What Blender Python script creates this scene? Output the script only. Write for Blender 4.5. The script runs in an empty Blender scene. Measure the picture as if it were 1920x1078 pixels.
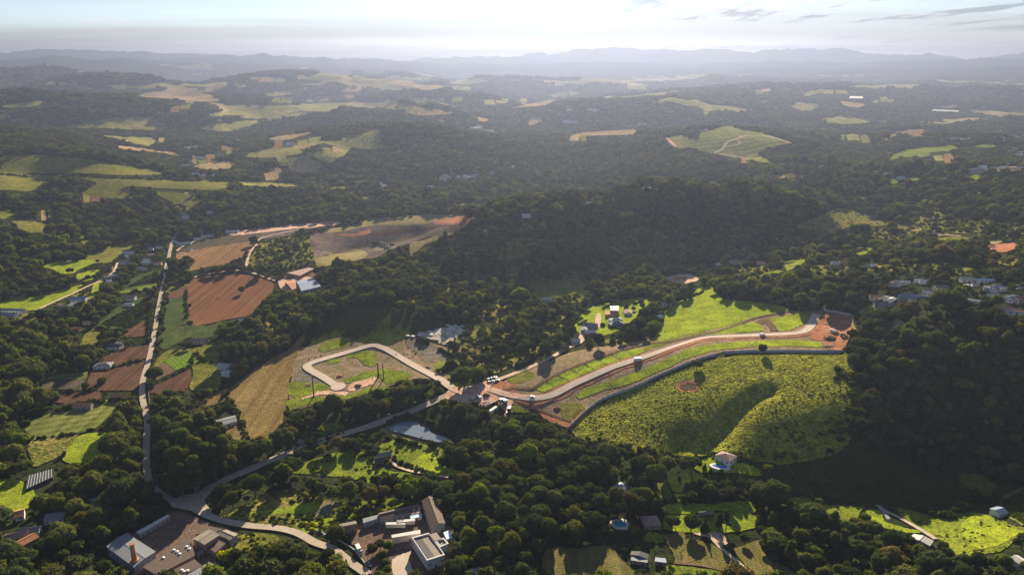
import bpy, bmesh, math, random
import numpy as np
from mathutils import Vector, Matrix
from mathutils.geometry import delaunay_2d_cdt

SC = bpy.context.scene
COL = SC.collection
rnd = random.Random(7)
PI = math.pi

# ------------------------------------------------------------------ camera
CAMZ = 280.0
PITCH = 17.3
FPX = 1371.0                      # focal length in pixels of a 1920 wide picture
cd = bpy.data.cameras.new('camera')
cam = bpy.data.objects.new('camera', cd)
COL.objects.link(cam)
cd.sensor_width = 36.0
cd.lens = 36.0 * FPX / 1920.0
cd.clip_start = 1.0
cd.clip_end = 60000.0
cam.location = (0, 0, CAMZ)
cam.rotation_euler = (math.radians(90 - PITCH), 0, 0)
SC.camera = cam

# ------------------------------------------------------------------ sky, sun, exposure
SUN_EL = 20.5
SUN_AZ = 5.5                      # degrees to the right of the view axis (+Y)
SUN_STRENGTH = 5.0
SKY_STRENGTH = 0.05
EXPOSURE = 1.8
HAZE_DENSITY = 0.000115
HAZE_COLOR = (0.150, 0.178, 0.275)
HAZE_G = 0.53

world = bpy.data.worlds.new('World')
SC.world = world
world.use_nodes = True
wn = world.node_tree.nodes
wl = world.node_tree.links
for n in list(wn):
    wn.remove(n)


def W(t, **k):
    n = wn.new(t)
    for a, b in k.items():
        setattr(n, a, b)
    return n


def wmath(op, a, b=None, c=None, clamp=False):
    n = W('ShaderNodeMath', operation=op, use_clamp=clamp)
    for i, v in enumerate((a, b, c)):
        if v is None:
            continue
        if isinstance(v, (int, float)):
            n.inputs[i].default_value = v
        else:
            wl.new(v, n.inputs[i])
    return n.outputs[0]


sky = W('ShaderNodeTexSky', sky_type='NISHITA')
sky.sun_disc = False
sky.sun_elevation = math.radians(SUN_EL)
sky.sun_rotation = math.radians(SUN_AZ)
sky.altitude = 600.0
sky.air_density = 0.7
sky.dust_density = 0.1
sky.ozone_density = 1.0
tc = W('ShaderNodeTexCoord')
sep = W('ShaderNodeSeparateXYZ')
wl.new(tc.outputs['Generated'], sep.inputs[0])
zz = wmath('ADD', wmath('MAXIMUM', sep.outputs[2], 0.0), 0.035)
cx = wmath('DIVIDE', sep.outputs[0], zz)
cy = wmath('DIVIDE', sep.outputs[1], zz)
cmb = W('ShaderNodeCombineXYZ')
wl.new(cx, cmb.inputs[0])
wl.new(cy, cmb.inputs[1])


def wnoise(sx, sy, detail, rough, off):
    mp = W('ShaderNodeMapping')
    mp.inputs['Scale'].default_value = (sx, sy, 1)
    mp.inputs['Location'].default_value = off
    wl.new(cmb.outputs[0], mp.inputs[0])
    n = W('ShaderNodeTexNoise')
    n.inputs['Scale'].default_value = 1.0
    n.inputs['Detail'].default_value = detail
    n.inputs['Roughness'].default_value = rough
    wl.new(mp.outputs[0], n.inputs['Vector'])
    return n.outputs['Fac']


def wramp(v, lo, hi):
    m = W('ShaderNodeMapRange', interpolation_type='SMOOTHSTEP')
    m.inputs['From Min'].default_value = lo
    m.inputs['From Max'].default_value = hi
    wl.new(v, m.inputs['Value'])
    return m.outputs[0]


sunv = Vector((math.sin(math.radians(SUN_AZ)) * math.cos(math.radians(SUN_EL)),
               math.cos(math.radians(SUN_AZ)) * math.cos(math.radians(SUN_EL)),
               math.sin(math.radians(SUN_EL))))
dt = W('ShaderNodeVectorMath', operation='DOT_PRODUCT')
wl.new(tc.outputs['Generated'], dt.inputs[0])
dt.inputs[1].default_value = sunv
dotv = wmath('MAXIMUM', dt.outputs['Value'], 0.0)
glow = wmath('POWER', dotv, 22.0)
CLOUD_BASE = 2.4
CLOUD_GLOW = 0.8
CLOUD_TAU = 0.075
cb = wmath('ADD', wmath('MULTIPLY', glow, CLOUD_GLOW), CLOUD_BASE)
ccol = W('ShaderNodeVectorMath', operation='SCALE')
ccol.inputs[0].default_value = (1.0, 0.90, 0.79)
wl.new(cb, ccol.inputs['Scale'])
sn = wramp(wnoise(0.06, 0.20, 6, 0.5, (3.1, 1.7, 0)), 0.25, 0.75)
# a thin veil of cloud: the flatter one looks through it, the denser it gets
tau = wmath('DIVIDE', wmath('ADD', wmath('MULTIPLY', sn, CLOUD_TAU), CLOUD_TAU * 0.25), wmath('ADD', wmath('MAXIMUM', sep.outputs[2], 0.0), 0.03))
sheet = wmath('SUBTRACT', 1.0, wmath('POWER', 2.71828, wmath('MULTIPLY', tau, -1.0)))
mix1 = W('ShaderNodeMix', data_type='RGBA')
wl.new(sheet, mix1.inputs['Factor'])
wl.new(sky.outputs[0], mix1.inputs['A'])
wl.new(ccol.outputs[0], mix1.inputs['B'])
# small grey broken clouds
gcl = wramp(wnoise(1.5, 0.42, 9, 0.6, (8.3, 5.2, 2)), 0.50, 0.62)
gmask = wramp(wnoise(0.12, 0.16, 2, 0.5, (1.35, 2.1, 4)), 0.40, 0.56)
gf = wmath('MULTIPLY', wmath('MULTIPLY', wmath('MULTIPLY', gcl, gmask), wramp(sep.outputs[0], 0.08, 0.2)), 0.6)
gcol = W('ShaderNodeVectorMath', operation='SCALE')
gcol.inputs[0].default_value = (0.80, 0.82, 0.86)
wl.new(wmath('MULTIPLY', cb, 0.42), gcol.inputs['Scale'])
mix2 = W('ShaderNodeMix', data_type='RGBA')
wl.new(gf, mix2.inputs['Factor'])
wl.new(mix1.outputs['Result'], mix2.inputs['A'])
wl.new(gcol.outputs[0], mix2.inputs['B'])
bg = W('ShaderNodeBackground')
bg.inputs['Strength'].default_value = SKY_STRENGTH
wl.new(mix2.outputs['Result'], bg.inputs['Color'])
wo = W('ShaderNodeOutputWorld')
wl.new(bg.outputs[0], wo.inputs['Surface'])

sd = bpy.data.lights.new('sun', 'SUN')
sd.energy = SUN_STRENGTH
sd.angle = math.radians(0.5)
sd.color = (1.0, 0.86, 0.62)
sun = bpy.data.objects.new('sun', sd)
COL.objects.link(sun)
sun.rotation_euler = (-sunv).to_track_quat('-Z', 'Y').to_euler()

SC.view_settings.view_transform = 'Standard'
SC.view_settings.look = 'None'
SC.view_settings.exposure = EXPOSURE
SC.view_settings.gamma = 1.0
SC.view_settings.use_curve_mapping = False
SC.render.engine = 'CYCLES'
SC.cycles.use_denoising = True
SC.cycles.max_bounces = 5
SC.cycles.diffuse_bounces = 2
SC.cycles.transmission_bounces = 3
SC.cycles.volume_bounces = 0
SC.cycles.use_adaptive_sampling = False
SC.cycles.sample_clamp_indirect = 4.0

# ------------------------------------------------------------------ numeric helpers


def _hash(ix, iy, seed):
    h = (ix.astype(np.int64) * 374761393 + iy.astype(np.int64) * 668265263 + seed * 974634777) & 0x7fffffff
    h = ((h ^ (h >> 13)) * 1274126177) & 0x7fffffff
    return ((h ^ (h >> 16)) & 0xffff) / 65535.0


def vnoise(x, y, seed=0):
    ix = np.floor(x)
    iy = np.floor(y)
    fx = x - ix
    fy = y - iy
    fx = fx * fx * fx * (fx * (fx * 6 - 15) + 10)
    fy = fy * fy * fy * (fy * (fy * 6 - 15) + 10)
    a = _hash(ix, iy, seed)
    b = _hash(ix + 1, iy, seed)
    c = _hash(ix, iy + 1, seed)
    d = _hash(ix + 1, iy + 1, seed)
    return (a + (b - a) * fx) * (1 - fy) + (c + (d - c) * fx) * fy


def fbm(x, y, oct=4, seed=0, ridged=False):
    s = 0
    amp = 1.0
    t = 0
    for i in range(oct):
        n = vnoise(x * 2 ** i + 17.3 * i, y * 2 ** i - 9.1 * i, seed + i)
        if ridged:
            n = 1 - abs(2 * n - 1)
        s = s + n * amp
        t += amp
        amp *= 0.5
    return s / t


def sstep(x, a, b):
    t = np.clip((x - a) / (b - a), 0, 1)
    return t * t * (3 - 2 * t)


PR = math.radians(PITCH)
CP, SP = math.cos(PR), math.sin(PR)


def pdir(px, py):
    """direction of the photograph's pixel: (azimuth from +Y, slope dz/dhoriz)"""
    u = (np.asarray(px, float) - 960.0) / FPX
    v = (539.0 - np.asarray(py, float)) / FPX
    dy = CP + v * SP
    dz = -SP + v * CP
    hz = np.hypot(u, dy)
    return np.arctan2(u, dy), dz / hz


def to_px(x, y, z):
    x = np.asarray(x, float)
    y = np.asarray(y, float)
    z = np.asarray(z, float) - CAMZ
    f = y * CP - z * SP
    w = y * SP + z * CP
    f = np.where(f < 1, 1, f)
    return 960 + FPX * x / f, 539 - FPX * w / f


# ------------------------------------------------------------------ terrain heights
# control points: photograph pixel (x, y) that shows ground of height z
CPX = [
    (-250, 1078, 4), (0, 1078, 2), (300, 1078, 2), (600, 1078, 3), (900, 1078, 4), (1200, 1078, 1), (1500, 1078, 0), (1900, 1078, 8), (2150, 1078, 14),
    (-200, 950, 2), (0, 950, 0), (300, 930, 0), (450, 960, 0), (600, 930, 1), (760, 960, 3), (880, 930, 7), (1000, 930, 6), (1200, 950, 1), (1330, 960, -2), (1450, 935, -5),
    (1600, 945, -6), (1750, 950, -5), (1900, 960, 3), (2100, 950, 14),
    (-200, 800, 6), (0, 800, 3), (160, 790, 2), (270, 800, 0), (400, 830, 0), (500, 850, 1), (650, 850, 1), (780, 810, 0), (860, 830, 0), (1000, 850, 2), (1100, 860, 2), (1170, 850, 3),
    (1245, 880, 4), (1350, 868, 9), (1300, 885, 3), (1430, 895, 0), (1550, 890, -3), (1700, 900, -5),
    (-200, 650, 14), (0, 650, 9), (150, 660, 5), (280, 650, 4), (420, 700, 4), (520, 700, 5), (600, 700, 7), (700, 655, 10), (640, 640, 11), (560, 665, 8), (840, 720, 8), (900, 740, 8), (720, 740, 5),
    (1000, 748, 10), (1065, 803, 5), (1100, 780, 8), (1000, 770, 6),
    (950, 700, 10), (1000, 680, 13), (1100, 690, 18), (1200, 670, 25), (1300, 650, 30), (1400, 635, 34), (1530, 620, 38), (1580, 655, 39), (1545, 590, 40), (1590, 595, 41),
    (1150, 755, 11), (1150, 800, 8), (1250, 700, 23), (1350, 668, 32), (1500, 668, 37), (1500, 740, 28), (1250, 780, 15), (1350, 760, 21), (1580, 720, 33), (1600, 780, 24),
    (1300, 830, 8), (1400, 825, 12), (1500, 825, 13), (1500, 862, 3), (1600, 840, 8), (1600, 880, -2), (1200, 830, 5),
    (1670, 680, 42), (1680, 760, 24), (1680, 840, 5), (1760, 620, 60), (1760, 700, 41), (1760, 800, 14), (1760, 870, -4), (1900, 620, 72), (1900, 700, 50), (1900, 800, 20), (1900, 880, 0),
    (2100, 700, 60), (2100, 600, 85), (2100, 850, 20),
    (1620, 600, 44), (1700, 560, 62), (1800, 545, 72), (1900, 530, 78), (2100, 500, 85), (1600, 540, 52), (1700, 490, 62), (1850, 480, 72), (1500, 540, 44), (1400, 545, 34), (1300, 560, 24), (1240, 620, 21),
    (1350, 500, 24), (1500, 490, 36),
    (1280, 525, 14), (1100, 545, 8), (1000, 565, 7), (900, 600, 11), (820, 605, 15), (760, 590, 22), (700, 577, 27), (640, 570, 22), (600, 590, 16), (1150, 600, 15), (1060, 640, 12), (960, 640, 9), (860, 640, 9), (780, 640, 10),
    (900, 560, 10), (1000, 530, 9), (800, 540, 22), (640, 530, 14), (1250, 500, 14), (1100, 505, 14),
    (620, 500, 12), (760, 458, 30), (900, 405, 65), (1050, 385, 74), (1250, 362, 87), (1400, 365, 85), (1520, 385, 72), (1000, 450, 43), (1250, 430, 45), (800, 500, 22), (900, 470, 35), (1400, 430, 42), (1450, 465, 26), (1570, 420, 42),
    (1600, 440, 38), (1700, 420, 46), (1850, 400, 62), (1900, 440, 62), (2100, 400, 80), (1800, 460, 58), (1600, 480, 42),
    (100, 520, 12), (-200, 520, 25), (100, 440, 26), (-200, 420, 60), (0, 420, 40), (200, 400, 26), (330, 440, 7), (400, 470, 8), (350, 530, 6), (450, 560, 6), (430, 600, 5), (480, 440, 10), (200, 560, 8), (210, 470, 10),
    (560, 480, 12), (560, 435, 12), (650, 425, 14), (760, 415, 14), (860, 405, 15), (720, 460, 2), (650, 465, 2), (800, 435, 4), (590, 560, 8), (540, 530, 8), (520, 600, 7),
    (0, 330, 66), (-200, 330, 80), (200, 335, 62), (430, 352, 34), (560, 378, 14), (330, 395, 18), (700, 385, 12), (850, 380, 14),
    (0, 291, 92), (-250, 285, 110), (150, 292, 88), (300, 322, 54), (1600, 350, 56), (1500, 340, 58), (1700, 325, 66), (1900, 340, 78), (2100, 330, 90),
    (480, 300, 34), (600, 330, 12), (700, 248, 84), (600, 290, 52), (700, 290, 40), (830, 345, 10), (950, 330, 12), (800, 300, 40), (780, 236, 98), (950, 280, 40), (1050, 300, 20), (1050, 250, 40), (1200, 250, 60),
    (1180, 320, 30), (1300, 300, 50), (1350, 240, 88), (1280, 262, 72), (1460, 262, 82), (1400, 295, 48), (1560, 280, 50), (1600, 240, 74), (1580, 225, 90), (1750, 285, 56), (1850, 270, 66), (1680, 300, 46),
    (1800, 205, 125), (2000, 200, 130), (350, 320, 20), (250, 240, 70), (100, 250, 95), (-200, 240, 130), (300, 290, 26), (420, 260, 40), (450, 240, 58), (60, 240, 100),
    (600, 240, 74), (500, 215, 76), (860, 250, 44), (950, 245, 40),
]
# control points on the far side of crests: photograph column, distance, height
CPD = [(640, 1250, 8), (900, 1320, 12), (1050, 1380, 16), (1250, 1450, 28), (1400, 1420, 34), (1550, 1300, 40), (1250, 1300, 52), (1050, 1230, 42), (900, 1180, 40),
       (100, 1720, 50), (0, 1760, 60), (800, 2600, 60), (700, 2620, 55), (1350, 2600, 55), (960, 120, 6), (-400, 300, 5), (2400, 300, 20), (300, 120, 3), (1600, 120, 3),
       (0, 150, 4), (1900, 180, 6)]


def tps_fit(X, Y, Z, lam=1e-3):
    n = len(X)
    d2 = (X[:, None] - X[None]) ** 2 + (Y[:, None] - Y[None]) ** 2
    K = np.where(d2 > 0, 0.5 * d2 * np.log(np.maximum(d2, 1e-12)), 0) + lam * np.eye(n)
    P = np.stack([np.ones(n), X, Y], 1)
    A = np.zeros((n + 3, n + 3))
    A[:n, :n] = K
    A[:n, n:] = P
    A[n:, :n] = P.T
    return np.linalg.solve(A, np.concatenate([Z, np.zeros(3)]))


_c = np.array(CPX, float)
_az, _sl = pdir(_c[:, 0], _c[:, 1])
_D = (_c[:, 2] - CAMZ) / _sl
_az2, _ = pdir(np.array([c[0] for c in CPD]), 539)
AZC = np.concatenate([_az, _az2])
DC = np.concatenate([_D, np.array([c[1] for c in CPD], float)])
ZC = np.concatenate([_c[:, 2], np.array([c[2] for c in CPD], float)])


def warp(az, r):                      # space in which the heights are interpolated
    return az * 2.6, np.log(r) * 2.2


_X, _Y = warp(AZC, DC)
TPS = tps_fit(_X, _Y, ZC, 2e-3)


def near_h(az, r):
    X, Y = warp(az, r)
    out = TPS[-3] + TPS[-2] * X + TPS[-1] * Y
    sh = out.shape
    out = out.ravel()
    X = X.ravel()
    Y = Y.ravel()
    for i in range(0, len(X), 20000):
        d2 = (X[i:i + 20000, None] - _X[None]) ** 2 + (Y[i:i + 20000, None] - _Y[None]) ** 2
        out[i:i + 20000] += (0.5 * d2 * np.log(np.maximum(d2, 1e-12))) @ TPS[:-3]
    return out.reshape(sh)


# far crests: distance, half depth, crest line in photograph pixels
RIDGES = [
    (12600, 800, [(640, 122), (760, 118), (900, 121), (1040, 117), (1200, 120), (1330, 118), (1480, 122)]),
    (5900, 420, [(1480, 170), (1580, 160), (1680, 157), (1800, 162), (1950, 168)]),
    (5900, 420, [(600, 160), (700, 151), (800, 153), (900, 163)]),
    (4100, 330, [(1240, 196), (1330, 183), (1420, 181), (1520, 190), (1620, 204)]),
    (3900, 330, [(230, 200), (300, 187), (400, 178), (500, 184), (600, 202)]),
    (3300, 420, [(-400, 172), (0, 176), (60, 174), (100, 180), (250, 182), (330, 190), (400, 205), (430, 218)]),
    (3100, 330, [(560, 228), (640, 205), (700, 210), (760, 190), (830, 205), (950, 235)]),
    (3600, 450, [(940, 212), (1000, 200), (1080, 192), (1180, 190), (1260, 182), (1330, 196), (1420, 205), (1520, 216)]),
    (4300, 420, [(680, 185), (760, 172), (830, 166), (900, 175), (960, 190), (990, 200)]),
    (4600, 500, [(1150, 182), (1260, 171), (1360, 168), (1460, 176), (1560, 186), (1680, 196)]),
    (5000, 500, [(60, 160), (150, 142), (210, 142), (300, 146), (360, 152), (420, 156), (460, 165)]),
    (5400, 500, [(380, 160), (470, 140), (520, 136), (600, 137), (640, 142), (720, 150), (800, 160)]),
    (5200, 480, [(1350, 166), (1440, 160), (1560, 163), (1640, 176), (1800, 190)]),
    (6300, 600, [(-300, 132), (0, 134), (60, 130), (130, 135), (200, 146)]),
    (6800, 600, [(860, 160), (900, 147), (960, 146), (1060, 151), (1120, 150), (1200, 158), (1280, 166)]),
    (7600, 600, [(600, 148), (660, 140), (705, 140), (735, 136), (760, 143), (820, 150)]),
    (8000, 700, [(1240, 152), (1340, 142), (1440, 146), (1560, 150), (1640, 156), (1760, 146), (1900, 152), (2100, 150)]),
    (9500, 800, [(-300, 112), (0, 110), (90, 106), (190, 112), (300, 117), (420, 121), (520, 124), (640, 128), (760, 132)]),
    (9800, 800, [(1100, 140), (1220, 136), (1380, 133), (1480, 128), (1600, 132), (1700, 136), (1820, 128), (2100, 122)]),
    (11500, 900, [(300, 116), (420, 106), (470, 103), (540, 106), (640, 112), (720, 117), (860, 124), (1000, 122), (1080, 120), (1180, 120), (1300, 124), (1420, 119), (1500, 117), (1600, 121), (1760, 114), (1920, 112), (2100, 108)]),
    (13000, 900, [(-300, 92), (0, 97), (60, 97), (95, 97), (130, 94), (180, 98), (240, 97), (270, 95), (320, 103), (420, 106), (560, 110), (700, 112)]),
    (14600, 900, [(800, 112), (900, 108), (1000, 103), (1060, 98), (1100, 93), (1150, 90), (1200, 93), (1260, 96), (1300, 93), (1370, 97), (1410, 96), (1450, 95), (1510, 92), (1560, 93), (1590, 95), (1615, 102),
                  (1690, 104), (1740, 103), (1790, 107), (1850, 108), (1920, 103), (2100, 100)]),
]

NA = 760
AZMAX = math.radians(50)
RR = [110.0]
while RR[-1] < 16200:
    r = RR[-1]
    RR.append(r * (1.0078 if r < 1400 else 1.0095 if r < 4000 else 1.012))
RR = np.array(RR)
NR = len(RR)
AZ = np.linspace(-AZMAX, AZMAX, NA)
gr, ga = np.meshgrid(RR, AZ, indexing='ij')
gx = gr * np.sin(ga)
gy = gr * np.cos(ga)
farw = sstep(gr, 2300, 3000)
ZG = np.zeros_like(gr)
m = gr < 3050
zn = near_h(ga[m], gr[m])
ZG[m] = zn
fb = -4 + 56 * sstep(gr, 4500, 12500)
far = fb + 125 * np.maximum(fbm(gx / 1300 + 3.3, gy / 800 + 1.2, 4, 11) - 0.40, -0.12) + 58 * (fbm(gx / 620, gy / 520, 3, 31, True) - 0.5)
for D, hw, pts in RIDGES:
    p = np.array(pts, float)
    a, s = pdir(p[:, 0], p[:, 1])
    crest = CAMZ + D * s
    cz = np.interp(ga, a, crest)
    edge = sstep(ga, a[0] - 0.07, a[0]) * (1 - sstep(ga, a[-1], a[-1] + 0.07))
    Dw = D * (1 + 0.05 * (fbm(ga * 14 + D, ga * 0 + 0.5, 2, int(D)) - 0.5))
    t = np.clip(1 - np.abs(gr - Dw) / (hw * 1.8), 0, 1)
    bell = t * t * (3 - 2 * t) * edge
    rough = (fbm(gx / 420 + D, gy / 420, 5, 5, True) - 0.6) * 0.009 * D
    far = far * (1 - bell) + (cz + rough * (D > 6000)) * bell
ZG = ZG * (1 - farw) + far * farw
nearamp = 1 - sstep(gr, 2000, 3000)
ZG += 1.1 * (fbm(gx / 42, gy / 42, 3, 3) - 0.5) * nearamp
ZG += 16 * (fbm(gx / 260, gy / 260, 4, 8) - 0.5) * sstep(gr, 1150, 1900)


def carve(poly, depth, width):
    """lowers the ground along a line given in photograph pixels"""
    a, s = pdir([p[0] for p in poly], [p[1] for p in poly])
    P = [hit1(p[0], p[1]) for p in poly]
    best = np.full(gx.shape, 1e9)
    for (x0, y0, _), (x1, y1, _) in zip(P[:-1], P[1:]):
        dx, dy = x1 - x0, y1 - y0
        L = dx * dx + dy * dy + 1e-9
        t = np.clip(((gx - x0) * dx + (gy - y0) * dy) / L, 0, 1)
        best = np.minimum(best, np.hypot(gx - x0 - t * dx, gy - y0 - t * dy))
    return -depth * np.exp(-(best / width) ** 2)


LR = np.log(RR)


def height(x, y):
    x = np.asarray(x, float)
    y = np.asarray(y, float)
    r = np.hypot(x, y)
    a = np.arctan2(x, y)
    fi = np.interp(np.log(np.maximum(r, RR[0])), LR, np.arange(NR))
    fj = (a + AZMAX) / (2 * AZMAX) * (NA - 1)
    fi = np.clip(fi, 0, NR - 1.001)
    fj = np.clip(fj, 0, NA - 1.001)
    i = fi.astype(int)
    j = fj.astype(int)
    u = fi - i
    v = fj - j
    return (ZG[i, j] * (1 - u) * (1 - v) + ZG[i + 1, j] * u * (1 - v) + ZG[i, j + 1] * (1 - u) * v + ZG[i + 1, j + 1] * u * v)


def hits(px, py):
    """points of the ground shown by photograph pixels -> N x 3"""
    a, s = pdir(px, py)
    a = np.atleast_1d(a)
    s = np.atleast_1d(s)
    out = np.zeros((len(a), 3))
    for k in range(len(a)):
        fj = np.clip((a[k] + AZMAX) / (2 * AZMAX) * (NA - 1), 0, NA - 1.001)
        j = int(fj)
        v = fj - j
        prof = ZG[:, j] * (1 - v) + ZG[:, j + 1] * v
        d = prof - (CAMZ + RR * s[k])
        w = np.nonzero(d > 0)[0]
        if len(w) == 0:
            r = RR[int(np.argmax(d))]
        elif w[0] == 0:
            r = RR[0]
        else:
            i = w[0]
            t = -d[i - 1] / (d[i] - d[i - 1])
            r = RR[i - 1] + t * (RR[i] - RR[i - 1])
        x, y = r * math.sin(a[k]), r * math.cos(a[k])
        out[k] = (x, y, float(height(x, y)))
    return out


def hit1(px, py):
    return tuple(hits([px], [py])[0])


def at_height(px, py, h, z0=None):
    """point h above the ground (or above z0) that the photograph's pixel shows"""
    a, s = pdir(px, py)
    a = float(a)
    s = float(s)
    if z0 is None:
        x, y, z = hit1(px, py)
        for _ in range(4):
            r = (z + h - CAMZ) / s
            x, y = r * math.sin(a), r * math.cos(a)
            z = float(height(x, y))
        z0 = z
    r = (z0 + h - CAMZ) / s
    return (r * math.sin(a), r * math.cos(a), z0 + h)


ZG += carve([(1322, 838), (1350, 812), (1380, 775), (1420, 742), (1440, 732)], 5.0, 8)
ZG += carve([(1230, 870), (1268, 850), (1300, 822)], 3.0, 10)
ZG += carve([(1288, 725), (1290, 726)], 2.2, 9)
ZG += carve([(1505, 700), (1520, 740), (1530, 780)], 1.6, 7)
ZG += carve([(640, 468), (700, 455), (780, 437)], 9, 26)
ZG += carve([(740, 805), (775, 800), (810, 815)], 1.2, 14)
ZG += carve([(1000, 735), (1100, 688), (1200, 650)], 0.9, 4)
ZG += -carve([(600, 465), (570, 452)], 3.5, 16) - carve([(520, 470), (560, 480)], 3, 14) - carve([(590, 483), (560, 495)], 3, 12)
ZG += -carve([(480, 500), (530, 495)], 2, 10)

# ------------------------------------------------------------------ materials


def new_mat(name):
    m = bpy.data.materials.new(name)
    m.use_nodes = True
    nt = m.node_tree
    for n in list(nt.nodes):
        nt.nodes.remove(n)
    out = nt.nodes.new('ShaderNodeOutputMaterial')
    return m, nt, out


def ground_mat(name, cols, scales=(0.02, 0.15, 0.9), rough=0.95, bump=0.6, bdist=0.6, rows=None, var=(0.62, 1.35)):
    """colour patches from three noises in world coordinates; rows=(angle, period, depth, colour)"""
    m, nt, out = new_mat(name)
    N = nt.nodes
    L = nt.links
    g = N.new('ShaderNodeNewGeometry')
    fs = []
    for i, s in enumerate(scales):
        n = N.new('ShaderNodeTexNoise')
        n.inputs['Scale'].default_value = s
        n.inputs['Detail'].default_value = 5
        n.inputs['Roughness'].default_value = 0.6
        mp = N.new('ShaderNodeMapping')
        mp.inputs['Location'].default_value = (13.7 * i, 5.1 * i + len(name), 2.0 * i)
        L.new(g.outputs['Position'], mp.inputs[0])
        L.new(mp.outputs[0], n.inputs['Vector'])
        mr = N.new('ShaderNodeMapRange')
        mr.interpolation_type = 'SMOOTHSTEP'
        mr.inputs['From Min'].default_value = 0.36
        mr.inputs['From Max'].default_value = 0.64
        L.new(n.outputs['Fac'], mr.inputs['Value'])
        fs.append(mr.outputs[0])
    a = N.new('ShaderNodeMix')
    a.data_type = 'RGBA'
    a.inputs['A'].default_value = (*cols[0], 1)
    a.inputs['B'].default_value = (*cols[1], 1)
    L.new(fs[0], a.inputs['Factor'])
    b = N.new('ShaderNodeMix')
    b.data_type = 'RGBA'
    L.new(a.outputs['Result'], b.inputs['A'])
    b.inputs['B'].default_value = (*cols[2], 1)
    mm = N.new('ShaderNodeMath')
    mm.operation = 'MULTIPLY'
    mm.inputs[1].default_value = 0.75
    L.new(fs[1], mm.inputs[0])
    L.new(mm.outputs[0], b.inputs['Factor'])
    res = b.outputs['Result']
    # fine value variation
    hs = N.new('ShaderNodeHueSaturation')
    mv = N.new('ShaderNodeMapRange')
    mv.inputs['To Min'].default_value = var[0]
    mv.inputs['To Max'].default_value = var[1]
    L.new(fs[2], mv.inputs['Value'])
    L.new(mv.outputs[0], hs.inputs['Value'])
    L.new(res, hs.inputs['Color'])
    res = hs.outputs['Color']
    hgt = fs[2]
    if rows:
        ang, per, depth, col = rows
        mp = N.new('ShaderNodeMapping')
        mp.inputs['Rotation'].default_value = (0, 0, math.radians(ang))
        L.new(g.outputs['Position'], mp.inputs[0])
        wv = N.new('ShaderNodeTexWave')
        wv.wave_type = 'BANDS'
        wv.bands_direction = 'X'
        wv.inputs['Scale'].default_value = 1.0 / per * (2 * PI / 20.0)
        wv.inputs['Distortion'].default_value = 1.2
        wv.inputs['Detail'].default_value = 2
        wv.inputs['Detail Scale'].default_value = 0.15
        L.new(mp.outputs[0], wv.inputs['Vector'])
        c = N.new('ShaderNodeMix')
        c.data_type = 'RGBA'
        L.new(res, c.inputs['A'])
        c.inputs['B'].default_value = (*col, 1)
        k = N.new('ShaderNodeMath')
        k.operation = 'MULTIPLY'
        k.inputs[1].default_value = depth
        L.new(wv.outputs['Fac'], k.inputs[0])
        L.new(k.outputs[0], c.inputs['Factor'])
        res = c.outputs['Result']
        # wide streaks along the rows
        mp2 = N.new('ShaderNodeMapping')
        mp2.inputs['Rotation'].default_value = (0, 0, math.radians(ang))
        mp2.inputs['Scale'].default_value = (0.22, 0.004, 0)
        L.new(g.outputs['Position'], mp2.inputs[0])
        n2 = N.new('ShaderNodeTexNoise')
        n2.inputs['Detail'].default_value = 3
        n2.inputs['Scale'].default_value = 1
        L.new(mp2.outputs[0], n2.inputs['Vector'])
        mv2 = N.new('ShaderNodeMapRange')
        mv2.inputs['From Min'].default_value = 0.3
        mv2.inputs['From Max'].default_value = 0.7
        mv2.inputs['To Min'].default_value = 0.72
        mv2.inputs['To Max'].default_value = 1.28
        L.new(n2.outputs['Fac'], mv2.inputs['Value'])
        h2 = N.new('ShaderNodeHueSaturation')
        L.new(mv2.outputs[0], h2.inputs['Value'])
        L.new(res, h2.inputs['Color'])
        res = h2.outputs['Color']
    p = N.new('ShaderNodeBsdfPrincipled')
    p.inputs['Roughness'].default_value = rough
    p.inputs['Specular IOR Level'].default_value = 0.0
    L.new(res, p.inputs['Base Color'])
    if bump:
        bn = N.new('ShaderNodeTexNoise')
        bn.inputs['Scale'].default_value = scales[2]
        bn.inputs['Detail'].default_value = 4
        L.new(g.outputs['Position'], bn.inputs['Vector'])
        bp = N.new('ShaderNodeBump')
        bp.inputs['Strength'].default_value = bump
        bp.inputs['Distance'].default_value = bdist
        L.new(bn.outputs['Fac'], bp.inputs['Height'])
        L.new(bp.outputs[0], p.inputs['Normal'])
    L.new(p.outputs[0], out.inputs['Surface'])
    return m


def plain_mat(name, col, rough=0.8, var=0.18, scale=0.6, metal=0.0, spec=0.08, line=None):
    m, nt, out = new_mat(name)
    N = nt.nodes
    L = nt.links
    g = N.new('ShaderNodeNewGeometry')
    n = N.new('ShaderNodeTexNoise')
    n.inputs['Scale'].default_value = scale
    n.inputs['Detail'].default_value = 6
    n.inputs['Roughness'].default_value = 0.65
    L.new(g.outputs['Position'], n.inputs['Vector'])
    mv = N.new('ShaderNodeMapRange')
    mv.inputs['From Min'].default_value = 0.3
    mv.inputs['From Max'].default_value = 0.7
    mv.inputs['To Min'].default_value = 1 - var
    mv.inputs['To Max'].default_value = 1 + var
    L.new(n.outputs['Fac'], mv.inputs['Value'])
    h = N.new('ShaderNodeHueSaturation')
    h.inputs['Color'].default_value = (*col, 1)
    L.new(mv.outputs[0], h.inputs['Value'])
    p = N.new('ShaderNodeBsdfPrincipled')
    p.inputs['Roughness'].default_value = rough
    p.inputs['Metallic'].default_value = metal
    p.inputs['Specular IOR Level'].default_value = spec
    L.new(h.outputs[0], p.inputs['Base Color'])
    L.new(p.outputs[0], out.inputs['Surface'])
    return m


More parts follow.
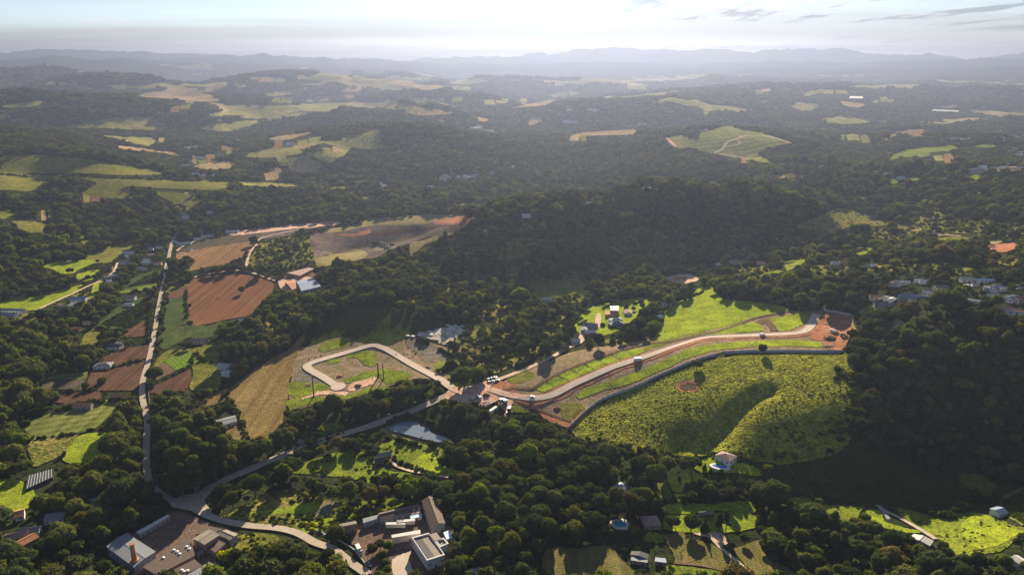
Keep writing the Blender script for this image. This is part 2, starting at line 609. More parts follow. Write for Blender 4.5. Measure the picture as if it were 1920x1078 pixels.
def leaf_mat(name, c1, c2, trans=0.35):
    m, nt, out = new_mat(name)
    N = nt.nodes
    L = nt.links
    oi = N.new('ShaderNodeObjectInfo')
    g = N.new('ShaderNodeNewGeometry')
    n = N.new('ShaderNodeTexNoise')
    n.inputs['Scale'].default_value = 0.75
    n.inputs['Detail'].default_value = 5
    n.inputs['Roughness'].default_value = 0.7
    L.new(g.outputs['Position'], n.inputs['Vector'])
    mx = N.new('ShaderNodeMix')
    mx.data_type = 'RGBA'
    mx.inputs['A'].default_value = (*c1, 1)
    mx.inputs['B'].default_value = (*c2, 1)
    L.new(oi.outputs['Random'], mx.inputs['Factor'])
    mv = N.new('ShaderNodeMapRange')
    mv.inputs['From Min'].default_value = 0.32
    mv.inputs['From Max'].default_value = 0.68
    mv.inputs['To Min'].default_value = 0.55
    mv.inputs['To Max'].default_value = 1.45
    L.new(n.outputs['Fac'], mv.inputs['Value'])
    # second random for brightness
    r2 = N.new('ShaderNodeMath')
    r2.operation = 'FRACT'
    r1 = N.new('ShaderNodeMath')
    r1.operation = 'MULTIPLY'
    r1.inputs[1].default_value = 17.31
    L.new(oi.outputs['Random'], r1.inputs[0])
    L.new(r1.outputs[0], r2.inputs[0])
    mr = N.new('ShaderNodeMapRange')
    mr.inputs['To Min'].default_value = 0.68
    mr.inputs['To Max'].default_value = 1.38
    L.new(r2.outputs[0], mr.inputs['Value'])
    k = N.new('ShaderNodeMath')
    k.operation = 'MULTIPLY'
    L.new(mv.outputs[0], k.inputs[0])
    L.new(mr.outputs[0], k.inputs[1])
    h = N.new('ShaderNodeHueSaturation')
    L.new(mx.outputs['Result'], h.inputs['Color'])
    L.new(k.outputs[0], h.inputs['Value'])
    d = N.new('ShaderNodeBsdfDiffuse')
    L.new(h.outputs[0], d.inputs['Color'])
    bp = N.new('ShaderNodeBump')
    bp.inputs['Strength'].default_value = 0.9
    bp.inputs['Distance'].default_value = 0.8
    L.new(n.outputs['Fac'], bp.inputs['Height'])
    L.new(bp.outputs[0], d.inputs['Normal'])
    t = N.new('ShaderNodeBsdfTranslucent')
    h2 = N.new('ShaderNodeHueSaturation')
    h2.inputs['Hue'].default_value = 0.485
    h2.inputs['Saturation'].default_value = 1.15
    h2.inputs['Value'].default_value = 1.5
    L.new(h.outputs[0], h2.inputs['Color'])
    L.new(h2.outputs[0], t.inputs['Color'])
    ms = N.new('ShaderNodeMixShader')
    ms.inputs[0].default_value = trans
    L.new(d.outputs[0], ms.inputs[1])
    L.new(t.outputs[0], ms.inputs[2])
    L.new(ms.outputs[0], out.inputs['Surface'])
    return m


M = {}
G = ground_mat
M['bright'] = G('bright_meadow_grass', [(0.2, 0.25, 0.02), (0.27, 0.31, 0.022), (0.13, 0.165, 0.018)], (0.012, 0.08, 0.7), bump=0.5)
M['grass'] = G('grass', [(0.14, 0.175, 0.018), (0.2, 0.22, 0.024), (0.085, 0.11, 0.018)], (0.015, 0.10, 0.6), bump=0.7)
M['pasture'] = G('rough_pasture', [(0.18, 0.195, 0.022), (0.26, 0.25, 0.03), (0.1, 0.105, 0.02)], (0.014, 0.12, 0.45), bump=1.0, bdist=1.5)
M['olive'] = G('olive_grass', [(0.13, 0.135, 0.025), (0.19, 0.17, 0.035), (0.08, 0.09, 0.02)], (0.015, 0.12, 0.5), bump=0.8)
M['shade_pasture'] = G('pasture_shade', [(0.03, 0.045, 0.01), (0.042, 0.058, 0.012), (0.02, 0.03, 0.008)], (0.012, 0.08, 0.5), bump=0.6)  # pasture grass with the shade of slope and trees painted in as darker colour
M['scrub'] = G('scrub_ground', [(0.14, 0.145, 0.03), (0.24, 0.19, 0.06), (0.07, 0.08, 0.018)], (0.02, 0.12, 0.4), bump=1.0, bdist=1.2)
M['cleared'] = G('cleared_soil', [(0.29, 0.195, 0.135), (0.22, 0.155, 0.1), (0.14, 0.125, 0.055)], (0.03, 0.12, 0.7), bump=0.8)
M['red'] = G('red_soil', [(0.32, 0.135, 0.07), (0.4, 0.19, 0.11), (0.22, 0.095, 0.055)], (0.03, 0.12, 0.8), bump=0.8)
M['pink'] = G('pale_red_soil', [(0.56, 0.35, 0.25), (0.62, 0.41, 0.3), (0.44, 0.25, 0.17)], (0.03, 0.12, 0.8), bump=0.5)
M['rubble'] = G('grey_rubble', [(0.182, 0.1496, 0.1224), (0.231, 0.1904, 0.1632), (0.098, 0.102, 0.0544)], (0.04, 0.2, 1.2), bump=1.0, bdist=1.0)
M['sand'] = G('pale_sand', [(0.273, 0.2108, 0.11), (0.234, 0.186, 0.088), (0.156, 0.1488, 0.0495)], (0.02, 0.1, 0.6), bump=0.5)
M['quarry'] = G('quarry_floor', [(0.11, 0.085, 0.075), (0.15, 0.11, 0.09), (0.07, 0.06, 0.06)], (0.01, 0.08, 0.5), bump=0.7)
M['plowed'] = G('plowed_soil', [(0.1293, 0.0575, 0.031), (0.1485, 0.07, 0.04), (0.11, 0.05, 0.0275)], (0.012, 0.06, 0.9), rows=(4, 3.2, 0.6, (0.20, 0.105, 0.055)), bump=0.5)
M['harvested'] = G('harvested_field', [(0.186, 0.1073, 0.052), (0.2108, 0.1276, 0.0624), (0.155, 0.087, 0.0442)], (0.012, 0.06, 0.8), rows=(-18, 4.5, 0.4, (0.24, 0.155, 0.08)), bump=0.4)
M['brown'] = G('dark_tilled_soil', [(0.093, 0.0476, 0.0308), (0.1116, 0.056, 0.0364), (0.0682, 0.042, 0.0252)], (0.02, 0.1, 0.9), rows=(-2, 2.0, 0.35, (0.14, 0.08, 0.055)), bump=0.6)
M['fallow'] = G('fallow_soil', [(0.072, 0.06, 0.045), (0.09, 0.072, 0.051), (0.06, 0.06, 0.03)], (0.015, 0.1, 0.8), rows=(10, 6.0, 0.3, (0.11, 0.09, 0.06)), bump=0.5)
M['crop'] = G('green_crop', [(0.055, 0.075, 0.024), (0.075, 0.095, 0.028), (0.035, 0.05, 0.018)], (0.02, 0.1, 0.7), bump=0.8)
M['rowcrop'] = G('row_crop', [(0.09, 0.152, 0.015), (0.108, 0.1805, 0.018), (0.081, 0.1235, 0.018)], (0.02, 0.1, 0.8), rows=(-40, 4.0, 0.55, (0.16, 0.23, 0.04)), bump=0.6)
M['field'] = G('striped_green_field', [(0.105, 0.125, 0.028), (0.14, 0.155, 0.035), (0.075, 0.095, 0.025)], (0.012, 0.08, 0.7), rows=(62, 9.0, 0.55, (0.20, 0.20, 0.06)), bump=0.5)
M['dry'] = G('dry_grass', [(0.19, 0.125, 0.045), (0.235, 0.16, 0.06), (0.12, 0.09, 0.032)], (0.03, 0.2, 0.8), rows=(18, 3.0, 0.35, (0.26, 0.185, 0.075)), bump=1.0, bdist=1.0)
M['stubble'] = G('brown_stubble', [(0.1105, 0.092, 0.0315), (0.1445, 0.112, 0.042), (0.0935, 0.092, 0.0245)], (0.03, 0.15, 0.9), rows=(70, 2.2, 0.35, (0.20, 0.17, 0.07)), bump=0.9)
M['terrace'] = G('terraced_pasture', [(0.19, 0.2, 0.055), (0.24, 0.23, 0.07), (0.13, 0.14, 0.04)], (0.008, 0.05, 0.4), rows=(80, 30.0, 0.5, (0.07, 0.085, 0.03)), bump=0.5)
M['farfield'] = G('far_pasture', [(0.2, 0.19, 0.05), (0.27, 0.24, 0.075), (0.13, 0.13, 0.04)], (0.004, 0.02, 0.15), bump=0.3)
M['fartan'] = G('far_dry_field', [(0.27, 0.1944, 0.0975), (0.315, 0.2232, 0.117), (0.21, 0.1584, 0.0715)], (0.004, 0.02, 0.15), bump=0.3)
M['pave'] = G('block_paving', [(0.5, 0.4, 0.33), (0.53, 0.43, 0.355), (0.46, 0.365, 0.3)], (0.03, 0.2, 1.5), bump=0.2, var=(0.86, 1.12))
M['dirt'] = G('dirt_road', [(0.5, 0.37, 0.27), (0.55, 0.41, 0.3), (0.4, 0.28, 0.2)], (0.03, 0.2, 1.2), bump=0.3, var=(0.86, 1.12))
M['asphalt'] = G('worn_asphalt', [(0.38, 0.31, 0.25), (0.42, 0.345, 0.28), (0.33, 0.27, 0.215)], (0.03, 0.2, 1.5), bump=0.2, var=(0.86, 1.12))
M['yard'] = G('factory_yard', [(0.14, 0.095, 0.073), (0.165, 0.11, 0.085), (0.11, 0.075, 0.058)], (0.04, 0.2, 1.0), bump=0.3)
M['track'] = G('dark_track', [(0.13, 0.085, 0.055), (0.16, 0.10, 0.07), (0.10, 0.08, 0.045)], (0.05, 0.2, 1.0), bump=0.5)
M['sun_pale'] = G('sun_pale_ground', [(0.48, 0.42, 0.36), (0.58, 0.52, 0.45), (0.26, 0.2, 0.14)], (0.03, 0.12, 0.8), bump=0.5)  # light ground, its colour paled further to stand for sunshine on it
M['kerb'] = plain_mat('concrete_kerb', (0.42, 0.38, 0.33), 0.9)

# natural ground under the woods; far away it carries pastures between the woods
m, nt, out = new_mat('natural_ground')
N = nt.nodes
L = nt.links
g = N.new('ShaderNodeNewGeometry')


def tn(scale, detail=5, rough=0.6, off=0.0):
    n = N.new('ShaderNodeTexNoise')
    n.inputs['Scale'].default_value = scale
    n.inputs['Detail'].default_value = detail
    n.inputs['Roughness'].default_value = rough
    mp = N.new('ShaderNodeMapping')
    mp.inputs['Location'].default_value = (off, off * 0.7, off)
    L.new(g.outputs['Position'], mp.inputs[0])
    L.new(mp.outputs[0], n.inputs['Vector'])
    return n.outputs['Fac']


def rng(v, a, b, c=0.0, d=1.0):
    mr = N.new('ShaderNodeMapRange')
    mr.inputs['From Min'].default_value = a
    mr.inputs['From Max'].default_value = b
    mr.inputs['To Min'].default_value = c
    mr.inputs['To Max'].default_value = d
    L.new(v, mr.inputs['Value'])
    return mr.outputs[0]


def mixc(f, a, b):
    x = N.new('ShaderNodeMix')
    x.data_type = 'RGBA'
    for v, s in ((a, 'A'), (b, 'B')):
        if isinstance(v, tuple):
            x.inputs[s].default_value = (*v, 1)
        else:
            L.new(v, x.inputs[s])
    L.new(f, x.inputs['Factor'])
    return x.outputs['Result']


woods_c = mixc(rng(tn(0.03), 0.38, 0.62), (0.026, 0.036, 0.014), (0.055, 0.065, 0.022))
woods_c = mixc(rng(tn(0.35, 6, 0.7, 9.0), 0.35, 0.7), woods_c, (0.012, 0.016, 0.008))
att = N.new('ShaderNodeAttribute')
att.attribute_name = 'open_land'
open_c = mixc(rng(tn(0.0022, 4, 0.5, 4.0), 0.40, 0.60), (0.19, 0.18, 0.065), (0.33, 0.25, 0.13))
edge = N.new('ShaderNodeMath')
edge.operation = 'ADD'
L.new(att.outputs['Fac'], edge.inputs[0])
L.new(rng(tn(0.006, 5, 0.7, 2.0), 0.0, 1.0, -0.35, 0.35), edge.inputs[1])
full = mixc(rng(edge.outputs[0], 0.47, 0.53), woods_c, open_c)
p = N.new('ShaderNodeBsdfPrincipled')
p.inputs['Roughness'].default_value = 1.0
p.inputs['Specular IOR Level'].default_value = 0.0
L.new(full, p.inputs['Base Color'])
bp = N.new('ShaderNodeBump')
bp.inputs['Strength'].default_value = 1.0
bp.inputs['Distance'].default_value = 3.0
L.new(tn(0.09, 6, 0.65), bp.inputs['Height'])
L.new(bp.outputs[0], p.inputs['Normal'])
L.new(p.outputs[0], out.inputs['Surface'])
M['ground'] = m

# ------------------------------------------------------------------ terrain sheet


def mesh_obj(name, verts, faces, mats, parent=None, smooth=False, fm=None, loc=None):
    me = bpy.data.meshes.new(name)
    me.from_pydata(verts if isinstance(verts, list) else verts.tolist(), [], faces if isinstance(faces, list) else faces.tolist())
    for q in (mats if isinstance(mats, (list, tuple)) else [mats]):
        me.materials.append(q)
    if fm is not None:
        me.polygons.foreach_set('material_index', fm)
    if smooth:
        me.polygons.foreach_set('use_smooth', [True] * len(me.polygons))
    me.update()
    o = bpy.data.objects.new(name, me)
    COL.objects.link(o)
    if parent is not None:
        o.parent = parent
    if loc is not None:
        o.location = loc
    return o


def grid_mesh(name, X, Y, Z, mat):
    nr, na = X.shape
    co = np.stack([X, Y, Z], -1).reshape(-1, 3).astype(np.float32)
    idx = np.arange(nr * na).reshape(nr, na)
    q = np.stack([idx[:-1, :-1], idx[:-1, 1:], idx[1:, 1:], idx[1:, :-1]], -1).reshape(-1, 4)
    me = bpy.data.meshes.new(name)
    me.vertices.add(len(co))
    me.vertices.foreach_set('co', co.ravel())
    me.loops.add(q.size)
    me.loops.foreach_set('vertex_index', q.ravel().astype(np.int32))
    me.polygons.add(len(q))
    me.polygons.foreach_set('loop_start', np.arange(0, q.size, 4, dtype=np.int32))
    me.polygons.foreach_set('loop_total', np.full(len(q), 4, np.int32))
    me.polygons.foreach_set('use_smooth', np.ones(len(q), bool))
    me.materials.append(mat)
    me.update()
    me.validate()
    o = bpy.data.objects.new(name, me)
    COL.objects.link(o)
    return o


# fine relief of far woods so that their outlines are uneven
ZG += 9 * (fbm(gx / 70, gy / 70, 3, 77) - 0.5) * sstep(gr, 2600, 5000)
ter = grid_mesh('ground', gx, gy, ZG, M['ground'])
ter['kind'] = 'structure'
openv = fbm(gx / 900 + 40, gy / 650, 4, 51) - 0.5 + 0.5
openv = 0.5 + (openv - 0.585 + 0.02 * np.clip(ga * 2, -1, 1)) * 3.2
openv = np.where(gr < 3000, 0.0, np.clip(openv, 0, 0.85) * sstep(gr, 3000, 3600) * (1 - 0.75 * sstep(gr, 7500, 10500)))
at = ter.data.attributes.new('open_land', 'FLOAT', 'POINT')
at.data.foreach_set('value', openv.ravel().astype(np.float32))

# ------------------------------------------------------------------ helpers for draped ground sheets
MW, MH = 960, 539
OPEN = np.zeros((MH, MW), np.uint8)        # half-size picture of where no wood grows: 1 = open, 2 = sparse scrub
OFFS = {'A0': (0, 0), 'A1': (640, 0), 'A2': (1280, 0), 'B0': (0, 360), 'B1': (640, 360), 'B2': (1280, 360), 'C0': (0, 718), 'C1': (640, 718), 'C2': (1280, 718)}
ZO = {'z1': (180, 900, 6.0), 'z2': (580, 900, 6.0), 'z3': (1080, 820, 5.9875), 'z4': (800, 680, 5.9875), 'z5': (0, 820, 5.9875), 'z6': (1600, 480, 5.9875), 'z7': (1000, 540, 5.9875), 'z8': (540, 620, 5.9875)}


def full_px(t, pts):
    if t in OFFS:
        ox, oy = OFFS[t]
        k = 2.994
    elif t in ZO:
        ox, oy, k = ZO[t]
    else:
        return [(float(a), float(b)) for a, b in pts]
    return [(ox + a / k, oy + b / k) for a, b in pts]


def inside(px, py, poly):
    n = len(poly)
    res = np.zeros(np.shape(px), bool)
    x0, y0 = poly[-1]
    for x1, y1 in poly:
        c = ((y0 > py) != (y1 > py))
        if y0 != y1:
            res ^= c & (px < (x1 - x0) * (py - y0) / (y1 - y0) + x0)
        x0, y0 = x1, y1
    return res


def mark(poly, val):
    xs = [p[0] / 2 for p in poly]
    ys = [p[1] / 2 for p in poly]
    x0, x1 = max(0, int(min(xs)) - 1), min(MW, int(max(xs)) + 2)
    y0, y1 = max(0, int(min(ys)) - 1), min(MH, int(max(ys)) + 2)
    if x1 <= x0 or y1 <= y0:
        return
    yy, xx = np.mgrid[y0:y1, x0:x1]
    w = inside(xx + 0.5, yy + 0.5, list(zip(xs, ys)))
    sub = OPEN[y0:y1, x0:x1]
    if val == 2:
        sub[w & (sub != 1)] = 2
    else:
        sub[w] = val


def smooth_closed(p, n=5):
    p = np.array(p, float)
    out = []
    k = len(p)
    for i in range(k):
        a, b, c, d = p[i - 1], p[i], p[(i + 1) % k], p[(i + 2) % k]
        for t in np.linspace(0, 1, n, endpoint=False):
            out.append(0.5 * ((2 * b) + (-a + c) * t + (2 * a - 5 * b + 4 * c - d) * t * t + (-a + 3 * b - 3 * c + d) * t ** 3))
    return [tuple(q) for q in out]


def smooth_open(p, n=6):
    p = np.array(p, float)
    p = np.vstack([2 * p[0] - p[1], p, 2 * p[-1] - p[-2]])
    out = []
    for i in range(1, len(p) - 2):
        a, b, c, d = p[i - 1], p[i], p[i + 1], p[i + 2]
        for t in np.linspace(0, 1, n, endpoint=False):
            out.append(0.5 * ((2 * b) + (-a + c) * t + (2 * a - 5 * b + 4 * c - d) * t * t + (-a + 3 * b - 3 * c + d) * t ** 3))
    out.append(p[-2])
    return [tuple(q) for q in out]


def densify(p, step):
    out = []
    for i in range(len(p)):
        a, b = p[i], p[(i + 1) % len(p)]
        L_ = math.hypot(b[0] - a[0], b[1] - a[1])
        k = max(1, int(L_ / step))
        for j in range(k):
            out.append((a[0] + (b[0] - a[0]) * j / k, a[1] + (b[1] - a[1]) * j / k))
    return out


SHEETS = []


def drape(name, wp, mat, level):
    """closed outline in world XY -> sheet lying on the ground, level steps above it"""
    wp = [tuple(q) for q in wp]
    x = np.array([q[0] for q in wp])
    y = np.array([q[1] for q in wp])
    r = np.hypot(x, y)
    a = np.arctan2(x, y)
    i0, i1 = np.searchsorted(RR, r.min()), np.searchsorted(RR, r.max())
    j0 = int((a.min() + AZMAX) / (2 * AZMAX) * (NA - 1))
    j1 = int((a.max() + AZMAX) / (2 * AZMAX) * (NA - 1)) + 2
    sub = (slice(max(0, i0 - 1), i1 + 1), slice(max(0, j0), j1))
    X, Y = gx[sub].ravel(), gy[sub].ravel()
    w = inside(X, Y, wp)
    X, Y = X[w], Y[w]
    if len(X):
        # not too near the outline
        if len(X) * len(x) < 4e7:
            dmin = np.full(len(X), 1e9)
            for k in range(len(x)):
                dmin = np.minimum(dmin, (X - x[k]) ** 2 + (Y - y[k]) ** 2)
            keep = dmin > (0.0008 * r.mean()) ** 2
            X, Y = X[keep], Y[keep]
    ox, oy = x.mean(), y.mean()
    vs = [Vector((q[0] - ox, q[1] - oy)) for q in wp] + [Vector((u - ox, v - oy)) for u, v in zip(X, Y)]
    nb = len(wp)
    res = delaunay_2d_cdt(vs, [(i, (i + 1) % nb) for i in range(nb)], [list(range(nb))], 1, 1e-4)
    vx = np.array([[v[0] + ox, v[1] + oy] for v in res[0]])
    if len(vx) == 0 or len(res[2]) == 0:
        print('EMPTY SHEET', name)
        return None
    rr = np.hypot(vx[:, 0], vx[:, 1])
    z = height(vx[:, 0], vx[:, 1]) + 0.10 + 0.14 * level + rr * 0.00035 + np.maximum(rr - 1500, 0) * 0.0006
    co = np.column_stack([vx, z])
    fs = []
    for f in res[2]:
        p0, p1, p2 = (co[k] for k in f[:3])
        cr = (p1[0] - p0[0]) * (p2[1] - p0[1]) - (p1[1] - p0[1]) * (p2[0] - p0[0])
        fs.append(list(f) if cr > 0 else list(f)[::-1])
    o = mesh_obj(name, co, fs, M[mat] if isinstance(mat, str) else mat, smooth=True)
    o['kind'] = 'structure'
    SHEETS.append(o)
    return o


def sheet(t, name, mat, pts, level=1, smooth=True, rough=1.0, mk=1):
    p = full_px(t, pts)
    ym = sum(q[1] for q in p) / len(p)
    if smooth:
        p = smooth_closed(p)
    step = 5 if ym > 400 else 3
    p = densify(p, step)
    if mk:
        mark(p, mk)
    if rough:
        k = rough * (1.0 if ym > 600 else 0.6 if ym > 350 else 0.45)
        ph = rnd.uniform(0, 50)
        u_ = np.arange(len(p)) * 0.35 + ph
        wx = (fbm(u_, u_ * 0 + 3.3, 3, 9) - 0.5) * 5.0 * k
        wy = (fbm(u_, u_ * 0 + 9.3, 3, 19) - 0.5) * 3.5 * k
        p = [(a + k * rnd.uniform(-1, 1) + wx[i_], b + k * 0.7 * rnd.uniform(-1, 1) + wy[i_]) for i_, (a, b) in enumerate(p)]
    h = hits([q[0] for q in p], [q[1] for q in p])
    # drop repeated points
    w = [h[0][:2]]
    for q in h[1:]:
        if math.hypot(q[0] - w[-1][0], q[1] - w[-1][1]) > 0.3:
            w.append(q[:2])
    return drape(name, w, mat, level)


def road(t, name, mat, pts, width, level=3, mk=1, smooth=True, kerb=None, taper=None):
    p = full_px(t, pts)
    if smooth:
        p = smooth_open(p)
    h = hits([q[0] for q in p], [q[1] for q in p])[:, :2]
    # resample
    seg = np.hypot(*np.diff(h, axis=0).T)
    s = np.concatenate([[0], np.cumsum(seg)])
    n = max(3, int(s[-1] / (2.5 if h[:, 1].mean() < 1200 else 12)))
    u = np.linspace(0, s[-1], n)
    x = np.interp(u, s, h[:, 0])
    y = np.interp(u, s, h[:, 1])
    k = np.array([1, 2, 3, 2, 1]) / 9.0
    if n > 12:
        xe = np.pad(x, 2, 'edge')
        ye = np.pad(y, 2, 'edge')
        x[2:-2] = np.convolve(xe, k, 'same')[4:-4]
        y[2:-2] = np.convolve(ye, k, 'same')[4:-4]
    dx, dy = np.gradient(x), np.gradient(y)
    l_ = np.hypot(dx, dy) + 1e-9
    nx, ny = -dy / l_, dx / l_
    wd = np.full(n, width / 2.0)
    if taper:
        wd = wd * np.interp(np.linspace(0, 1, n), [q[0] for q in taper], [q[1] for q in taper])
    wob = 1 + (0.10 if mat in ('dirt', 'track', 'red', 'pink') else 0.01) * (vnoise(u / 6, u * 0 + len(name), 5) - 0.5) * 2
    offs = np.linspace(-1, 1, 7)
    V = []
    for o_ in offs:
        V.append(np.column_stack([x + nx * wd * o_ * wob, y + ny * wd * o_ * wob]))
    V = np.stack(V, 1)
    rr = np.hypot(V[..., 0], V[..., 1])
    zc = height(V[..., 0], V[..., 1])
    z = zc + 0.10 + 0.14 * level + rr * 0.0004
    co = np.concatenate([V, z[..., None]], -1).reshape(-1, 3)
    F = []
    for i in range(n - 1):
        for j in range(6):
            F.append([i * 7 + j, (i + 1) * 7 + j, (i + 1) * 7 + j + 1, i * 7 + j + 1][::-1])
    o = mesh_obj(name, co, F, M[mat], smooth=True)
    o['kind'] = 'structure'
    if mk:
        L0 = np.column_stack(to_px(x + nx * wd, y + ny * wd, zc[:, 3]))
        R0 = np.column_stack(to_px(x - nx * wd, y - ny * wd, zc[:, 3]))
        q = [tuple(v) for v in L0] + [tuple(v) for v in R0[::-1]]
        mark(q, mk)
    if kerb:
        for sgn in (-1, 1):
            kv, kf = [], []
            for i in range(n):
                bx, by = x[i] + nx[i] * sgn * wd[i], y[i] + ny[i] * sgn * wd[i]
                ex, ey = bx + nx[i] * sgn * kerb, by + ny[i] * sgn * kerb
                z0 = z[i, 3]
                kv += [(bx, by, z0 - 0.3), (bx, by, z0 + 0.14), (ex, ey, z0 + 0.14), (ex, ey, z0 - 0.5)]
            for i in range(n - 1):
                for j in range(3):
                    kf.append([i * 4 + j, i * 4 + j + 1, (i + 1) * 4 + j + 1, (i + 1) * 4 + j])
            ko = mesh_obj('kerb', kv, kf, M['kerb'])
            ko['kind'] = 'structure'
            ko.parent = o
    return np.column_stack([x, y]), np.column_stack([nx, ny])

# ------------------------------------------------------------------ fields, meadows and bare ground
S = sheet
# -- far hills (left)
S('A0', 'hill_pasture', 'olive', [(0, 880), (180, 870), (330, 880), (500, 900), (700, 930), (800, 950), (930, 972), (860, 985), (650, 985), (450, 975), (200, 978), (0, 978), (-60, 930)])
S('A0', 'hill_pasture', 'olive', [(-60, 985), (250, 985), (600, 1000), (1000, 1015), (1280, 1022), (1290, 1050), (1200, 1070), (900, 1060), (720, 1050), (640, 1085), (480, 1082), (540, 1030), (400, 1000), (270, 1010), (180, 1075), (60, 1070), (-60, 1060)])
S('A0', 'hill_pasture', 'farfield', [(1340, 1025), (1500, 1028), (1670, 1035), (1640, 1050), (1400, 1045)])
for q in [
    [(360, 715), (480, 690), (610, 670), (700, 658), (820, 655), (900, 665), (935, 715), (925, 735), (700, 730), (600, 725), (400, 725)],
    [(0, 600), (120, 580), (240, 570), (250, 585), (170, 605), (60, 610)],
    [(0, 640), (50, 645), (45, 665), (0, 675)],
    [(380, 480), (450, 480), (530, 500), (500, 512)],
    [(610, 478), (700, 490), (710, 507), (650, 505)],
    [(760, 495), (870, 475), (880, 487), (800, 502)],
    [(1130, 720), (1300, 690), (1445, 680), (1440, 695), (1370, 720), (1300, 740), (1200, 738)],
    [(1160, 650), (1230, 635), (1400, 610), (1600, 595), (1916, 580), (1916, 605), (1830, 632), (1680, 632), (1600, 650), (1480, 670), (1430, 670), (1450, 650), (1300, 652), (1200, 660)],
    [(0, 450), (70, 455), (80, 490), (20, 500), (0, 490)],
    [(80, 480), (140, 475), (120, 500)],
    [(520, 760), (700, 770), (860, 780), (850, 820), (780, 815), (640, 780)],
    [(1570, 920), (1720, 875), (1740, 890), (1620, 935)],
    [(1370, 870), (1500, 840), (1640, 830), (1700, 860), (1600, 880), (1480, 890), (1400, 885)],
    [(1720, 860), (1916, 850), (1916, 880), (1850, 920), (1800, 900)],
    [(1800, 795), (1916, 790), (1916, 820), (1830, 812)],
    [(1480, 530), (1620, 510), (1740, 495), (1620, 532), (1550, 545)],
]:
    S('A0', 'far_pasture', 'farfield', q)
for q in [
    [(790, 535), (950, 505), (1100, 500), (1095, 515), (1050, 530), (1000, 555), (850, 552)],
    [(1000, 550), (1100, 530), (1210, 545), (1220, 572), (1050, 572)],
    [(1680, 480), (1800, 468), (1850, 430), (1880, 420), (1830, 475), (1800, 488)],
    [(640, 820), (800, 835), (1000, 860), (1030, 882), (900, 862), (700, 842)],
    [(1640, 825), (1770, 805), (1780, 815), (1720, 842)],
    [(1620, 935), (1740, 900), (1810, 940), (1760, 975), (1660, 965)],
    [(1480, 960), (1520, 945), (1575, 950), (1570, 1000), (1500, 1015), (1485, 990)],
    [(1500, 780), (1750, 743), (1700, 765), (1600, 790)],
    [(1090, 935), (1200, 915), (1300, 910), (1300, 945), (1180, 955)],
]:
    S('A0', 'far_dry_field', 'fartan', q)
# patchwork of fields on the far slopes
FR = random.Random(31)
for (cx_, cy_, n_, sx_) in [(430, 165, 4, 22), (520, 152, 4, 24), (600, 145, 4, 22), (700, 150, 5, 24), (770, 150, 4, 20), (820, 190, 5, 18), (740, 205, 4, 18), (560, 190, 4, 24), (640, 185, 4, 24), (480, 218, 4, 20), (250, 165, 3, 20),
        (120, 158, 3, 20), (330, 205, 3, 18), (930, 195, 3, 16), (1000, 190, 3, 16), (1060, 178, 3, 18), (1180, 165, 3, 18), (1440, 170, 3, 18), (1560, 175, 3, 18), (1660, 190, 3, 16), (1500, 200, 3, 18), (860, 168, 3, 16),
        (560, 268, 4, 22), (620, 285, 4, 22), (540, 300, 4, 18), (420, 282, 3, 16), (380, 300, 3, 14), (300, 262, 3, 16), (1700, 250, 3, 18), (1600, 262, 3, 18), (1760, 300, 3, 18), (1380, 300, 3, 12), (1080, 262, 3, 14), (180, 372, 3, 16), (340, 372, 3, 12), (90, 405, 2, 14)]:
    x0_ = cx_ - sx_ * n_ / 2
    tilt = FR.uniform(-0.12, 0.12)
    for k_ in range(n_):
        w_ = sx_ * FR.uniform(0.6, 1.3)
        h_ = FR.uniform(4.5, 9.0) * (1.0 + max(0, cy_ - 180) / 120)
        y_ = cy_ + tilt * (x0_ - cx_) + FR.uniform(-2.5, 2.5)
        sk = FR.uniform(-5, 5)
        if FR.random() < 0.85:
            S('', 'far_field', FR.choice(['farfield', 'fartan', 'farfield', 'olive', 'terrace', 'harvested']), [(x0_, y_ - h_ / 2), (x0_ + w_ * 0.5, y_ - h_ * 0.62), (x0_ + w_, y_ - h_ / 2 + tilt * w_), (x0_ + w_ + sk, y_ + h_ / 2 + tilt * w_), (x0_ + w_ * 0.5 + sk, y_ + h_ * 0.42), (x0_ + sk, y_ + h_ / 2)], 1, smooth=False, rough=0.8)
            mark([(x0_ - 2, y_ - h_ / 2 - 3), (x0_ + w_ + 2, y_ - h_ / 2 + tilt * w_ - 3), (x0_ + w_ + sk + 2, y_ + h_ / 2 + tilt * w_ + 3), (x0_ + sk - 2, y_ + h_ / 2 + 3)], 1)
        x0_ += w_ + FR.uniform(0.5, 3)
# -- far hills (middle)
S('A1', 'hill_pasture', 'farfield', [(0, 780), (100, 755), (180, 728), (215, 735), (230, 830), (120, 840), (60, 832), (0, 885)])
for q in [
    [(230, 590), (260, 565), (350, 580), (320, 602), (250, 605)],
    [(365, 632), (380, 590), (440, 610), (560, 620), (630, 640), (500, 652), (440, 652), (370, 637)],
    [(510, 560), (600, 590), (730, 630), (650, 617), (540, 582)],
    [(390, 557), (475, 550), (470, 570), (390, 567)],
    [(750, 660), (820, 670), (820, 687), (760, 678)],
    [(510, 668), (585, 680), (580, 692)],
    [(40, 455), (190, 450), (160, 466)],
    [(270, 480), (310, 450), (410, 465), (370, 490), (270, 490)],
    [(430, 510), (480, 485), (610, 485), (510, 507)],
    [(0, 500), (100, 495), (115, 515), (0, 520)],
    [(940, 610), (1060, 590), (1170, 560), (1200, 575), (1130, 597), (1000, 607)],
    [(1260, 605), (1305, 600), (1305, 625), (1270, 630)],
    [(1045, 680), (1120, 670), (1120, 690), (1060, 705)],
    [(1320, 770), (1350, 745), (1550, 735), (1650, 728), (1650, 757), (1500, 762), (1400, 767)],
]:
    S('A1', 'far_dry_field', 'fartan', q)
